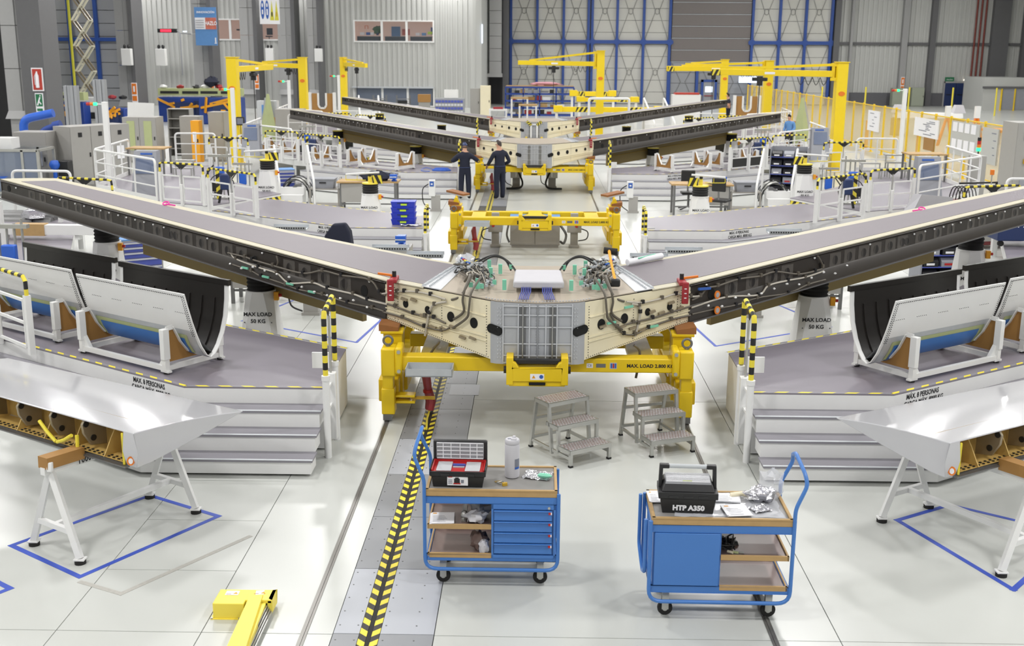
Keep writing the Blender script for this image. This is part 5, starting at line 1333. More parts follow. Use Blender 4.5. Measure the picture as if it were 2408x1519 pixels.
# ------------------------------------------------------------------ aluminium step stools
def make_stool():
    t = thing('step_stool', 'x', 'step stool', (0, 0, 0)); Wd = .58
    TR = [(.0, .26, .2), (.25, .50, .42), (.45, .75, .645)]
    for i, (y0, y1, z) in enumerate(TR):
        tr = MB().bx(0, Wd, y0, y1, z - .008, z).bx(0, Wd, y0, y0 + .012, z - .05, z).bx(0, Wd, y1 - .012, y1, z - .05, z).bx(0, .012, y0, y1, z - .05, z).bx(Wd - .012, Wd, y0, y1, z - .05, z).build('tread', 'alu', t, smooth=False)
        MB().bx(.02, Wd - .02, y0 + .02, y1 - .02, z, z + .0008).build('tread_sheet', 'tray_brown', tr, smooth=False)
        st = MB()
        nx, ny = 15, 6
        for a in range(nx):
            for b_ in range(ny):
                x = .035 + a * (Wd - .07) / (nx - 1); y = y0 + .03 + b_ * (y1 - y0 - .06) / (ny - 1)
                st.box((x + (.009 if b_ % 2 else -.009), y, z + .002), (.026, .015, .003), rz=.35 if (a + b_) % 2 else -.35)
        st.build('tread_stud', 'galv', tr, kind='stuff', smooth=False)
    L = 0.036
    for x in (.018, Wd - .018):
        MB().bar((x, .02, .02), (x, .02, .16), L, L, hint=(0, 1, 0)).build('leg', 'alu', t, smooth=False)
        MB().bar((x, .27, .10), (x, .27, .38), L, L, hint=(0, 1, 0)).build('leg', 'alu', t, smooth=False)
        MB().bar((x, .40, .05), (x, .47, .6), L, L, hint=(0, 1, 0)).build('leg', 'alu', t, smooth=False)
        MB().bar((x, .84, .02), (x, .73, .6), L, L, hint=(0, 1, 0)).build('leg', 'alu', t, smooth=False)
        MB().bar((x, .02, .10), (x, .82, .10), .022, .035).build('side_bar', 'alu', t, smooth=False)
        for y in (.02, .84): MB().bx(x - .022, x + .022, y - .022, y + .022, 0, .022).build('rubber_foot', 'rubber', t, smooth=False)
    MB().bar((.02, .82, .13), (Wd - .02, .82, .13), .02, .035).bar((.02, .775, .38), (Wd - .02, .775, .38), .02, .035).build('back_bar', 'alu', t, smooth=False)
    return t
st = make_stool(); st.location = (.38, 12.05, 0); st.rotation_euler = (0, 0, math.radians(33.5)); st['label'] = 'three step aluminium stool in front of the jig, left of two'; st['group'] = 'aluminium step stools'
dup(st, (1.33, 12.42, 0), math.radians(21.5), 'three step aluminium stool by the right jig leg, right of two', 'aluminium step stools')
# ------------------------------------------------------------------ yellow drive unit at the lower left
t = thing('drive_unit', 'low yellow drive housing with long beam bolted to floor, lower left', 'machine', (-2.46, 8.6, 0))
MB().bx(-.24, .02, -.125, .13, .004, .14).bx(.0, .24, -.06, .13, .11, .14).bx(.20, .24, -.06, .13, .02, .14).build('housing', 'pale_yellow', t, bevel=.006)
MB().bx(-.26, .02, -.14, .14, 0, .006).build('base_flange', 'pale_yellow', t, smooth=False)
MB().bx(.03, .20, -.04, .1, .01, .1).build('motor', 'plastic_black', t, smooth=False)
MB().extr([(.04, -.0, .15), (.145, .03, .15), (.22, -.9, .15), (.07, -.9, .15)], (0, 0, -.03)).build('beam_cover', 'pale_yellow', t, smooth=False)
MB().extr([(.07, -.1, .12), (.19, -.06, .12), (.22, -.9, .12), (.07, -.9, .12)], (0, 0, -.10)).build('beam_web', 'pale_yellow', t, smooth=False)
for k in range(4): MB().bx(.195 + .012 * k, .202 + .012 * k, -.9, .05, .03, .10 - .018 * k).build('guide_profile', 'alu', t, smooth=False)
for x, y, rz_ in ((-.12, .06, 0), (.11, .075, .15)):
    lb = MB().box((x, y, .142), (.11 if x < 0 else .07, .075, .002), rz=rz_).build('warning_label', 'paper', t, smooth=False)
    MB().extr([(x + .01, y - .02, .1435), (x + .05, y - .02, .1435), (x + .03, y + .015, .1435)], (0, 0, .0006)).build('warning_triangle', 'amber', lb, smooth=False); MB().bx(x - .045, x - .005, y - .026, y - .02, .1432, .1438).build('warning_line', 'red_dull', lb, smooth=False)
bo = MB()
for x in (-.25, -.02): bo.cyl((x, -.132, .006), (x, -.132, .016), .010, 8)
bo.build('bolt', 'alu', t)
# ------------------------------------------------------------------ jib cranes
def crane(x, y, h, tip, za, label, hoist=.55, hz=False, col='crane_yellow'):
    t = thing('jib_crane', label, 'crane', (x, y, 0), group='yellow jib cranes')
    d = Vector((tip[0] - x, tip[1] - y, 0)); L = d.length; d.normalize(); n = Vector((-d.y, d.x, 0)); up = Vector((0, 0, 1))
    MB().bx(-.2, .2, -.25, .25, .02, h - .02).bx(-.24, .24, -.3, .3, h - .03, h).bx(-.4, .4, -.4, .4, 0, .03).build('crane_post', col, t, smooth=False)
    b = d * .3
    MB().bar(b + up * (za - .25), b + up * (h - .05), .12, .12, hint=d).bar(d * .1 + up * (za - .2), d * .4 + up * (za - .2), .16, .12).bar(d * .1 + up * (h - .12), d * .4 + up * (h - .12), .16, .12).build('pivot_bracket', col, t, smooth=False)
    e = d * L
    MB().bar(b + up * za, e + up * (za + .02), .17, .24).build('boom', col, t, bevel=.01)
    MB().bar(d * .35 + up * (h - .12), d * L * .86 + up * (za + .15), .1, .1).build('tie_bar', col, t, smooth=False)
    if hz:
        h2 = MB(); 
        for sg in (-1, 1): hazard_strip(h2, e - d * .35 + up * za + n * .088 * sg, e + up * za + n * .088 * sg, .23, .09, .06, nrm=n * sg)
        h2.build('hazard_tip', ['hz_yellow', 'hz_black'], t, smooth=False)
    q = d * L * hoist
    MB().bar(q - d * .3 + up * (za - .25), q + d * .3 + up * (za - .25), .2, .14).bar(q + up * (za - .5), q + up * (za - .13), .2, .22).build('hoist', 'plastic_black', t, bevel=.02)
    MB().cyl(q + up * (za - 2.2), q + up * (za - .4), .018, 5).build('hoist_chain', 'cable_black', t)
    cb = MB()
    for k in range(4):
        a, c = d * (.5 + k * .3) + up * (za - .14), d * (.8 + k * .3) + up * (za - .14)
        cb.tube(spline([a, (a + c) / 2 - up * .3, c], 4), .015, 4)
    cb.build('festoon_cable', 'cable_black', t)
    MB().disc((0, -.26, za - .75), (0, -1, 0), .13, .09, n=12, depth=.006).build('round_label', 'orange', t, smooth=False)
    MB().bar(d * L * .5 + n * .09 + up * za, d * L * .58 + n * .09 + up * za, .006, .09).bar(d * L * .5 - n * .09 + up * za, d * L * .58 - n * .09 + up * za, .006, .09).build('load_label', 'paper', t, smooth=False)
    return t
crane(12.0, 45.4, 4.27, (7.3, 47.5), 3.8, 'yellow jib crane nearest on the right, boom pointing left', .62, True)
crane(11.85, 58.6, 4.22, (6.45, 56.25), 3.8, 'yellow jib crane second on the right with striped boom tip', .55, True)
crane(11.85, 72, 4.18, (10.2, 77.5), 3.75, 'yellow jib crane farthest on the right, behind the worker', .3)
crane(3.55, 62, 4.66, (-.87, 64.9), 3.95, 'yellow jib crane in the middle with boom pointing left', .56)
crane(-12.3, 46.8, 4.3, (-12.0, 52.5), 3.8, 'yellow jib crane nearest on the left, post with black clock', .5, col='crane_yellow')
crane(-12.27, 61, 4.22, (-15.9, 66), 3.75, 'yellow jib crane second on the left with boom pointing left', .3, True)
crane(-12.4, 75, 4.15, (-9.8, 67.3), 3.7, 'yellow jib crane farthest on the left with short boom to the right', .6)
ck = thing('control_box', 'black square control box hanging by the nearest left crane post', 'box', (-12.0, 46.45, 1.75))
MB().box((0, 0, 0), (.34, .12, .34)).build('case', 'plastic_black', ck, bevel=.03); MB().box((0, -.065, 0), (.25, .01, .24)).build('face', 'ink_grey', ck, smooth=False); MB().tube([(-.05 + .12 * math.cos(a), 0, -.75 + .15 * math.sin(a)) for a in [i * PI / 6 for i in range(12)]], .02, 5, closed=True).cyl((0, 0, -.6), (0, 0, -.17), .012, 5).build('cable_loop', 'cable_black', ck)
# ------------------------------------------------------------------ yellow mesh fence on the right
fe = thing('safety_fence', 'long yellow post fence with clear amber panels on the right', 'fence', (16.2, 39.6, 0))
pp = None; NP = 29
for k in range(NP):
    y = k * 1.7
    if pp is None:
        pp = MB().bx(-.04, .04, -.04, .04, .02, 2.25).bx(-.1, .1, -.1, .1, 0, .02).build('fence_post', 'fence_yellow', fe, smooth=False); pp.location = (0, y, 0)
        pn = MB().bx(-.008, .008, .05, 1.65, .22, 2.18).build('clear_panel', 'fence_clear', fe, smooth=False); pn.location = (0, y, 0)
        tr_ = MB().bx(-.02, .02, .04, 1.66, -.02, .02).build('panel_rail', 'fence_yellow', fe, smooth=False); tr_.location = (0, y, 2.18); inst(tr_, fe, (0, y, .2))
    else:
        inst(pp, fe, (0, y, 0))
        if k < NP - 1: inst(pn, fe, (0, y, 0)); inst(tr_, fe, (0, y, 2.18)); inst(tr_, fe, (0, y, .2))
def fboard(y0, y1, z0, z1, name, mat, lab, cat='notice', lines=0):
    t = MB().bx(16.12, 16.165, y0, y1, z0, z1).build(name, mat, smooth=False); tag(t, lab, cat)
    if lines:
        l = MB()
        rnd = random.Random(int(y0 * 10))
        for k in range(lines):
            yy = y0 + (y1 - y0) * rnd.uniform(.1, .6); zz = z1 - (z1 - z0) * (.12 + .8 * k / lines)
            l.bx(16.112, 16.122, yy, yy + (y1 - y0) * rnd.uniform(.1, .35), zz - .03, zz)
        l.build('print', 'ink_grey', t, smooth=False)
    return t
fboard(45.85, 48.7, 1.25, 2.0, 'drawing_board', 'paper', 'pair of white drawing sheets high on the yellow fence', lines=9)
fboard(53.7, 55.5, 1.0, 1.95, 'notice_sheet', 'paper', 'white notice sheet with blue mark on the yellow fence, farther one', lines=5)
fboard(46.2, 47.4, .75, 1.25, 'brown_box', 'tan_board', 'brown document box on fence below the drawing sheets', 'box')
nb_ = fboard(41.6, 44.4, .85, 2.1, 'notice_board', 'panel_white', 'large white notice board on the near end of fence', lines=0)
fboard(39.9, 41.3, .8, 2.05, 'notice_board', 'panel_white', 'narrow white notice board beside the big grey cabinet', lines=4)
for r in range(2):
    for c in range(4):
        yy = 41.9 + c * .62; zz = 1.72 - r * .62
        MB().bx(16.10, 16.121, yy, yy + .45, zz, zz + .34).build('paper_sheet', 'paper', nb_, smooth=False)
for k, (y, lab) in enumerate(((57.3, 'orange bollard behind fence, farther one'), (49.6, 'orange bollard behind fence, nearer one'))):
    b = tag(MB().bx(16.6, 16.75, y, y + .15, 0, 1.35).build('bollard', 'amber', bevel=.02), lab, 'bollard')
for k in range(6):
    x = 22 + k * 3.3
    tag(MB().cyl((x, 88, 0), (x, 88, 2.1), .06, 8).build('yellow_post', 'hz_yellow'), 'slim yellow post far behind fence, %s from the left' % ('first', 'second', 'third', 'fourth', 'fifth', 'sixth')[k], 'post', 'slim yellow posts')
# ------------------------------------------------------------------ cabinets
def cabinet(name, lab, x0, x1, y0, y1, h, mat='cab_grey', doors=2, rz=0.0, z0=0.0, cat='cabinet', handle=True):
    cx, cy = (x0 + x1) / 2, (y0 + y1) / 2; w, d = x1 - x0, y1 - y0
    t = thing(name, lab, cat, (cx, cy, z0), rz)
    MB().bx(-w / 2, w / 2, -d / 2 + .02, d / 2, .06, h).bx(-w / 2 + .03, w / 2 - .03, -d / 2 + .05, d / 2 - .03, 0, .06).build('body', mat, t, smooth=False)
    for k in range(doors):
        a = -w / 2 + w * k / doors + .012; b = -w / 2 + w * (k + 1) / doors - .012
        dr = MB().bx(a, b, -d / 2, -d / 2 + .022, .09, h - .03).build('door', mat, t, smooth=False)
        if handle: MB().bx(b - .09, b - .05, -d / 2 - .03, -d / 2, h * .5, h * .5 + .14).build('handle', 'plastic_black', dr, smooth=False)
    return t
# left grey cabinet row, nearest big one turned slightly
cb = cabinet('electrical_cabinet', 'big light grey electrical cabinet with papers left of the white mast', -1.2, 1.2, -.45, .45, 2.05, doors=3, rz=math.radians(58)); cb.location = (-15.2, 38.9, 0)
for k in range(3): MB().bx(-.9 + k * .8, -.75 + k * .8, -.46, -.45, 1.7, 1.85).build('vent', 'plastic_black', cb, smooth=False)
MB().box((.75, -.47, 1.1), (.3, .01, .45)).build('paper_sheet', 'paper', cb, smooth=False)
c = cabinet('machine_cabinet', 'grey machine cabinet with open side in front of the big cabinet', -17.2, -16.1, 37.2, 38.2, 1.9, 'cab_grey_d', 1); MB().bx(-.4, .4, -.53, -.5, .8, 1.3).build('pocket', 'grey_box', c, smooth=False)
c = cabinet('glass_cabinet', 'grey cabinet with glazed double door behind the left railing', -17.0, -15.6, 46.8, 47.8, 1.85, 'cab_grey', 2)
for x in (-.35, .35): MB().bx(x - .16, x + .16, -.515, -.5, .5, 1.7).build('glass', 'lime_fabric', c, smooth=False)
t = thing('open_shelf', 'tall open grey shelf beside the glazed cabinet', 'shelf', (-15.6, 50.2, 0))
MB().bx(-.5, -.46, -.3, .3, 0, 2.05).bx(.46, .5, -.3, .3, 0, 2.05).bx(-.5, .5, .27, .3, 0, 2.05).build('frame', 'cab_grey_d', t, smooth=False)
for z in (.3, .8, 1.2, 1.6, 2.02): MB().bx(-.47, .47, -.3, .28, z, z + .03).build('shelf_board', 'cab_grey', t, smooth=False)
cabinet('tall_cabinet', 'plain grey cabinet right of the open shelf', -14.9, -14.1, 47.7, 48.5, 1.85, 'cab_grey', 1)
c = cabinet('yellow_cabinet', 'narrow orange yellow cabinet between grey ones on the left', -14.05, -13.7, 46.4, 46.9, 1.75, 'amber', 1); MB().bx(-.1, .05, -.27, -.25, .9, 1.3).build('paper_sheet', 'paper', c, smooth=False)
cabinet('tall_cabinet', 'tall pale cabinet left of the nearest left crane', -13.6, -12.95, 47.4, 48.3, 2.05, 'cab_grey', 1)
cabinet('tall_cabinet', 'pale cabinet right of the nearest left crane post', -11.6, -10.4, 51, 52, 2.0, 'cab_grey', 1)
c = cabinet('switch_cabinet', 'pale blue grey switch cabinet left of second left crane', -13.9, -12.9, 57.2, 57.8, 2.1, 'titan_light', 1); MB().box((0, -.31, 1.6), (.5, .02, .6)).build('window', 'sign_blue', c, smooth=False); MB().disc((0, -.31, 1.1), (0, -1, 0), .1, .1, n=10, depth=.01).build('round_mark', 'orange', c, smooth=False)
c = cabinet('electrical_cabinet', 'large grey double door cabinet at the right edge', 15.55, 17.6, 37.0, 38.2, 2.45, 'cab_grey', 2)
for x in (-.7, .3):
    MB().bx(x - .1, x + .1, -.63, -.6, 1.9, 2.2).build('vent', 'grey_box', c, smooth=False); MB().bx(x - .05, x + .1, -.68, -.6, 1.15, 1.3).build('rotary_switch', 'ochre', c, smooth=False); MB().bx(x - .1, x + .1, -.63, -.6, .35, .65).build('vent', 'grey_box', c, smooth=False)
t = thing('control_console', 'pale console column with green lit signal lamp on the right', 'console', (12.95, 33.4, 0))
MB().bx(-.2, .2, -.2, .2, 0, 1.72).build('column', 'cab_grey', t, bevel=.02); MB().cyl((0, 0, 1.72), (0, 0, 1.84), .02, 8).build('stem', 'plastic_black', t)
for k, m in enumerate(('led_green', 'orange', 'red', 'plastic_black')): MB().cyl((0, 0, 1.84 + k * .1), (0, 0, 1.935 + k * .1), .062 if k == 0 else .052, 12).build('lamp_segment', m, t)
t = thing('maroon_machine', 'low maroon and grey machine with hose reels on the right outer deck', 'machine', (10.75, 27.55, 0)); t.rotation_euler = (0, 0, .25)
MB().bx(-1.15, 1.15, -.45, .45, .1, 1.08).build('body', 'maroon', t, bevel=.02); MB().bx(-1.2, 1.2, -.5, .5, 1.05, 1.12).build('lid', 'maroon', t, smooth=False); MB().bx(-.15, .45, -.47, -.44, .2, 1.0).bx(-1.17, -.9, -.47, -.2, .1, 1.0).build('grey_panel', 'cab_grey_d', t, smooth=False)
r = MB()
for k in range(6): r.tube([(-.55 + .09 * k + .0, .1 + .22 * math.cos(a), 1.1 + .38 * math.sin(a)) for a in [i * PI / 8 for i in range(9)]], .014, 5)
r.build('hose_loop', 'cable_black', t); MB().bx(-.3, .75, .3, .34, 1.12, 1.15).bx(-.3, .75, .3, .34, 1.5, 1.54).bx(.72, .76, .3, .34, 1.12, 1.54).build('hose_rack', 'plastic_black', t, smooth=False)
MB().cyl((.35, 0, 1.12), (.35, 0, 1.75), .014, 6).build('mast', 'alu', t); MB().cyl((.35, 0, 1.75), (.35, 0, 1.87), .05, 8).build('beacon', 'orange', t)
# ------------------------------------------------------------------ benches, trolleys, tool cabinets of the empty station (and hidden ones of the nearest)
def bench(s, i, lab):
    t = thing('work_bench', lab, 'table', (s * 4.82, S[i] + 6.95, 0))
    MB(s).extr([(-.87, -.32, .86), (.9, -.42, .86), (.9, .38, .86), (-.87, .42, .86)], (0, 0, .045)).build('table_top', 'ply', t, smooth=False)
    for x in (-.78, .8):
        for y in (-.28, .3): MB(s).bx(x - .03, x + .03, y - .03, y + .03, 0, .86).build('leg', 'alu_dark', t, smooth=False)
    MB(s).bx(.0, .78, -.34, .3, .30, .84).build('side_cabinet', 'cab_grey', t, smooth=False)
    MB(s).bar((-.78, -.28, .25), (.8, -.28, .25), .03, .04).build('stretcher', 'alu_dark', t, smooth=False)
    return t
def vise(loc, lab):
    t = thing('bench_vise', lab, 'vise', loc)
    MB().lathe([(.08, 0), (.08, .03), (.045, .06), (.05, .1)], n=10).box((0, .0, .14), (.16, .3, .09)).box((0, -.2, .15), (.2, .06, .13)).build('vise_body', 'pipe_blue', t); MB().cyl((-.1, -.24, .14), (.1, -.24, .14), .012, 6).build('screw_handle', 'alu', t)
def trolley(s, i, lab):
    t = thing('crate_trolley', lab, 'trolley', (s * 6.15, S[i] + 7.2, 0))
    for x in (-.42, .42):
        for y in (-.28, .28): MB(s).bx(x - .025, x + .025, y - .025, y + .025, .08, .66).build('leg', 'steel_cab', t, smooth=False); 
    for z in (.14, .62): MB(s).bx(-.45, .45, -.3, .3, z, z + .03).build('shelf', 'steel_cab', t, smooth=False)
    MB(s).tube(arc([(-.42, -.3, .62), (-.42, -.3, .95), (-.42, .3, .95), (-.42, .3, .62)], .08), .015, 6).build('push_bar', 'alu', t)
    wl = MB(s)
    for x in (-.4, .4):
        for y in (-.26, .26): wl.cyl((x, y - .015, .045), (x, y + .015, .045), .045, 10)
    wl.build('wheel', 'rubber', t)
    c = thing('grey_crate', 'grey lidded crate on the trolley, second station %s' % sname(s), 'crate', (s * 6.2, S[i] + 7.2, .65))
    MB().loft([[(-.3, -.2, 0), (.3, -.2, 0), (.3, .2, 0), (-.3, .2, 0)], [(-.34, -.24, .26), (.34, -.24, .26), (.34, .24, .26), (-.34, .24, .26)]]).build('crate_body', 'grey_box', c, smooth=False); MB().bx(-.36, .36, -.26, .26, .25, .29).build('crate_lid', 'grey_box', c, bevel=.01); MB().bx(-.1, .1, -.243, -.225, .15, .19).build('hand_hole', 'plastic_black', c, smooth=False)
def hose_stand(s, i, lab):
    t = thing('hose_stand', lab, 'hose stand', (s * 7.2, S[i] + 8.2, 0)); h = MB(s); m = MB(s)
    for k in range(6):
        y = -.35 + k * .13; r = .42 + .05 * math.sin(k * 2)
        h.tube([(r * math.cos(a), y, .25 + r * 1.35 * math.sin(a)) for a in [i_ * PI / 10 for i_ in range(11)]], .016, 5)
    h.build('hose', 'cable_black', t)
    for k in range(5): m.tube([(.3 * math.cos(a), -.3 + k * .14, .6 + .2 * math.sin(a)) for a in [i_ * PI / 8 for i_ in range(9)]], .02, 5)
    m.build('metal_hoop', 'alu', t); MB(s).bx(-.05, .05, -.4, .4, .0, .62).bx(-.35, .35, -.4, -.36, 0, .04).bx(-.35, .35, .36, .4, 0, .04).build('stand_frame', 'alu_dark', t, smooth=False); MB(s).blob((.0, -.42, .3), (.14, .12, .3), 4, 8, 6, .2).build('valve', 'alu', t)
def drawers(s, x, y, lab, w=.6, d=.6, h=1.0, n=6):
    t = thing('drawer_cabinet', lab, 'cabinet', (s * x, y, 0), rz=s * -.35)
    MB().bx(-w / 2, w / 2, -d / 2, d / 2, .05, h).build('body', 'cab_grey', t, smooth=False); MB().bx(-w / 2, w / 2, -d / 2, d / 2, h, h + .025).build('top_mat', 'sign_blue', t, smooth=False)
    hs_ = [.1, .1, .12, .16, .19, .22][:n]; z = h - .03
    for k, q in enumerate(hs_):
        dr = MB().bx(-w / 2 + .03, w / 2 - .03, -d / 2 - .015, -d / 2 + .01, z - q + .012, z).build('drawer', 'drawer_blue', t, smooth=False); MB().bx(-w / 2 + .03, w / 2 - .03, -d / 2 - .03, -d / 2 - .012, z - .035, z - .005).build('handle', 'titan_light', dr, smooth=False); z -= q
    return t
for i in (1, 0):
    for s in (-1, 1):
        sd = sname(s)
        bench(s, i, ('light wood topped work bench behind the %s striped tower arm' % sd) if i == 1 else ('work bench hidden behind the nearest %s wing' % sd))
for s in (-1, 1):
    trolley(s, 1, 'steel trolley carrying grey crate beside the %s work bench' % sname(s)); hose_stand(s, 1, 'stand of looped black hoses behind the %s crate trolley' % sname(s))
drawers(-1, 7.75, S[1] + 8.9, 'blue drawer cabinet behind left outer jack tower, second station'); 
d = drawers(-1, 7.75, 21.6, 'blue and grey drawer cabinet under the nearest left wing', .75, .65, 1.02); MB().bx(.36, .39, -.25, .1, .45, .85).build('paper_holder', 'paper', d, smooth=False); d.rotation_euler = (0, 0, .55)
vise((-4.08, S[1] + 6.8, .905), 'blue bench vise on the right end of left work bench'); vise((5.42, S[1] + 6.85, .905), 'blue bench vise on the right work bench'); vise((-4.1, S[0] + 6.9, .905), 'blue vise on work bench behind the nearest left wing'); vise((-2.65, S[0] + 8.3, .85), 'small blue vise on grey stand behind nearest left wing root'); tag(MB().bx(-2.85, -2.45, S[0] + 8.05, S[0] + 8.5, 0, .85).build('vise_stand', 'cab_grey', smooth=False), 'grey stand under the small blue vise behind nearest left wing root', 'stand')
jk = MB().blob((0, 0, .11), (.85, .5, .3), 17, 14, 9, .25).build('jacket', 'navy'); jk.location = (-4.62, S[1] + 6.95, .905); tag(jk, 'dark navy jacket heaped on the left work bench', 'jacket')
tag(MB().blob((5.15, S[1] + 6.75, .93), (.35, .28, .05), 5, 10, 6, .2).build('cloth', 'white_soft'), 'crumpled white cloth in front of vise on right work bench', 'cloth')
def chair(loc, lab, rz):
    t = thing('work_chair', lab, 'chair', loc, rz)
    MB().box((0, 0, .52), (.46, .46, .08)).build('seat', 'plastic_black', t, bevel=.03); MB().box((0, .24, .98), (.42, .06, .38)).build('backrest', 'plastic_black', t, bevel=.03); MB().cyl((0, 0, .1), (0, 0, .5), .035, 10).bar((0, .2, .5), (0, .26, .85), .05, .02).build('stem', 'alu_dark', t)
    b = MB()
    for k in range(5): a = 2 * PI * k / 5; b.bar((0, 0, .12), (.32 * math.cos(a), .32 * math.sin(a), .04), .04, .03)
    b.build('star_base', 'plastic_black', t, smooth=False)
    return t
chair((5.3, S[1] + 6.05, 0), 'black swivel chair with star base beside the right inner tower', 2.6)
chair((4.6, S[1] + 7.75, .0), 'black chair back showing behind the right work bench', 0)
chair((-3.72, 21.0, .0), 'chair under the navy jacket behind the nearest left wing', 0)
j2 = MB().loft([[(-.24, -.1, .55), (.26, -.1, .5), (.26, .12, .5), (-.24, .12, .55)], [(-.27, -.12, .85), (.25, -.13, .85), (.26, .14, .85), (-.27, .14, .85)], [(-.28, -.1, 1.12), (.2, -.12, 1.2), (.22, .12, 1.2), (-.26, .12, 1.1)], [(-.12, -.08, 1.34), (.12, -.08, 1.36), (.12, .08, 1.36), (-.12, .08, 1.34)]]).build('jacket', 'navy', bevel=.03); j2.location = (-3.72, 21.12, .06); tag(j2, 'dark navy jacket draped over chair behind nearest left wing', 'jacket')
tag(MB().extr([(4.35, 20.55, .906), (5.2, 20.9, .906), (5.25, 20.9, 1.30), (4.5, 20.6, 1.24)], (.06, -.1, 0)).build('cardboard', 'tan_board', smooth=False), 'torn brown cardboard behind the nearest right wing', 'cardboard')
wc = MB().loft([[(0, 0, 0), (.9, .55, 0), (.8, .75, 0), (-.1, .2, 0)], [(.15, .05, .32), (.85, .5, .22), (.75, .6, .22), (.05, .15, .32)]]).build('white_cover', 'white_soft', smooth=False); wc.location = (6.4, S[0] + 5.5, 1.95); tag(wc, 'white padded cover behind the nearest right wing beside the pink tag', 'cover')
# bins rack right and left hidden under wings
def bin_rack(x, y, rz, lab, h=1.6, cols=3, rows=6):
    t = thing('bin_rack', lab, 'rack', (x, y, 0), rz); w = .36 * cols
    MB().bx(-w / 2 - .03, -w / 2, -.25, .25, 0, h).bx(w / 2, w / 2 + .03, -.25, .25, 0, h).bx(-w / 2, w / 2, .22, .25, 0, h).build('rack_frame', 'grey_box', t, smooth=False)
    for r in range(rows):
        z = .1 + r * (h - .15) / rows
        MB().bx(-w / 2, w / 2, -.25, .23, z, z + .02).build('rack_shelf', 'drawer_blue', t, smooth=False)
        for c in range(cols):
            x0 = -w / 2 + c * .36 + .03
            MB().extr([(x0, -.24, z + .02), (x0, .1, z + .02), (x0, .1, z + .19), (x0, -.16, z + .19), (x0, -.24, z + .12)], (.3, 0, 0)).build('bin', 'plastic_black' if (r + c) % 3 else 'grey_box', t, smooth=False)
            MB().bx(x0 + .06, x0 + .22, -.247, -.24, z + .05, z + .09).build('bin_label', 'red' if (r * 3 + c) % 7 == 0 else 'paper', t, smooth=False)
    return t
bin_rack(7.95, S[1] + 9.6, -.3, 'grey rack of blue edged bins behind the right outer jack tower', 1.75)
bin_rack(8.0, 21.9, .1, 'rack of dark bins seen under the nearest right wing', 1.3, 3, 5)
nb = thing('navy_bin', 'dark navy wheeled bin lettered HTP at the right edge', 'bin', (9.9, 23.2, .78)); MB().bx(-.5, .6, -.35, .35, .12, .62).build('bin_body', 'cart_navy', nb, bevel=.02); text('bin_text', 'HTP A350', .15, 'paper', nb, (.0, -.352, .45), FRONT, bold=.004)
for x in (-.4, .5): MB().cyl((x, -.3, .06), (x, -.24, .06), .06, 10).build('caster', 'rubber', nb)
# trays with perforated edge behind the rear spar
for s in (-1, 1):
    for k, x in enumerate((4.15, 2.45, 1.9)):
        t = thing('perforated_tray', 'perforated metal tray behind nearest %s wing, %s' % (sname(s), ('outermost', 'middle one', 'innermost')[k]), 'tray', (s * (x - .25), S[0] + ip(x, RYT) + .2, ip(x, RZT) - .06))
        MB().bx(-.28, .28, -.12, .12, 0, .012).bx(-.28, .28, -.13, -.12, 0, .06).bx(-.28, .28, .12, .13, 0, .06).build('tray_body', 'galv', t, smooth=False); h = MB()
        for q in range(14): h.box((-.25 + q * .038, -.132, .035), (.018, .004, .022))
        h.build('slot', 'plastic_black', t, kind='stuff', smooth=False)
# crates and foil on second left platform
for k in range(4):
    t = thing('blue_crate', 'blue crate with lime label, %s of stack on second left platform' % ('bottom', 'second from bottom', 'third from bottom', 'top')[k], 'crate', (-2.98, S[1] - .52, .764 + k * .132), group='stack of blue crates')
    MB().loft([[(-.25, -.17, 0), (.25, -.17, 0), (.25, .17, 0), (-.25, .17, 0)], [(-.27, -.19, .11), (.27, -.19, .11), (.27, .19, .11), (-.27, .19, .11)]]).bx(-.275, .275, -.195, .195, .11, .13).build('crate_body', 'crate_blue', t, smooth=False)
    MB().bx(-.07 + .02 * (k % 2), .07 + .02 * (k % 2), -.199, -.19, .045, .085).build('label', 'label_green', t, smooth=False); MB().bx(-.13, .13, -.1985, -.192, .09, .105).build('grip_slot', 'cart_navy', t, smooth=False)
lay(crumple(10, 5, .5, .14, .05, 14), 'foil_sheet', 'silver_foil', (-2.78, S[1] - .86, .765), 0, 'crumpled silver foil lying in front of the blue crates', 'foil')
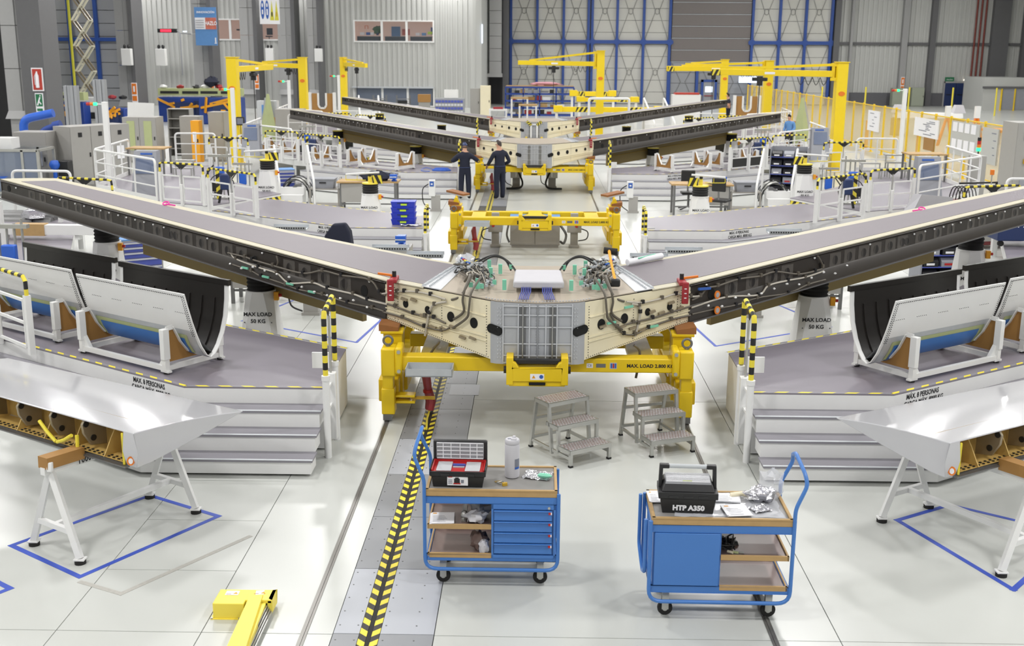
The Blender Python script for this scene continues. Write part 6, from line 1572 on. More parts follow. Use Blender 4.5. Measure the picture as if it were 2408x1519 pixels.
# steel cabinet below the empty jig, socket posts
c = cabinet('steel_cabinet', 'stainless double door cabinet standing below the empty jig', -.59, .6, 26.75, 27.35, .72, 'steel_cab', 2, handle=False); MB().bx(-.6, .6, -.31, .3, .72, .75).build('top', 'sign_blue', c, smooth=False)
MB().tube(spline([(.62, 0, .5), (.75, -.1, .3), (.7, -.15, .1), (.62, -.05, .12)], 5), .03, 8).build('corrugated_hose', 'alu_dark', c); MB().tube(spline([(-.62, 0, .6), (-.68, -.1, .3), (-.62, -.1, .1)], 5), .025, 8).build('corrugated_hose', 'alu_dark', c)
def socket_post(x, y, lab, blue=2, h=.55, sc=1.0):
    t = thing('socket_post', lab, 'socket box', (x, y, 0))
    MB().bx(-.16, .16, -.1, .1, 0, .05).bx(-.13, .13, -.07, .08, .04, h * .6).build('pedestal', 'cab_grey', t, smooth=False)
    for k in range(blue):
        o = MB().bx(-.2 + .2 * k, -.01 + .2 * k, -.1, .05, h * .55, h * 1.15).build('socket_box', 'white', t, bevel=.012); MB().bx(-.165 + .2 * k, -.045 + .2 * k, -.115, -.1, h * .92, h * 1.1).build('socket_cap', 'ink_blue', o, smooth=False); MB().bx(-.13 + .2 * k, -.08 + .2 * k, -.118, -.115, h * .98, h * 1.03).build('cap_mark', 'paper', o, smooth=False)
    MB().tube(spline([(-.2, 0, h), (-.38, .0, h * .8), (-.36, 0, h * .3), (-.16, 0, .06)], 6), .016, 6).build('cable', 'cable_black', t)
    return t
socket_post(-4.0, 19.55, 'white twin socket box with blue caps under the nearest left wing')
socket_post(3.9, 19.7, 'white twin socket box with blue caps under the nearest right wing')
for s in (-1, 1):
    t = thing('power_post', 'white power post with red button %s of steel cabinet' % sname(s), 'socket box', (s * .95, 26.95, 0)); MB(s).bx(-.12, .12, -.1, .1, 0, .06).bx(-.09, .09, -.06, .06, .05, .82).bx(-.17, .17, -.1, .06, .36, .6).build('post', 'cab_grey', t, bevel=.008); MB(s).cyl((.05, -.12, .52), (.05, -.1, .52), .035, 10).build('button', 'red', t); MB(s).tube(spline([(.15, 0, .45), (.32, -.05, .38), (.3, 0, .2), (.1, 0, .15)], 5), .014, 5).build('cable', 'cable_black', t)
    socket_post(s * .62, S[2] + 1.5, 'grey socket box with blue caps and hoses under third jig, %s' % sname(s), 2, .6); h = MB(s)
    h.tube(spline([(.55, S[2] + 1.4, .55), (.4, S[2] + 1.2, .2), (.5, S[2] + .9, .05), (.95, S[2] + .8, .04)], 6), .035, 8); tag(h.build('black_hose', 'cable_black'), 'thick black hose looping on the floor under third jig, %s' % sname(s), 'hose')
    socket_post(s * 2.9, S[1] + 7.1, 'grey panel box with blue cap beside the %s work bench' % sname(s), 1, .8)
# light masts
def mast(x, y, h, lab, z0=0.0, sg=-1, w=.14):
    t = thing('signal_mast', lab, 'mast', (x, y, z0)); MB().bx(-w / 2, w / 2, -w / 2, w / 2, .02, h).bx(-w, w, -w, w, 0, .03).build('mast_tube', 'white', t, bevel=.01)
    MB().bar((0, 0, h - .06), (sg * .22, 0, h - .06), .03, .03).build('lamp_arm', 'white', t, smooth=False)
    for k, m in enumerate(('led_green', 'orange', 'red')): MB().cyl((sg * (.22 + k * .1), 0, h - .06), (sg * (.31 + k * .1), 0, h - .06), .045, 10).build('lamp_segment', m, t)
    return t
mast(-11.95, 31.6, 2.4, 'tall white mast with sideways signal lamp at the left deck corner', .76)
mast(-11.6, 43.9, 3.16, 'white mast with signal lamp left of the nearest left crane', 0)
mast(-11.9, 55.6, 2.4, 'white mast with green signal lamp beside second left crane', .76)
mast(-11.5, 67.6, 2.4, 'white mast with green signal lamp beside farthest left crane', .76)
mast(14.0, 43.7, 3.3, 'tall white mast with green signal lamp in front of the yellow fence', 0)
bp = thing('white_post', 'tall white post with base plate at the left edge behind wing tip', 'post', (-9.85, 20.4, .762)); MB().bx(-.05, .05, -.05, .05, 0, 1.1).bx(-.12, .12, -.1, .1, 0, .02).build('post_tube', 'white', bp, smooth=False)
# grey control terminals on the decks
for i in (1, 2):
    for s in (-1, 1):
        t = thing('control_terminal', 'grey screen terminal on the %s %s outer deck' % (ordn[i], sname(s)), 'terminal', (s * 10.55, S[i] + 4.6, .762)); MB(s).loft([[(-.35, -.25, 0), (.35, -.25, 0), (.35, .3, 0), (-.35, .3, 0)], [(-.3, .0, 1.15), (.3, .0, 1.15), (.3, .3, 1.15), (-.3, .3, 1.15)]]).build('terminal_body', 'grey_box', t, smooth=False); MB(s).extr([(-.25, -.135, .55), (.25, -.135, .55), (.24, -.035, 1.0), (-.24, -.035, 1.0)], (0, -.012, .002)).build('screen', 'screen', t, smooth=False); MB(s).extr([(-.2, -.02, 1.05), (.12, -.02, 1.05), (.12, -.012, 1.1), (-.2, -.012, 1.1)], (0, -.012, .0)).build('maker_plate', 'ink_blue', t, smooth=False)
# small things on and behind the decks
for s in (-1, 1):
    t = thing('grey_table', 'small grey table with plywood top on the %s side of second deck' % sname(s), 'table', (s * 12.1, S[1] + 9.5, .762)); MB().bx(-.6, .6, -.4, .4, .8, .84).build('table_top', 'ply', t, smooth=False)
    for x in (-.55, .55):
        for y in (-.35, .35): MB().bx(x - .025, x + .025, y - .025, y + .025, 0, .8).build('leg', 'alu_dark', t, smooth=False)
for k, (x, y, lab) in enumerate(((10.6, 35.6, 'grey step stool on the right outer deck, left one'), (11.5, 35.9, 'taller grey step stool on right outer deck, right one'), (-10.9, 34.8, 'grey step stool on the left outer deck'))):
    t = thing('grey_stool', lab, 'step stool', (x, y, .762), group='grey stools on outer decks')
    for q in range(2 + (k == 1)): MB().bx(-.3, .3, q * .25, q * .25 + .25, .22 + q * .22, .26 + q * .22).build('tread', 'alu', t, smooth=False)
    for px in (-.28, .28):
        for q in range(2 + (k == 1)): MB().bx(px - .02, px + .02, q * .25, q * .25 + .04, 0, .22 + q * .22).build('leg', 'alu', t, smooth=False)
# ------------------------------------------------------------------ signs
def sign(name, x0, x1, y, z0, z1, mat, lab, group=None):
    t = MB().box(((x0 + x1) / 2, y, (z0 + z1) / 2), (x1 - x0, .06, z1 - z0)).build(name, mat, smooth=False); tag(t, lab, 'sign', group); return t
def on(t, name, x0, x1, y, z0, z1, mat): return MB().box(((x0 + x1) / 2, y, (z0 + z1) / 2), (x1 - x0, .02, z1 - z0)).build(name, mat, t, smooth=False)
b = sign('blue_sign', -24.26, -22.7, 82.9, 4.85, 7.5, 'sign_blue', 'large blue hanging sign with white and orange band on left columns')
on(b, 'white_band', -24.24, -23.5, 82.86, 5.98, 6.78, 'paper'); on(b, 'orange_band', -23.5, -22.72, 82.86, 5.98, 6.78, 'poster_warm')
text('sign_text', 'INNOVACIÓN', .2, 'paper', b, (-23.45, 82.84, 7.15), FRONT, bold=.006); text('sign_text', 'HAZLO', .36, 'paper', b, (-23.1, 82.83, 6.38), FRONT, bold=.01, sx=.72)
for k in range(4): on(b, 'text_line', -24.18, -23.6, 82.84, 6.1 + k * .16, 6.13 + k * .16, 'ink_grey')
on(b, 'white_mark', -22.86, -22.78, 82.84, 5.05, 5.4, 'paper'); on(b, 'white_mark', -22.9, -22.74, 82.84, 4.98, 5.04, 'paper')
for x in (-24.0, -22.95): MB().cyl((x, 82.9, 7.5), (x, 82.9, 14.0), .02, 5).build('hanger_rod', 'alu_dark', b)
s_ = sign('safety_sign', -18.87, -17.5, 79.9, 6.3, 8.7, 'paper', 'white hanging safety sign with blue discs and yellow triangles')
for x in (-18.7, -17.7): MB().cyl((x, 79.9, 8.7), (x, 79.9, 14.0), .02, 5).build('hanger_rod', 'alu_dark', s_)
for k, x in enumerate((-18.66, -18.34)):
    d = MB().disc((x, 79.86, 7.25), (0, -1, 0), .125, .62, n=24, depth=.01).build('blue_disc', 'ink_blue', s_, smooth=False)
    MB().disc((x, 79.845, 7.55), (0, -1, 0), .05, .14, n=12, depth=.004).build('head_mark', 'paper', d, smooth=False); MB().box((x, 79.845, 7.1), (.09, .01, .3 if k == 0 else .4)).build('body_mark', 'paper', d, smooth=False)
for k, x in enumerate((-18.02, -17.7)):
    d = MB().extr([(x - .14, 79.87, 6.55), (x + .14, 79.87, 6.55), (x, 79.87, 7.85)], (0, -.02, 0)).build('yellow_triangle', 'pipe_yellow', s_, smooth=False); MB().disc((x, 79.845, 6.95), (0, -1, 0), .05, .18, n=10, depth=.004).build('black_mark', 'plastic_black' if k == 0 else 'ochre', d, smooth=False)
f = sign('extinguisher_sign', -25.14, -24.58, 57.25, 2.5, 3.64, 'paper', 'red fire extinguisher sign on the nearest left column'); on(f, 'red_field', -25.09, -24.63, 57.21, 2.56, 3.58, 'sign_red')
MB().lathe([(.02, 0), (.09, .02), (.09, .6), (.04, .72), (.03, .82)], (-24.86, 57.19, 2.65), 10).build('bottle_mark', 'paper', f); MB().tube([(-24.9, 57.19, 3.4), (-25.0, 57.19, 3.2), (-24.98, 57.19, 2.8)], .012, 5).build('hose_mark', 'paper', f)
f = sign('exit_stairs_sign', -25.06, -24.66, 57.25, 1.45, 2.4, 'paper', 'green emergency exit sign below the red extinguisher sign'); on(f, 'green_field', -25.02, -24.7, 57.21, 1.75, 2.35, 'sign_green'); MB().bar((-24.95, 57.19, 1.8), (-24.8, 57.19, 2.2), .05, .06).bar((-24.87, 57.19, 2.0), (-24.76, 57.19, 1.85), .04, .05).disc((-24.79, 57.19, 2.27), (0, -1, 0), .035, .035, n=8).build('running_mark', 'paper', f, smooth=False); on(f, 'green_text', -25.0, -24.72, 57.21, 1.52, 1.64, 'sign_green')
for k, (x, y, z, lab) in enumerate(((-24.72, 70.74, 1.95, 'small orange hydrant sign on the second left column'), (-23.64, 84.24, 1.85, 'small orange hydrant sign on the third left column'), (-22.0, 91.24, 2.1, 'narrow orange sign on the fourth left column'), (33.0, 103.565, 1.95, 'orange notice on grey column of the far right wall'))):
    f = sign('orange_sign', x - .17, x + .17, y, z - .6, z + .6, 'paper', lab); on(f, 'orange_field', x - .14, x + .14, y - .04, z - .1, z + .55, 'orange'); on(f, 'orange_field', x - .14, x + .14, y - .04, z - .5, z - .2, 'orange'); on(f, 'white_mark', x - .05, x + .05, y - .06, z + .05, z + .4, 'paper')
t = thing('red_display', 'hanging display with lit red digits on white ribbed wall', 'display', (-28.9, 92, 5.95)); MB().bx(-1.0, .5, -.15, .15, -.1, .2).build('case', 'plastic_black', t, smooth=False); MB().bx(-.75, .1, -.165, -.15, -.04, .14).build('digits', 'led_red', t, smooth=False); MB().tube([(.5, 0, .1), (.75, 0, -.15), (.75, 0, -3.4)], .04, 6).tube([(.75, 0, -.15), (.75, 2.95, -.15)], .04, 6).build('arm', 'grey_box', t); MB().box((1.15, 0, .0), (.3, .1, .08)).build('white_light', 'screen_glow', t, smooth=False)
for k, (x, y, z) in enumerate(((-25.0, 71, 4.3), (-22.9, 71, 4.3), (-20.6, 90, 4.4), (-17.0, 91, 4.4))):
    t = thing('wall_speaker', 'white box with dark top on the left hall columns, %s from the left' % ('first', 'second', 'third', 'last')[k], 'speaker', (x + 0.2, y - .9, z)); MB().bx(-.3, .3, -.2, .2, -.7, .3).build('white_box', 'white', t, bevel=.03); MB().blob((-.12, 0, .42), (.2, .2, .25), 2, 8, 5, .1).blob((.14, 0, .42), (.2, .2, .25), 3, 8, 5, .1).build('dark_top', 'plastic_black', t)
mn = tag(MB().box((19.1, 103.0, 2.25), (1.6, .12, .55)).build('wall_screen', 'screen_glow'), 'lit wall screen behind the right cranes', 'screen')
# ------------------------------------------------------------------ scissor lift, blue machines on the far left
t = thing('scissor_lift', 'tall cream scissor lift arms in front of left door', 'lift', (-29.3, 75, 0)); w = .55
for k in range(5):
    z0 = 1.55 + k * 1.6
    for y in (-.3, .3):
        MB().bar((-w, y, z0), (w, y, z0 + 1.6), .1, .16, hint=(0, 1, 0)).build('scissor_arm', 'scissor', t, smooth=False); MB().bar((w, y, z0), (-w, y, z0 + 1.6), .1, .12, hint=(0, 1, 0)).build('scissor_arm', 'fitting', t, smooth=False)
    MB().bar((-w, -.3, z0), (-w, .3, z0), .08, .08).bar((w, -.3, z0 + 1.6), (w, .3, z0 + 1.6), .08, .08).bar((-.25, -.3, z0 + .45), (-.25, .3, z0 + .45), .08, .08).bar((-.1, -.36, z0 + .62), (.12, -.36, z0 + .95), .3, .05).build('cross_tube', 'scissor', t, smooth=False)
MB().bx(-1.0, .9, -.5, .5, .5, 1.5).build('base', 'white', t, bevel=.05); MB().bx(-.9, .8, -.52, -.3, .1, .5).build('chassis', 'plastic_black', t, smooth=False)
def blue_machine(x0, x1, y, h, lab, beam=True, seed=0):
    t = thing('blue_machine', lab, 'machine', ((x0 + x1) / 2, y, 0)); w = (x1 - x0) / 2; rnd = random.Random(seed)
    MB().bx(-w, w, -.5, .5, 0, h * .75).build('base', 'mach_blue', t, bevel=.04); MB().bx(-w * .3, w * .6, -.7, -.45, .3, h * .6).bx(w * .55, w * .85, -.55, -.45, .2, h * .65).build('front_box', 'cart_navy', t, smooth=False)
    if beam:
        MB().bx(-w, w, -.4, .3, h * .8, h * .8 + .45).build('beam', 'lime_fabric', t, smooth=False)
        for k in range(2): MB().bx(-w * .9 + k * w * .95, -w * .1 + k * w * .95, -.42, -.38, h * .8 + .12, h * .8 + .28).build('beam_slot', 'plastic_black', t, smooth=False)
    cl = MB()
    for k in range(7): cl.bar((rnd.uniform(-w, w * .8), -.6, rnd.uniform(.6, h * .75)), (rnd.uniform(-w, w), -.75, rnd.uniform(.5, h * .8)), .1, .14)
    cl.build('yellow_clamp', 'amber', t, smooth=False)
    for k in range(3): MB().blob((-w + .3 + k * w * .7, -.1, h * .8 + .55), (.5, .4, .25), seed + k, 8, 5, .2).build('covered_part', ('white', 'red_dull', 'plastic_black')[k], t)
    return t
blue_machine(-28.9, -25.9, 66, 2.1, 'blue machine with olive slotted beam beside the left column', True, 1)
blue_machine(-25.6, -23.9, 67, 1.6, 'low blue machine with white panel right of the grey pillars', False, 2)
blue_machine(-24.2, -21.2, 74, 2.1, 'blue machine with black cover between second and third left columns', True, 3)
blue_machine(-21.0, -18.3, 72, 2.2, 'blue machine with olive beam behind the grey cabinets', True, 4)
tag(MB().blob((-20.2, 71.8, 2.6), (.9, .6, .6), 5, 9, 6, .3).build('cover_bag', 'navy'), 'dark cover heaped on blue machine behind the grey cabinets', 'cover')
for k, (x, w_) in enumerate(((-22.3, .62), (-20.9, .55))):
    t = thing('grey_pillar', 'fluted grey guard pillar on the left, %s of two' % ('left', 'right')[k], 'pillar', (x, 55, 0))
    for q in range(4): MB().bx(-w_ / 2 + q * w_ / 4 + .01, -w_ / 2 + (q + 1) * w_ / 4 - .01, -.2 + .04 * (q % 2), .2, 0, 2.85 + .3 * k).build('flute', 'panel_grey', t, smooth=False)
wp = thing('tilted_display_board', 'white board tilted on legs behind the tall white mast', 'board', (-17.4, 50.3, 0)); MB().extr([(-.6, 0, 1.65), (.5, .2, 1.6), (.55, .2, 2.25), (-.55, 0, 2.3)], (0, .05, 0)).build('board', 'white', wp, smooth=False); MB().bx(-.4, -.35, .04, .1, 0, 1.7).build('leg', 'white', wp, smooth=False); MB().bx(.3, .35, .18, .24, 0, 1.7).build('leg', 'white', wp, smooth=False)
# blue dust pipes, clear enclosure, blue globe
t = thing('dust_pipe', 'thick bright blue dust pipe bending to the right at the left edge', 'pipe', (-18.05, 40, 0)); MB().tube(arc([(0, 0, 1.25), (0, 0, 2.15), (1.1, 0, 2.38)], .3), .15, 14).build('pipe', 'pipe_blue', t); MB().cyl((0, 0, 1.1), (0, 0, 1.35), .19, 12).build('pipe_collar', 'plastic_black', t); MB().bx(-.3, .3, -.3, .3, 0, 1.1).build('fan_box', 'cab_grey_d', t, smooth=False)
t = thing('dust_pipe', 'shorter dark blue pipe elbow right of the thick blue pipe', 'pipe', (-17.3, 39.6, 0)); MB().tube(arc([(0, 0, .9), (0, 0, 1.75), (.55, 0, 1.95)], .3), .12, 12).build('pipe', 'mach_blue', t); MB().cyl((.5, 0, 1.93), (.75, 0, 2.0), .17, 12).build('pipe_flange', 'mach_blue', t)
t = thing('clear_enclosure', 'aluminium framed clear enclosure at the left edge', 'enclosure', (-16.6, 36.3, 0)); fr = MB()
for x in (-.85, .35, .85):
    for y in (-.6, .6): fr.bx(x - .04, x + .04, y - .04, y + .04, 0, 1.45)
for z in (.05, 1.4):
    for y in (-.6, .6): fr.bx(-.85, .85, y - .04, y + .04, z, z + .08)
    for x in (-.85, .85): fr.bx(x - .04, x + .04, -.6, .6, z, z + .08)
fr.build('frame', 'alu', t, smooth=False)
for x0, x1 in ((-.82, .31), (.39, .82)): MB().bx(x0, x1, -.61, -.6, .1, 1.4).build('clear_panel', 'glass_dark', t, smooth=False)
MB().bx(-.7, -.1, -.3, .3, 1.46, 1.8).build('white_box', 'white', t, smooth=False); MB().lathe([(.3, .35), (.62, .55), (.65, .62), (.1, .62)], (-.35, 0, 0), 16).build('blue_basin', 'pipe_blue', t)
t = thing('blue_globe', 'blue ball on dark pump column left of the grey cabinets', 'machine', (-15.75, 37.2, 0)); MB().lathe([(0.001, 0), (.12, .03), (.17, .13), (.17, .19), (.12, .29), (.001, .32)], (0, -.3, .72), 14).cyl((0, -.3, .1), (0, -.3, .76), .07, 8).build('globe', 'pipe_blue', t); MB().bx(.1, .45, -.3, .1, 0, 1.0).build('pump_column', 'plastic_black', t, bevel=.03)
t = thing('metal_bench', 'shiny metal roller machine at the left edge under the wing tip', 'machine', (-11.9, 25.6, .0))
for k in range(4): MB().cyl((-.8, -.3 + .2 * k, .75 + .08 * (k % 2)), (.9, -.3 + .2 * k, .75 + .08 * (k % 2)), .1, 10).build('roller', 'alu_dark', t)
MB().bx(-.9, 1.0, -.5, .5, .1, .6).build('machine_bed', 'cab_grey_d', t, smooth=False); MB().blob((.5, -.4, .95), (.5, .3, .3), 4, 8, 6, .3).build('silver_part', 'silver_foil', t)
t = thing('wood_ended_bar', 'long white beam with wood end blocks under nearest left wing tip', 'beam', (-9.4, 22.9, .86)); MB().bx(-1.7, 1.1, -.1, .1, 0, .2).build('beam', 'white', t, smooth=False); MB().bx(-1.35, -.7, -.12, .12, -.02, .22).build('wood_band', 'ply', t, smooth=False); MB().bx(.9, 1.3, -.12, .12, -.02, .22).build('ochre_band', 'ochre', t, smooth=False); MB().bx(-.1, .0, -.06, .06, -.1, 0).bx(-1.6, -1.5, -.06, .06, -.1, 0).build('beam_foot', 'white', t, smooth=False)
# ------------------------------------------------------------------ far centre: shelving, spreader beams, racks, tables
t = thing('blue_shelving', 'long blue shelving unit full of parts by the hangar door', 'shelf', (.45, 84, 0)); 
for z in (.0, .5, 1.0, 1.5, 1.98): MB().bx(-2.5, 2.5, -.5, .5, z, z + .12).build('shelf_board', 'mach_blue', t, smooth=False)
for x in (-2.5, -1.2, 0, 1.2, 2.5): MB().bx(x - .04, x + .04, -.5, -.44, 0, 2.0).bx(x - .04, x + .04, .44, .5, 0, 2.0).build('upright', 'mach_blue', t, smooth=False)
MB().bx(-2.45, 2.45, -.45, .45, 2.1, 2.16).build('top_board', 'ply', t, smooth=False)
rnd = random.Random(4); cols = ['white', 'red_dull', 'grey_box', 'white', 'ply', 'tan_board', 'plastic_black']
for r, z in enumerate((.12, .62, 1.12, 1.62)):
    x = -2.1 + .3 * (r % 2)
    for k in range(6):
        w = rnd.uniform(.25, .6); h = rnd.uniform(.12, .32); cI = rnd.randrange(7)
        b = MB().bx(x, x + w, -.35, .2, 0, h).build('parts_box', cols[cI], smooth=False); b.location = (.45, 84, z)
        tag(b, '%s box on the %s shelf of the far blue shelving, %s from left' % (('white', 'dark red', 'grey', 'white', 'plywood', 'tan', 'black')[cI], ('lowest', 'second', 'third', 'fourth')[r], ('first', 'second', 'third', 'fourth', 'fifth', 'sixth')[k]), 'box', 'boxes on the blue shelving'); x += w + rnd.uniform(.05, .25)
tag(MB().blob((.9, 84, 2.28), (2.2, .5, .25), 6, 14, 5, .4).build('pink_wrap', 'pink_pale'), 'pink wrapping lying on top of the blue shelving', 'wrap')
def spreader(x0, x1, y, z, lab, w=.28):
    t = thing('spreader_beam', lab, 'beam', ((x0 + x1) / 2, y, z)); L = (x1 - x0) / 2
    MB().bx(-L, L, -.14, .14, -w / 2, w / 2).bx(-L, -L + .5, -.22, .22, -w / 2, w * .75).bx(L - .5, L, -.22, .22, -w / 2, w * .75).build('beam', 'crane_yellow', t, bevel=.02)
    for sg in (-1, 1):
        h = MB(); hazard_strip(h, (sg * L * .35, -.145, 0), (sg * L * .6, -.145, 0), w * .95, .12, .08, nrm=(0, -1, 0)); h.build('hazard_band', ['hz_yellow', 'hz_black'], t, smooth=False)
    MB().bx(-L + .1, -L + .25, -.1, .1, -z, -w / 2).bx(L - .25, L - .1, -.1, .1, -z, -w / 2).build('stand_leg', 'white', t, smooth=False)
spreader(1.1, 7.2, 64, 1.45, 'long yellow spreader beam with striped bands, nearest behind the wings')
spreader(2.6, 6.4, 70, 1.75, 'shorter yellow beam frame behind the long spreader beam', .25); spreader(2.3, 5.3, 74, 1.95, 'yellow lifting frame farthest behind crane post', .3)
t = thing('white_rack_frame', 'white tube rack frame around the middle crane post', 'rack', (3.95, 60.4, 0)); MB().tube(arc([(-1.05, 0, 0), (-1.05, 0, 2.2), (1.05, 0, 2.2), (1.05, 0, 0)], .12), .07, 8).bar((-1.05, 0, .9), (1.05, 0, .9), .06, .1).build('frame', 'white', t)
for k in range(3): MB().bx(-.8 + k * .55, -.45 + k * .55, -.1, .2, .95, 1.3).build('equipment', ('cab_grey', 'plastic_black', 'red_dull')[k], t, smooth=False)
for k, (x, y, h, lab) in enumerate(((-.35, 69, 1.5, 'white frame table with wood top, right of two before the blue shelving'), (-.9, 73, 1.75, 'white frame table with wood top, behind the other one'), (-2.2, 71, 1.1, 'low white table with red parts at the far left of blue shelving'))):
    t = thing('frame_table', lab, 'table', (x, y, 0)); MB().bx(-.55, .55, -.4, .4, h - .1, h).build('table_top', 'ply' if k < 2 else 'white', t, smooth=False); l = MB()
    for px in (-.5, .5):
        for py in (-.35, .35): l.bx(px - .05, px + .05, py - .05, py + .05, 0, h - .1)
    l.bx(-.5, .5, -.38, -.32, .3, .36); l.build('table_frame', 'white', t, smooth=False)
    if k == 2: MB().bx(-.3, .3, -.2, .2, h, h + .12).build('red_parts', 'red_dull', t, smooth=False)
t = thing('red_crate', 'low dark red crate in front of the white frame tables', 'crate', (.95, 66.5, .5)); MB().bx(-.4, .4, -.3, .3, 0, .3).build('crate_body', 'maroon', t, bevel=.02)
tag(MB().bx(.5, 1.4, 66.1, 66.9, 0, .5).build('pallet_box', 'cab_grey', smooth=False), 'grey box carrying the low dark red crate', 'box')
# drawer rack and cabinets before the office wall
t = thing('small_parts_rack', 'grey small parts rack with many little drawers before office wall', 'rack', (-5.7, 78, 0)); MB().bx(-1.0, 1.0, -.25, .3, 0, 1.45).build('rack_body', 'grey_box', t, smooth=False)
for r in range(5):
    for c in range(9): MB().bx(-.95 + c * .21, -.78 + c * .21, -.29, -.25, .25 + r * .23, .40 + r * .23).build('drawer', 'titan_light' if r % 2 else 'drawer_blue', t, smooth=False)
tag(MB().box((-5.6, 78, 1.75), (.95, .2, .55)).build('white_board', 'white', smooth=False), 'white board standing on top of the small parts rack', 'board')
cabinet('tall_cabinet', 'pale yellow tall locker at the right end of office wall', -3.7, -3.0, 79.6, 80.3, 2.25, 'cream', 1); cabinet('tall_cabinet', 'narrow grey locker left of the pale yellow one', -4.4, -3.75, 79.8, 80.4, 2.05, 'cab_grey', 1)
tag(MB().box((-8.0, 84, 1.2), (.9, .7, .55)).build('cardboard_box', 'tan_board', smooth=False), 'brown cardboard box on post near the lower office window', 'box'); tag(MB().bx(-8.4, -7.6, 83.7, 84.3, 0, .92).build('box_table', 'cab_grey', smooth=False), 'grey stand holding the brown cardboard box', 'stand')
for k, x in enumerate((-11.8, -10.0)):
    t = thing('wire_trolley', 'tall dark wire trolley before the lower office window, %s one' % ('left', 'right')[k], 'trolley', (x, 88, 0))
    f = MB()
    for px in (-.5, .5):
        for py in (-.3, .3): f.bx(px - .025, px + .025, py - .025, py + .025, 0, 1.25)
    for z in (.2, .6, .95): f.bx(-.5, .5, -.3, .3, z, z + .03)
    f.build('trolley_frame', 'alu_dark', t, smooth=False)
    MB().bx(-.4, .3, -.2, .2, .63, .85).build('load', 'plastic_black', t, smooth=False)
t = thing('white_panel_cabinet', 'white cabinet with red top edge behind the farthest right wing', 'cabinet', (9.3, 70, 0)); MB().bx(-.9, .8, -.4, .4, 0, 2.1).build('cabinet_body', 'white', t, smooth=False); MB().bx(-.75, .7, -.42, .42, 2.1, 2.2).build('red_top', 'sign_red', t, smooth=False); MB().bx(.8, .9, -.42, .4, 0, 2.05).build('dark_edge', 'col_dark', t, smooth=False); MB().bx(-.75, .1, -.415, -.4, .3, 1.9).build('door', 'white', t, smooth=False)
# white handrailed stairs and masts around the farthest station
for k, (x, y, lab) in enumerate(((-9.3, 63, 'white stairs with handrails left of the farthest tailplane'), (6.6, 62, 'white stairs with handrails right of the farthest tailplane'))):
    t = thing('access_stairs', lab, 'stairs', (x, y, 0))
    for q in range(5): MB().bx(-.5, .5, q * .3, q * .3 + .3, 0, .25 * (q + 1)).build('step', 'white', t, smooth=False)
    for px in (-.55, .55): MB().tube(arc([(px + .4, -.9, 0), (px + .4, -.9, .9), (px, 1.4, 2.15), (px, 1.4, 0)], .15), .05, 8).build('handrail', 'white', t)
for s in (-1, 1):
    guard_rail((s * 9.0, S[3] + 14), (s * 11.6, S[3] + 14), 0, 'white railing behind farthest %s wing' % sname(s), 1.3); 
    guard_rail((s * 9.75, S[3] + 3), (s * 12.35, S[3] + 5.7), .76, 'white tube railing on outer deck of farthest station, %s' % sname(s)); guard_rail((s * 12.4, S[3] + 5.85), (s * 12.7, S[3] + 9.4), .76, 'white railing along the farthest %s outer deck' % sname(s), posts=4)
    safety_gate((s * 6.5, S[3] + .18), (s * 8.0, S[3] + 1.55), .76, 'striped bar gate at the farthest %s platform' % sname(s)); safety_gate((s * 8.32, S[3] + 2.25), (s * 9.62, S[3] + 2.9), .76, 'striped bar gate on farthest %s outer deck' % sname(s))
    dk = dup(d_ref[s], (0, S[3], 0), 0, 'grey outer deck beyond the farthest %s wing tip' % sname(s), 'outer decks')
    # tall pale U stands with tan board
    t = thing('u_stand', 'tall white stand with tan board and U notch, far %s' % sname(s), 'stand', (s * 11.75, 63.5, 0)); MB().bx(-.75, -.6, -.1, .1, 0, 2.3).bx(.6, .75, -.1, .1, 0, 2.3).bx(-.75, .75, -.1, .1, .9, 1.05).build('frame', 'white', t, smooth=False)
    pts = [(-.58, 0, 1.05), (.58, 0, 1.05), (.58, 0, 2.25), (.22, 0, 2.25), (.22, 0, 1.6), (.12, 0, 1.45), (-.12, 0, 1.45), (-.22, 0, 1.6), (-.22, 0, 2.25), (-.58, 0, 2.25)]; MB().extr(pts, (0, .05, 0)).build('board', 'tan_board', t, smooth=False)
    nt = MB(); q = [(.22, -.01, 2.27), (.22, -.01, 1.6), (.12, -.01, 1.45), (-.12, -.01, 1.45), (-.22, -.01, 1.6), (-.22, -.01, 2.27)]
    for a, b_ in zip(q, q[1:]): nt.bar(a, b_, .1, .03, hint=(0, 1, 0))
    nt.build('notch_lip', 'white', t, smooth=False)
    # lime cloth covered fairing leaning on the deck
    t = thing('leaning_fairing', 'tall pale green and grey fairing half leaning upright on the %s third deck' % sname(s), 'fairing', (s * 13.25, S[2] + 19.3, .0)); secs = []
    for k in range(6):
        z = k * .49; w = .62 - .105 * k; secs.append([(-w * .8, -.1, z), (w * .2, -.35 + .05 * k, z), (w, .1, z), (w * .9, .13, z), (w * .2, -.31 + .05 * k, z), (-w * .7, -.07, z)])
    MB(s).loft(secs).build('green_skin', 'lime_fabric', t); MB(s).loft([[(x + .16, y + .2, z * .92) for x, y, z in q] for q in secs]).build('grey_skin', 'titan', t); MB(s).bx(-.5, -.2, -.1, .1, 0, 1.3).build('side_board', 'tan_board', t, smooth=False)
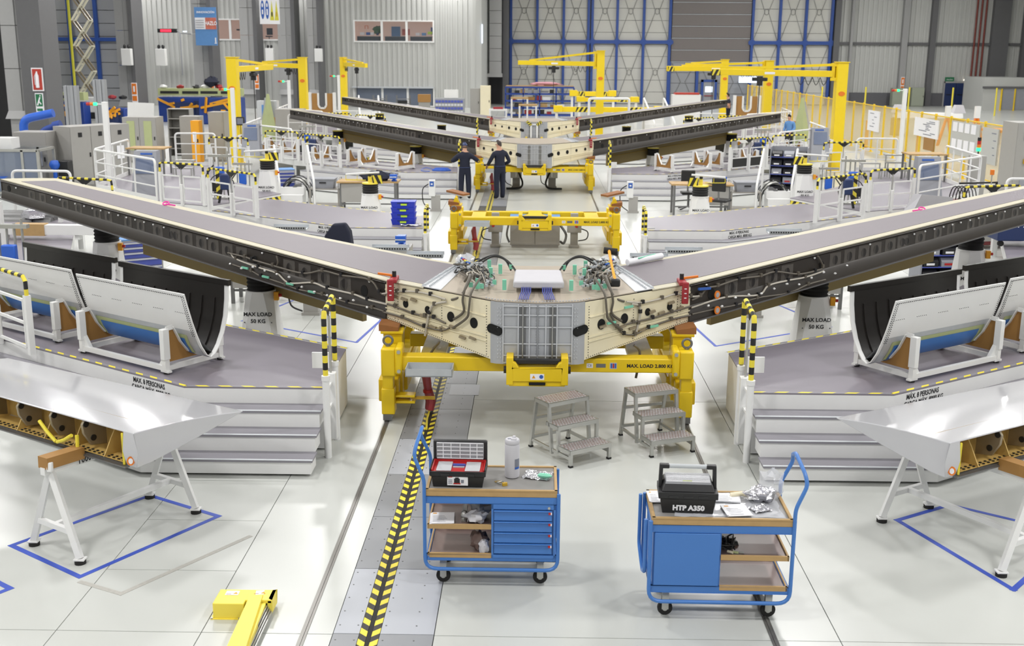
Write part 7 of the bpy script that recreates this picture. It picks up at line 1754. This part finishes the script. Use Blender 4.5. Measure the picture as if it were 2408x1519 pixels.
# rolled grey mat and blue hose
t = tag(MB().tube([(-4.6, S[2] + 5.6, 1.0), (-3.0, S[2] + 5.2, .95)], [.22, .12], 10).build('rolled_cover', 'grey_box'), 'grey tapered rolled cover lying behind the third left wing', 'cover')
h = MB()
for k in range(4): h.tube([(-3.05 + (.3 - .03 * k) * math.cos(a), S[2] - .55 + (.16 - .02 * k) * math.sin(a), .78 + .02 * k) for a in [i * PI / 8 for i in range(16)]], .02, 5, closed=True)
h.tube(spline([(-3.3, S[2] - .5, .79), (-3.6, S[2] - .2, .82), (-3.7, S[2] - .7, .78), (-3.4, S[2] - .95, .775)], 5), .012, 5); tag(h.build('air_hose', 'pipe_blue'), 'coiled blue air hose lying on the third left platform', 'hose')
# right background: booth, switch boxes, white aircraft part on trestles
t = thing('entry_booth', 'pale booth with yellow framed doors at the far right', 'booth', (39.3, 97, 0)); MB().bx(-1.8, 1.9, -.5, 4, 0, 2.7).build('booth_body', 'panel_white', t, smooth=False); MB().bx(-1.9, 2.0, -.62, -.5, 1.8, 1.98).build('dark_band', 'col_dark', t, smooth=False)
for x in (-.2, .9): MB().bx(x, x + .95, -.56, -.5, .1, 1.8).build('door', 'grey_box', t, smooth=False)
for x in (-.35, .75, 1.9): MB().bx(x, x + .1, -.62, -.5, 0, 1.8).build('yellow_frame', 'fence_yellow', t, smooth=False)
c = cabinet('green_switch_box', 'green grey switch cabinet at the far right wall, left of two', 31.9, 32.9, 102.6, 103.3, 1.6, 'cab_green', 1); cabinet('green_switch_box', 'green grey switch cabinet at the far right wall, right of two', 33.6, 34.7, 102.6, 103.3, 1.65, 'cab_green', 1)
def apart(x, y, lab):
    t = thing('covered_wing_part', lab, 'aircraft part', (x, y, 0)); MB().loft([[(-1.9, -.4, 1.0), (-1.9, .4, 1.0), (-1.9, .3, 1.35), (-1.9, -.3, 1.35)], [(1.9, -.4, 1.0), (1.9, .4, 1.0), (1.9, .3, 1.3), (1.9, -.3, 1.3)]]).build('white_part', 'white', t, bevel=.04)
    for sx in (-1.7, 1.7): MB().loft([[(sx - .35, -.3, 1.3), (sx + .35, -.3, 1.3), (sx + .35, .3, 1.3), (sx - .35, .3, 1.3)], [(sx - .2, -.2, 1.75), (sx + .2, -.2, 1.75), (sx + .2, .2, 1.75), (sx - .2, .2, 1.75)]]).build('cover', 'white_soft', t, smooth=False); MB().bx(sx - .3, sx + .3, -.3, .3, 0, 1.0).build('pedestal', 'ochre', t, smooth=False)
apart(22.6, 66, 'white covered aircraft part on ochre stands behind fence')
for k in range(2):
    t = thing('orange_stand', 'orange splayed stand behind fence, %s' % ('left', 'right')[k], 'stand', (21.2 + 1.5 * k, 59, 0))
    for a in range(4): MB().bar((.5 * math.cos(a * PI / 2 + .4), .5 * math.sin(a * PI / 2 + .4), 0), (0, 0, 1.6), .1, .1).build('leg', 'orange', t, smooth=False)
    MB().bx(-.12, .12, -.12, .12, 1.4, 2.0).build('stem', 'white', t, smooth=False)
tag(MB().bx(24.0, 27.0, 60, 62, .6, .72).build('orange_table', 'orange', smooth=False), 'long orange table top behind the fence at right', 'table'); tag(MB().bx(24.3, 26.7, 60.3, 61.7, 0, .6).build('table_stand', 'white', smooth=False), 'white block under the long orange table top', 'stand')
# equipment clutter beside the decks, each a thing
def clutter(s, i, k, x, y, z, lab):
    t = thing('pneumatic_stand', lab, 'stand', (s * x, S[i] + y, z), group='pneumatic equipment stands'); m = MB(s)
    for q in range(4): m.cyl((-.2 + .13 * q, 0, 0), (-.2 + .13 * q, .02 * q, 1.25 - .08 * q), .02, 6)
    m.bx(-.3, .3, -.06, .06, 1.1, 1.16).bx(-.3, .3, -.15, .15, 0, .05); m.build('pipe_frame', 'alu', t)
    MB(s).bx(-.12, .1, -.14, -.02, .5, .85).build('regulator', 'pipe_blue', t, bevel=.02); MB(s).tube(spline([(.15, -.1, .9), (.4, -.15, .5), (.25, -.1, .15), (-.1, -.1, .3)], 5), .02, 5).build('hose', 'cable_black', t)
    MB(s).bx(.05, .3, -.08, .02, .2, .45).build('meter', 'plastic_black', t, smooth=False)
for s in (-1, 1):
    for i in (0, 1, 2):
        clutter(s, i, 0, 8.25, 3.6, .762, 'pipe stand with blue regulator and hoses near the %s %s gate' % (ordn[i], sname(s)))
        if i: clutter(s, i, 1, 9.1, 9.2, 0, 'pipe stand with blue regulator behind the %s %s outer deck' % (ordn[i], sname(s)))
    for i in (1, 2):
        t = thing('nut_runner', 'dark blue power tool on striped stand by the %s %s gate' % (ordn[i], sname(s)), 'tool', (s * 7.9, S[i] + 2.75, .762)); MB(s).bx(-.12, .12, -.12, .12, .35, .75).build('tool_body', 'cart_navy', t, bevel=.03); h = MB(s); hazard_strip(h, (.2, 0, .1), (.2, 0, .85), .1, .1, .04, nrm=(0, -1, 0)); h.build('striped_post', ['hz_yellow', 'hz_black'], t, smooth=False); MB(s).bar((-.1, 0, 0), (-.05, 0, .4), .05, .05).bar((.2, .01, 0), (.1, 0, .4), .05, .05).build('stand', 'plastic_black', t, smooth=False); MB(s).tube([(.1 - .32 * math.cos(a), 0, .45 + .3 * math.sin(a)) for a in [q * PI / 8 - .8 for q in range(14)]], .013, 5).build('hose', 'cable_black', t)
# ------------------------------------------------------------------ people
BODIES = []
def person(label, loc, rz, arms, top='navy', legs='navy', hair='hair_dark', cap=None, sleeves=True, nod=0.0, turn=0.0, stride=0.0, scale=1.0):
    t = thing('person', label, 'person', loc, rz)
    bm = bmesh.new(); lay_ = bm.verts.layers.skin.verify(); tags = []
    def V(p, r, m):
        v = bm.verts.new(Vector(p) * scale); v[lay_].radius = ((r[0] if isinstance(r, tuple) else r) * scale, (r[1] if isinstance(r, tuple) else r) * scale); v[lay_].use_root = False; tags.append((Vector(p) * scale, m)); return v
    def E(a, b): bm.edges.new((a, b))
    TOP, LEG, SKIN, SHOE = 0, 1, 2, 3
    pel = V((0, 0, .96), (.19, .145), LEG); pel[lay_].use_root = True
    wa = V((0, 0, 1.10), (.19, .145), TOP); ch = V((0, .01, 1.30), (.205, .145), TOP); sh = V((0, 0, 1.44), (.15, .105), TOP)
    nk = V((0, .015 + nod * .3, 1.53), .055, SKIN); hd = V((0, .03 + nod * .7, 1.615), (.078, .088), SKIN); tp_ = V((0, .03 + nod, 1.70), (.072, .085), SKIN)
    for a, b in ((pel, wa), (wa, ch), (ch, sh), (sh, nk), (nk, hd), (hd, tp_)): E(a, b)
    for sx in (-1, 1):
        st_ = stride * sx
        hip = V((sx * .095, 0, .88), (.115, .12), LEG); kn = V((sx * .115, .015 + st_ * .5, .50), (.09, .095), LEG); an = V((sx * .125, -.02 + st_, .10), (.078, .085), LEG); to = V((sx * .14, .13 + st_, .045), (.045, .04), SHOE); he = V((sx * .125, -.05 + st_, .045), (.045, .045), SHOE)
        E(pel, hip); E(hip, kn); E(kn, an); E(an, to); E(an, he)
        el, wr = Vector(arms[0 if sx < 0 else 1][0]), Vector(arms[0 if sx < 0 else 1][1]); s0 = V((sx * .2, 0, 1.40), .082, TOP)
        e = V(el, .066, TOP if sleeves else SKIN); wp_ = el.lerp(wr, .82); c = V(wp_, .052, TOP if sleeves else SKIN); wv = V(wr, .03, SKIN); E(sh, s0); E(s0, e); E(e, c); E(c, wv)
        d = (wr - el).normalized(); side = d.cross(Vector((0, 0, 1))); side = side.normalized() if side.length > .1 else Vector((1, 0, 0)); dn = side.cross(d).normalized() * -1
        if dn.z > 0: dn = -dn
        pm_ = V(wr + d * .06, (.036, .022), SKIN); E(wv, pm_)
        for k, ln in enumerate((.065, .078, .082, .072)):
            b0 = wr + d * .085 + side * (-.03 + .02 * k); f0 = V(b0, .009, SKIN); f1 = V(b0 + d * ln * .55 + dn * ln * .2, .0085, SKIN); f2 = V(b0 + d * ln * .75 + dn * ln * .7, .007, SKIN); E(pm_, f0); E(f0, f1); E(f1, f2)
        t0 = V(wr + d * .03 + side * (-.045 if sx > 0 else .045), .01, SKIN); t1 = V(wr + d * .075 + side * (-.055 if sx > 0 else .055) + dn * .02, .008, SKIN); E(pm_, t0); E(t0, t1)
    me = bpy.data.meshes.new('body'); bm.to_mesh(me); bm.free()
    for m in (top, legs, 'skin', 'shoe'): me.materials.append(M[m])
    o = bpy.data.objects.new('body', me); COL.objects.link(o); o.parent = t; CH.setdefault(t.name, []).append(o)
    sk = o.modifiers.new('skin', 'SKIN'); sk.use_smooth_shade = True; sk.branch_smoothing = .3
    sb = o.modifiers.new('subdiv', 'SUBSURF'); sb.levels = 1; sb.render_levels = 1
    BODIES.append((o, tags))
    # hair or cap, ears, eyes, mouth
    c = Vector((0, .03 + nod, 1.68)) * scale; R = Matrix.Rotation(turn, 3, 'Z')
    def at(x, y, z): return c + R @ Vector((x, y, z))
    hb = MB(); n = 12; secs = []
    for z, r, yo in ((-.075, .078, -.02), (-.03, .089, -.012), (.02, .092, -.004), (.06, .08, -.002), (.088, .045, 0), (.094, .01, 0)):
        secs.append([at(r * .92 * math.cos(2 * PI * j / n), yo + r * 1.06 * math.sin(2 * PI * j / n) * (1 if math.sin(2 * PI * j / n) < 0 or z > .03 else .45), z + (.03 if math.sin(2 * PI * j / n) > .3 else 0)) for j in range(n)])
    if cap:
        secs = secs[2:] ; hb.loft(secs); hb.extr([at(-.07, .08, .03), at(.07, .08, .03), at(.05, .16, .02), at(-.05, .16, .02)], (0, 0, .012)); hb.build('cap', cap, t)
        MB().tube([at(.087 * math.cos(a), .095 * math.sin(a) - .005, -.03) for a in [PI + k * PI / 8 for k in range(9)]], .02, 6).build('hair', hair, t)
    else: hb.loft(secs).build('hair', hair, t)
    for sx in (-1, 1):
        MB().blob(at(sx * .083, -.005, -.035), (.022, .04, .06), 2, 8, 6, .05).build('ear', 'skin', t); MB().blob(at(sx * .03, .093, -.012), (.024, .014, .014), 1, 6, 4, 0).build('eye', 'plastic_black', t)
    MB().loft([[at(-.012, .085, -.01), at(.012, .085, -.01), at(.0, .1, -.01)], [at(-.018, .085, -.05), at(.018, .085, -.05), at(0, .118, -.048)]]).build('nose', 'skin', t); MB().box(at(0, .088, -.075), (.05, .016, .01)).build('mouth', 'red_dull', t, smooth=False)
    MB().tube([Vector((.188 * math.cos(a), .142 * math.sin(a) , 1.02)) * scale for a in [k * PI / 8 for k in range(16)]], .012, 5, closed=True).build('belt', 'cart_navy', t)
    return t
p = person('man in navy overalls and cap at third jig, arms raised, left of two', (-2.2, 35.72, 0), .05, (((-.42, -.06, 1.20), (-.20, .26, 1.26)), ((.42, -.04, 1.22), (.22, .28, 1.30))), cap='cart_navy', hair='hair_grey', nod=.05, turn=.35)
p = person('grey haired man in dark navy overalls at third jig, right of the two', (-1.10, 35.85, 0), .55, (((-.30, .08, 1.16), (-.22, .36, 1.02)), ((.32, -.05, 1.14), (.20, .25, 1.0))), hair='hair_grey', nod=.05, turn=.5, stride=.03, scale=1.04)
tl_ = thing('hand_tool', 'small dark tool held by the right hand worker at third jig', 'tool', (-1.52, 36.15, 1.02)); MB().bar((0, 0, 0), (-.02, .05, -.09), .03, .04).bar((0, 0, .0), (-.1, .1, .03), .035, .04).build('tool_body', 'plastic_black', tl_, bevel=.005)
p = person('man in navy T-shirt with dark hair standing by farthest right wing tip', (10.15, 60.0, .762), 1.45, (((-.24, .02, 1.12), (-.12, .30, 1.06)), ((.24, .04, 1.12), (.12, .32, 1.10))), hair='hair_dark', sleeves=False, nod=.04)
p = person('person in navy vest and pale shirt half hidden behind the right third deck', (12.05, 54.0, 0), 2.4, (((-.26, -.02, 1.14), (-.2, .2, .98)), ((.26, -.02, 1.14), (.2, .2, .98))), top='sign_blue', legs='navy', hair='hair_dark', nod=.05)
# ------------------------------------------------------------------ bake lettering and bodies to plain meshes
def finish():
    fonts = [o for o in bpy.data.objects if o.type == 'FONT']
    bpy.context.view_layer.update(); dg = bpy.context.evaluated_depsgraph_get(); done = {}
    for o in fonts:
        if o.data.name not in done:
            me = bpy.data.meshes.new_from_object(o.evaluated_get(dg)); me.name = o.name.split('.')[0]; done[o.data.name] = me
    for o, tags in BODIES:
        me = bpy.data.meshes.new_from_object(o.evaluated_get(dg)); done[o.name] = me
        for m in o.data.materials:
            pass
        mats = [m for m in o.data.materials]; me.materials.clear()
        for m in mats: me.materials.append(m)
        for pl in me.polygons:
            c = pl.center; best = min(tags, key=lambda q: (q[0] - c).length_squared); k = best[1]
            if k == 0 and c.z < .985: k = 1
            pl.material_index = k; pl.use_smooth = True
        o.modifiers.clear(); o.data = me
    for o in fonts:
        n = bpy.data.objects.new(o.name.split('.')[0], done[o.data.name]); COL.objects.link(n); n.parent = o.parent; n.matrix_local = o.matrix_local.copy()
        bpy.data.objects.remove(o)
finish()
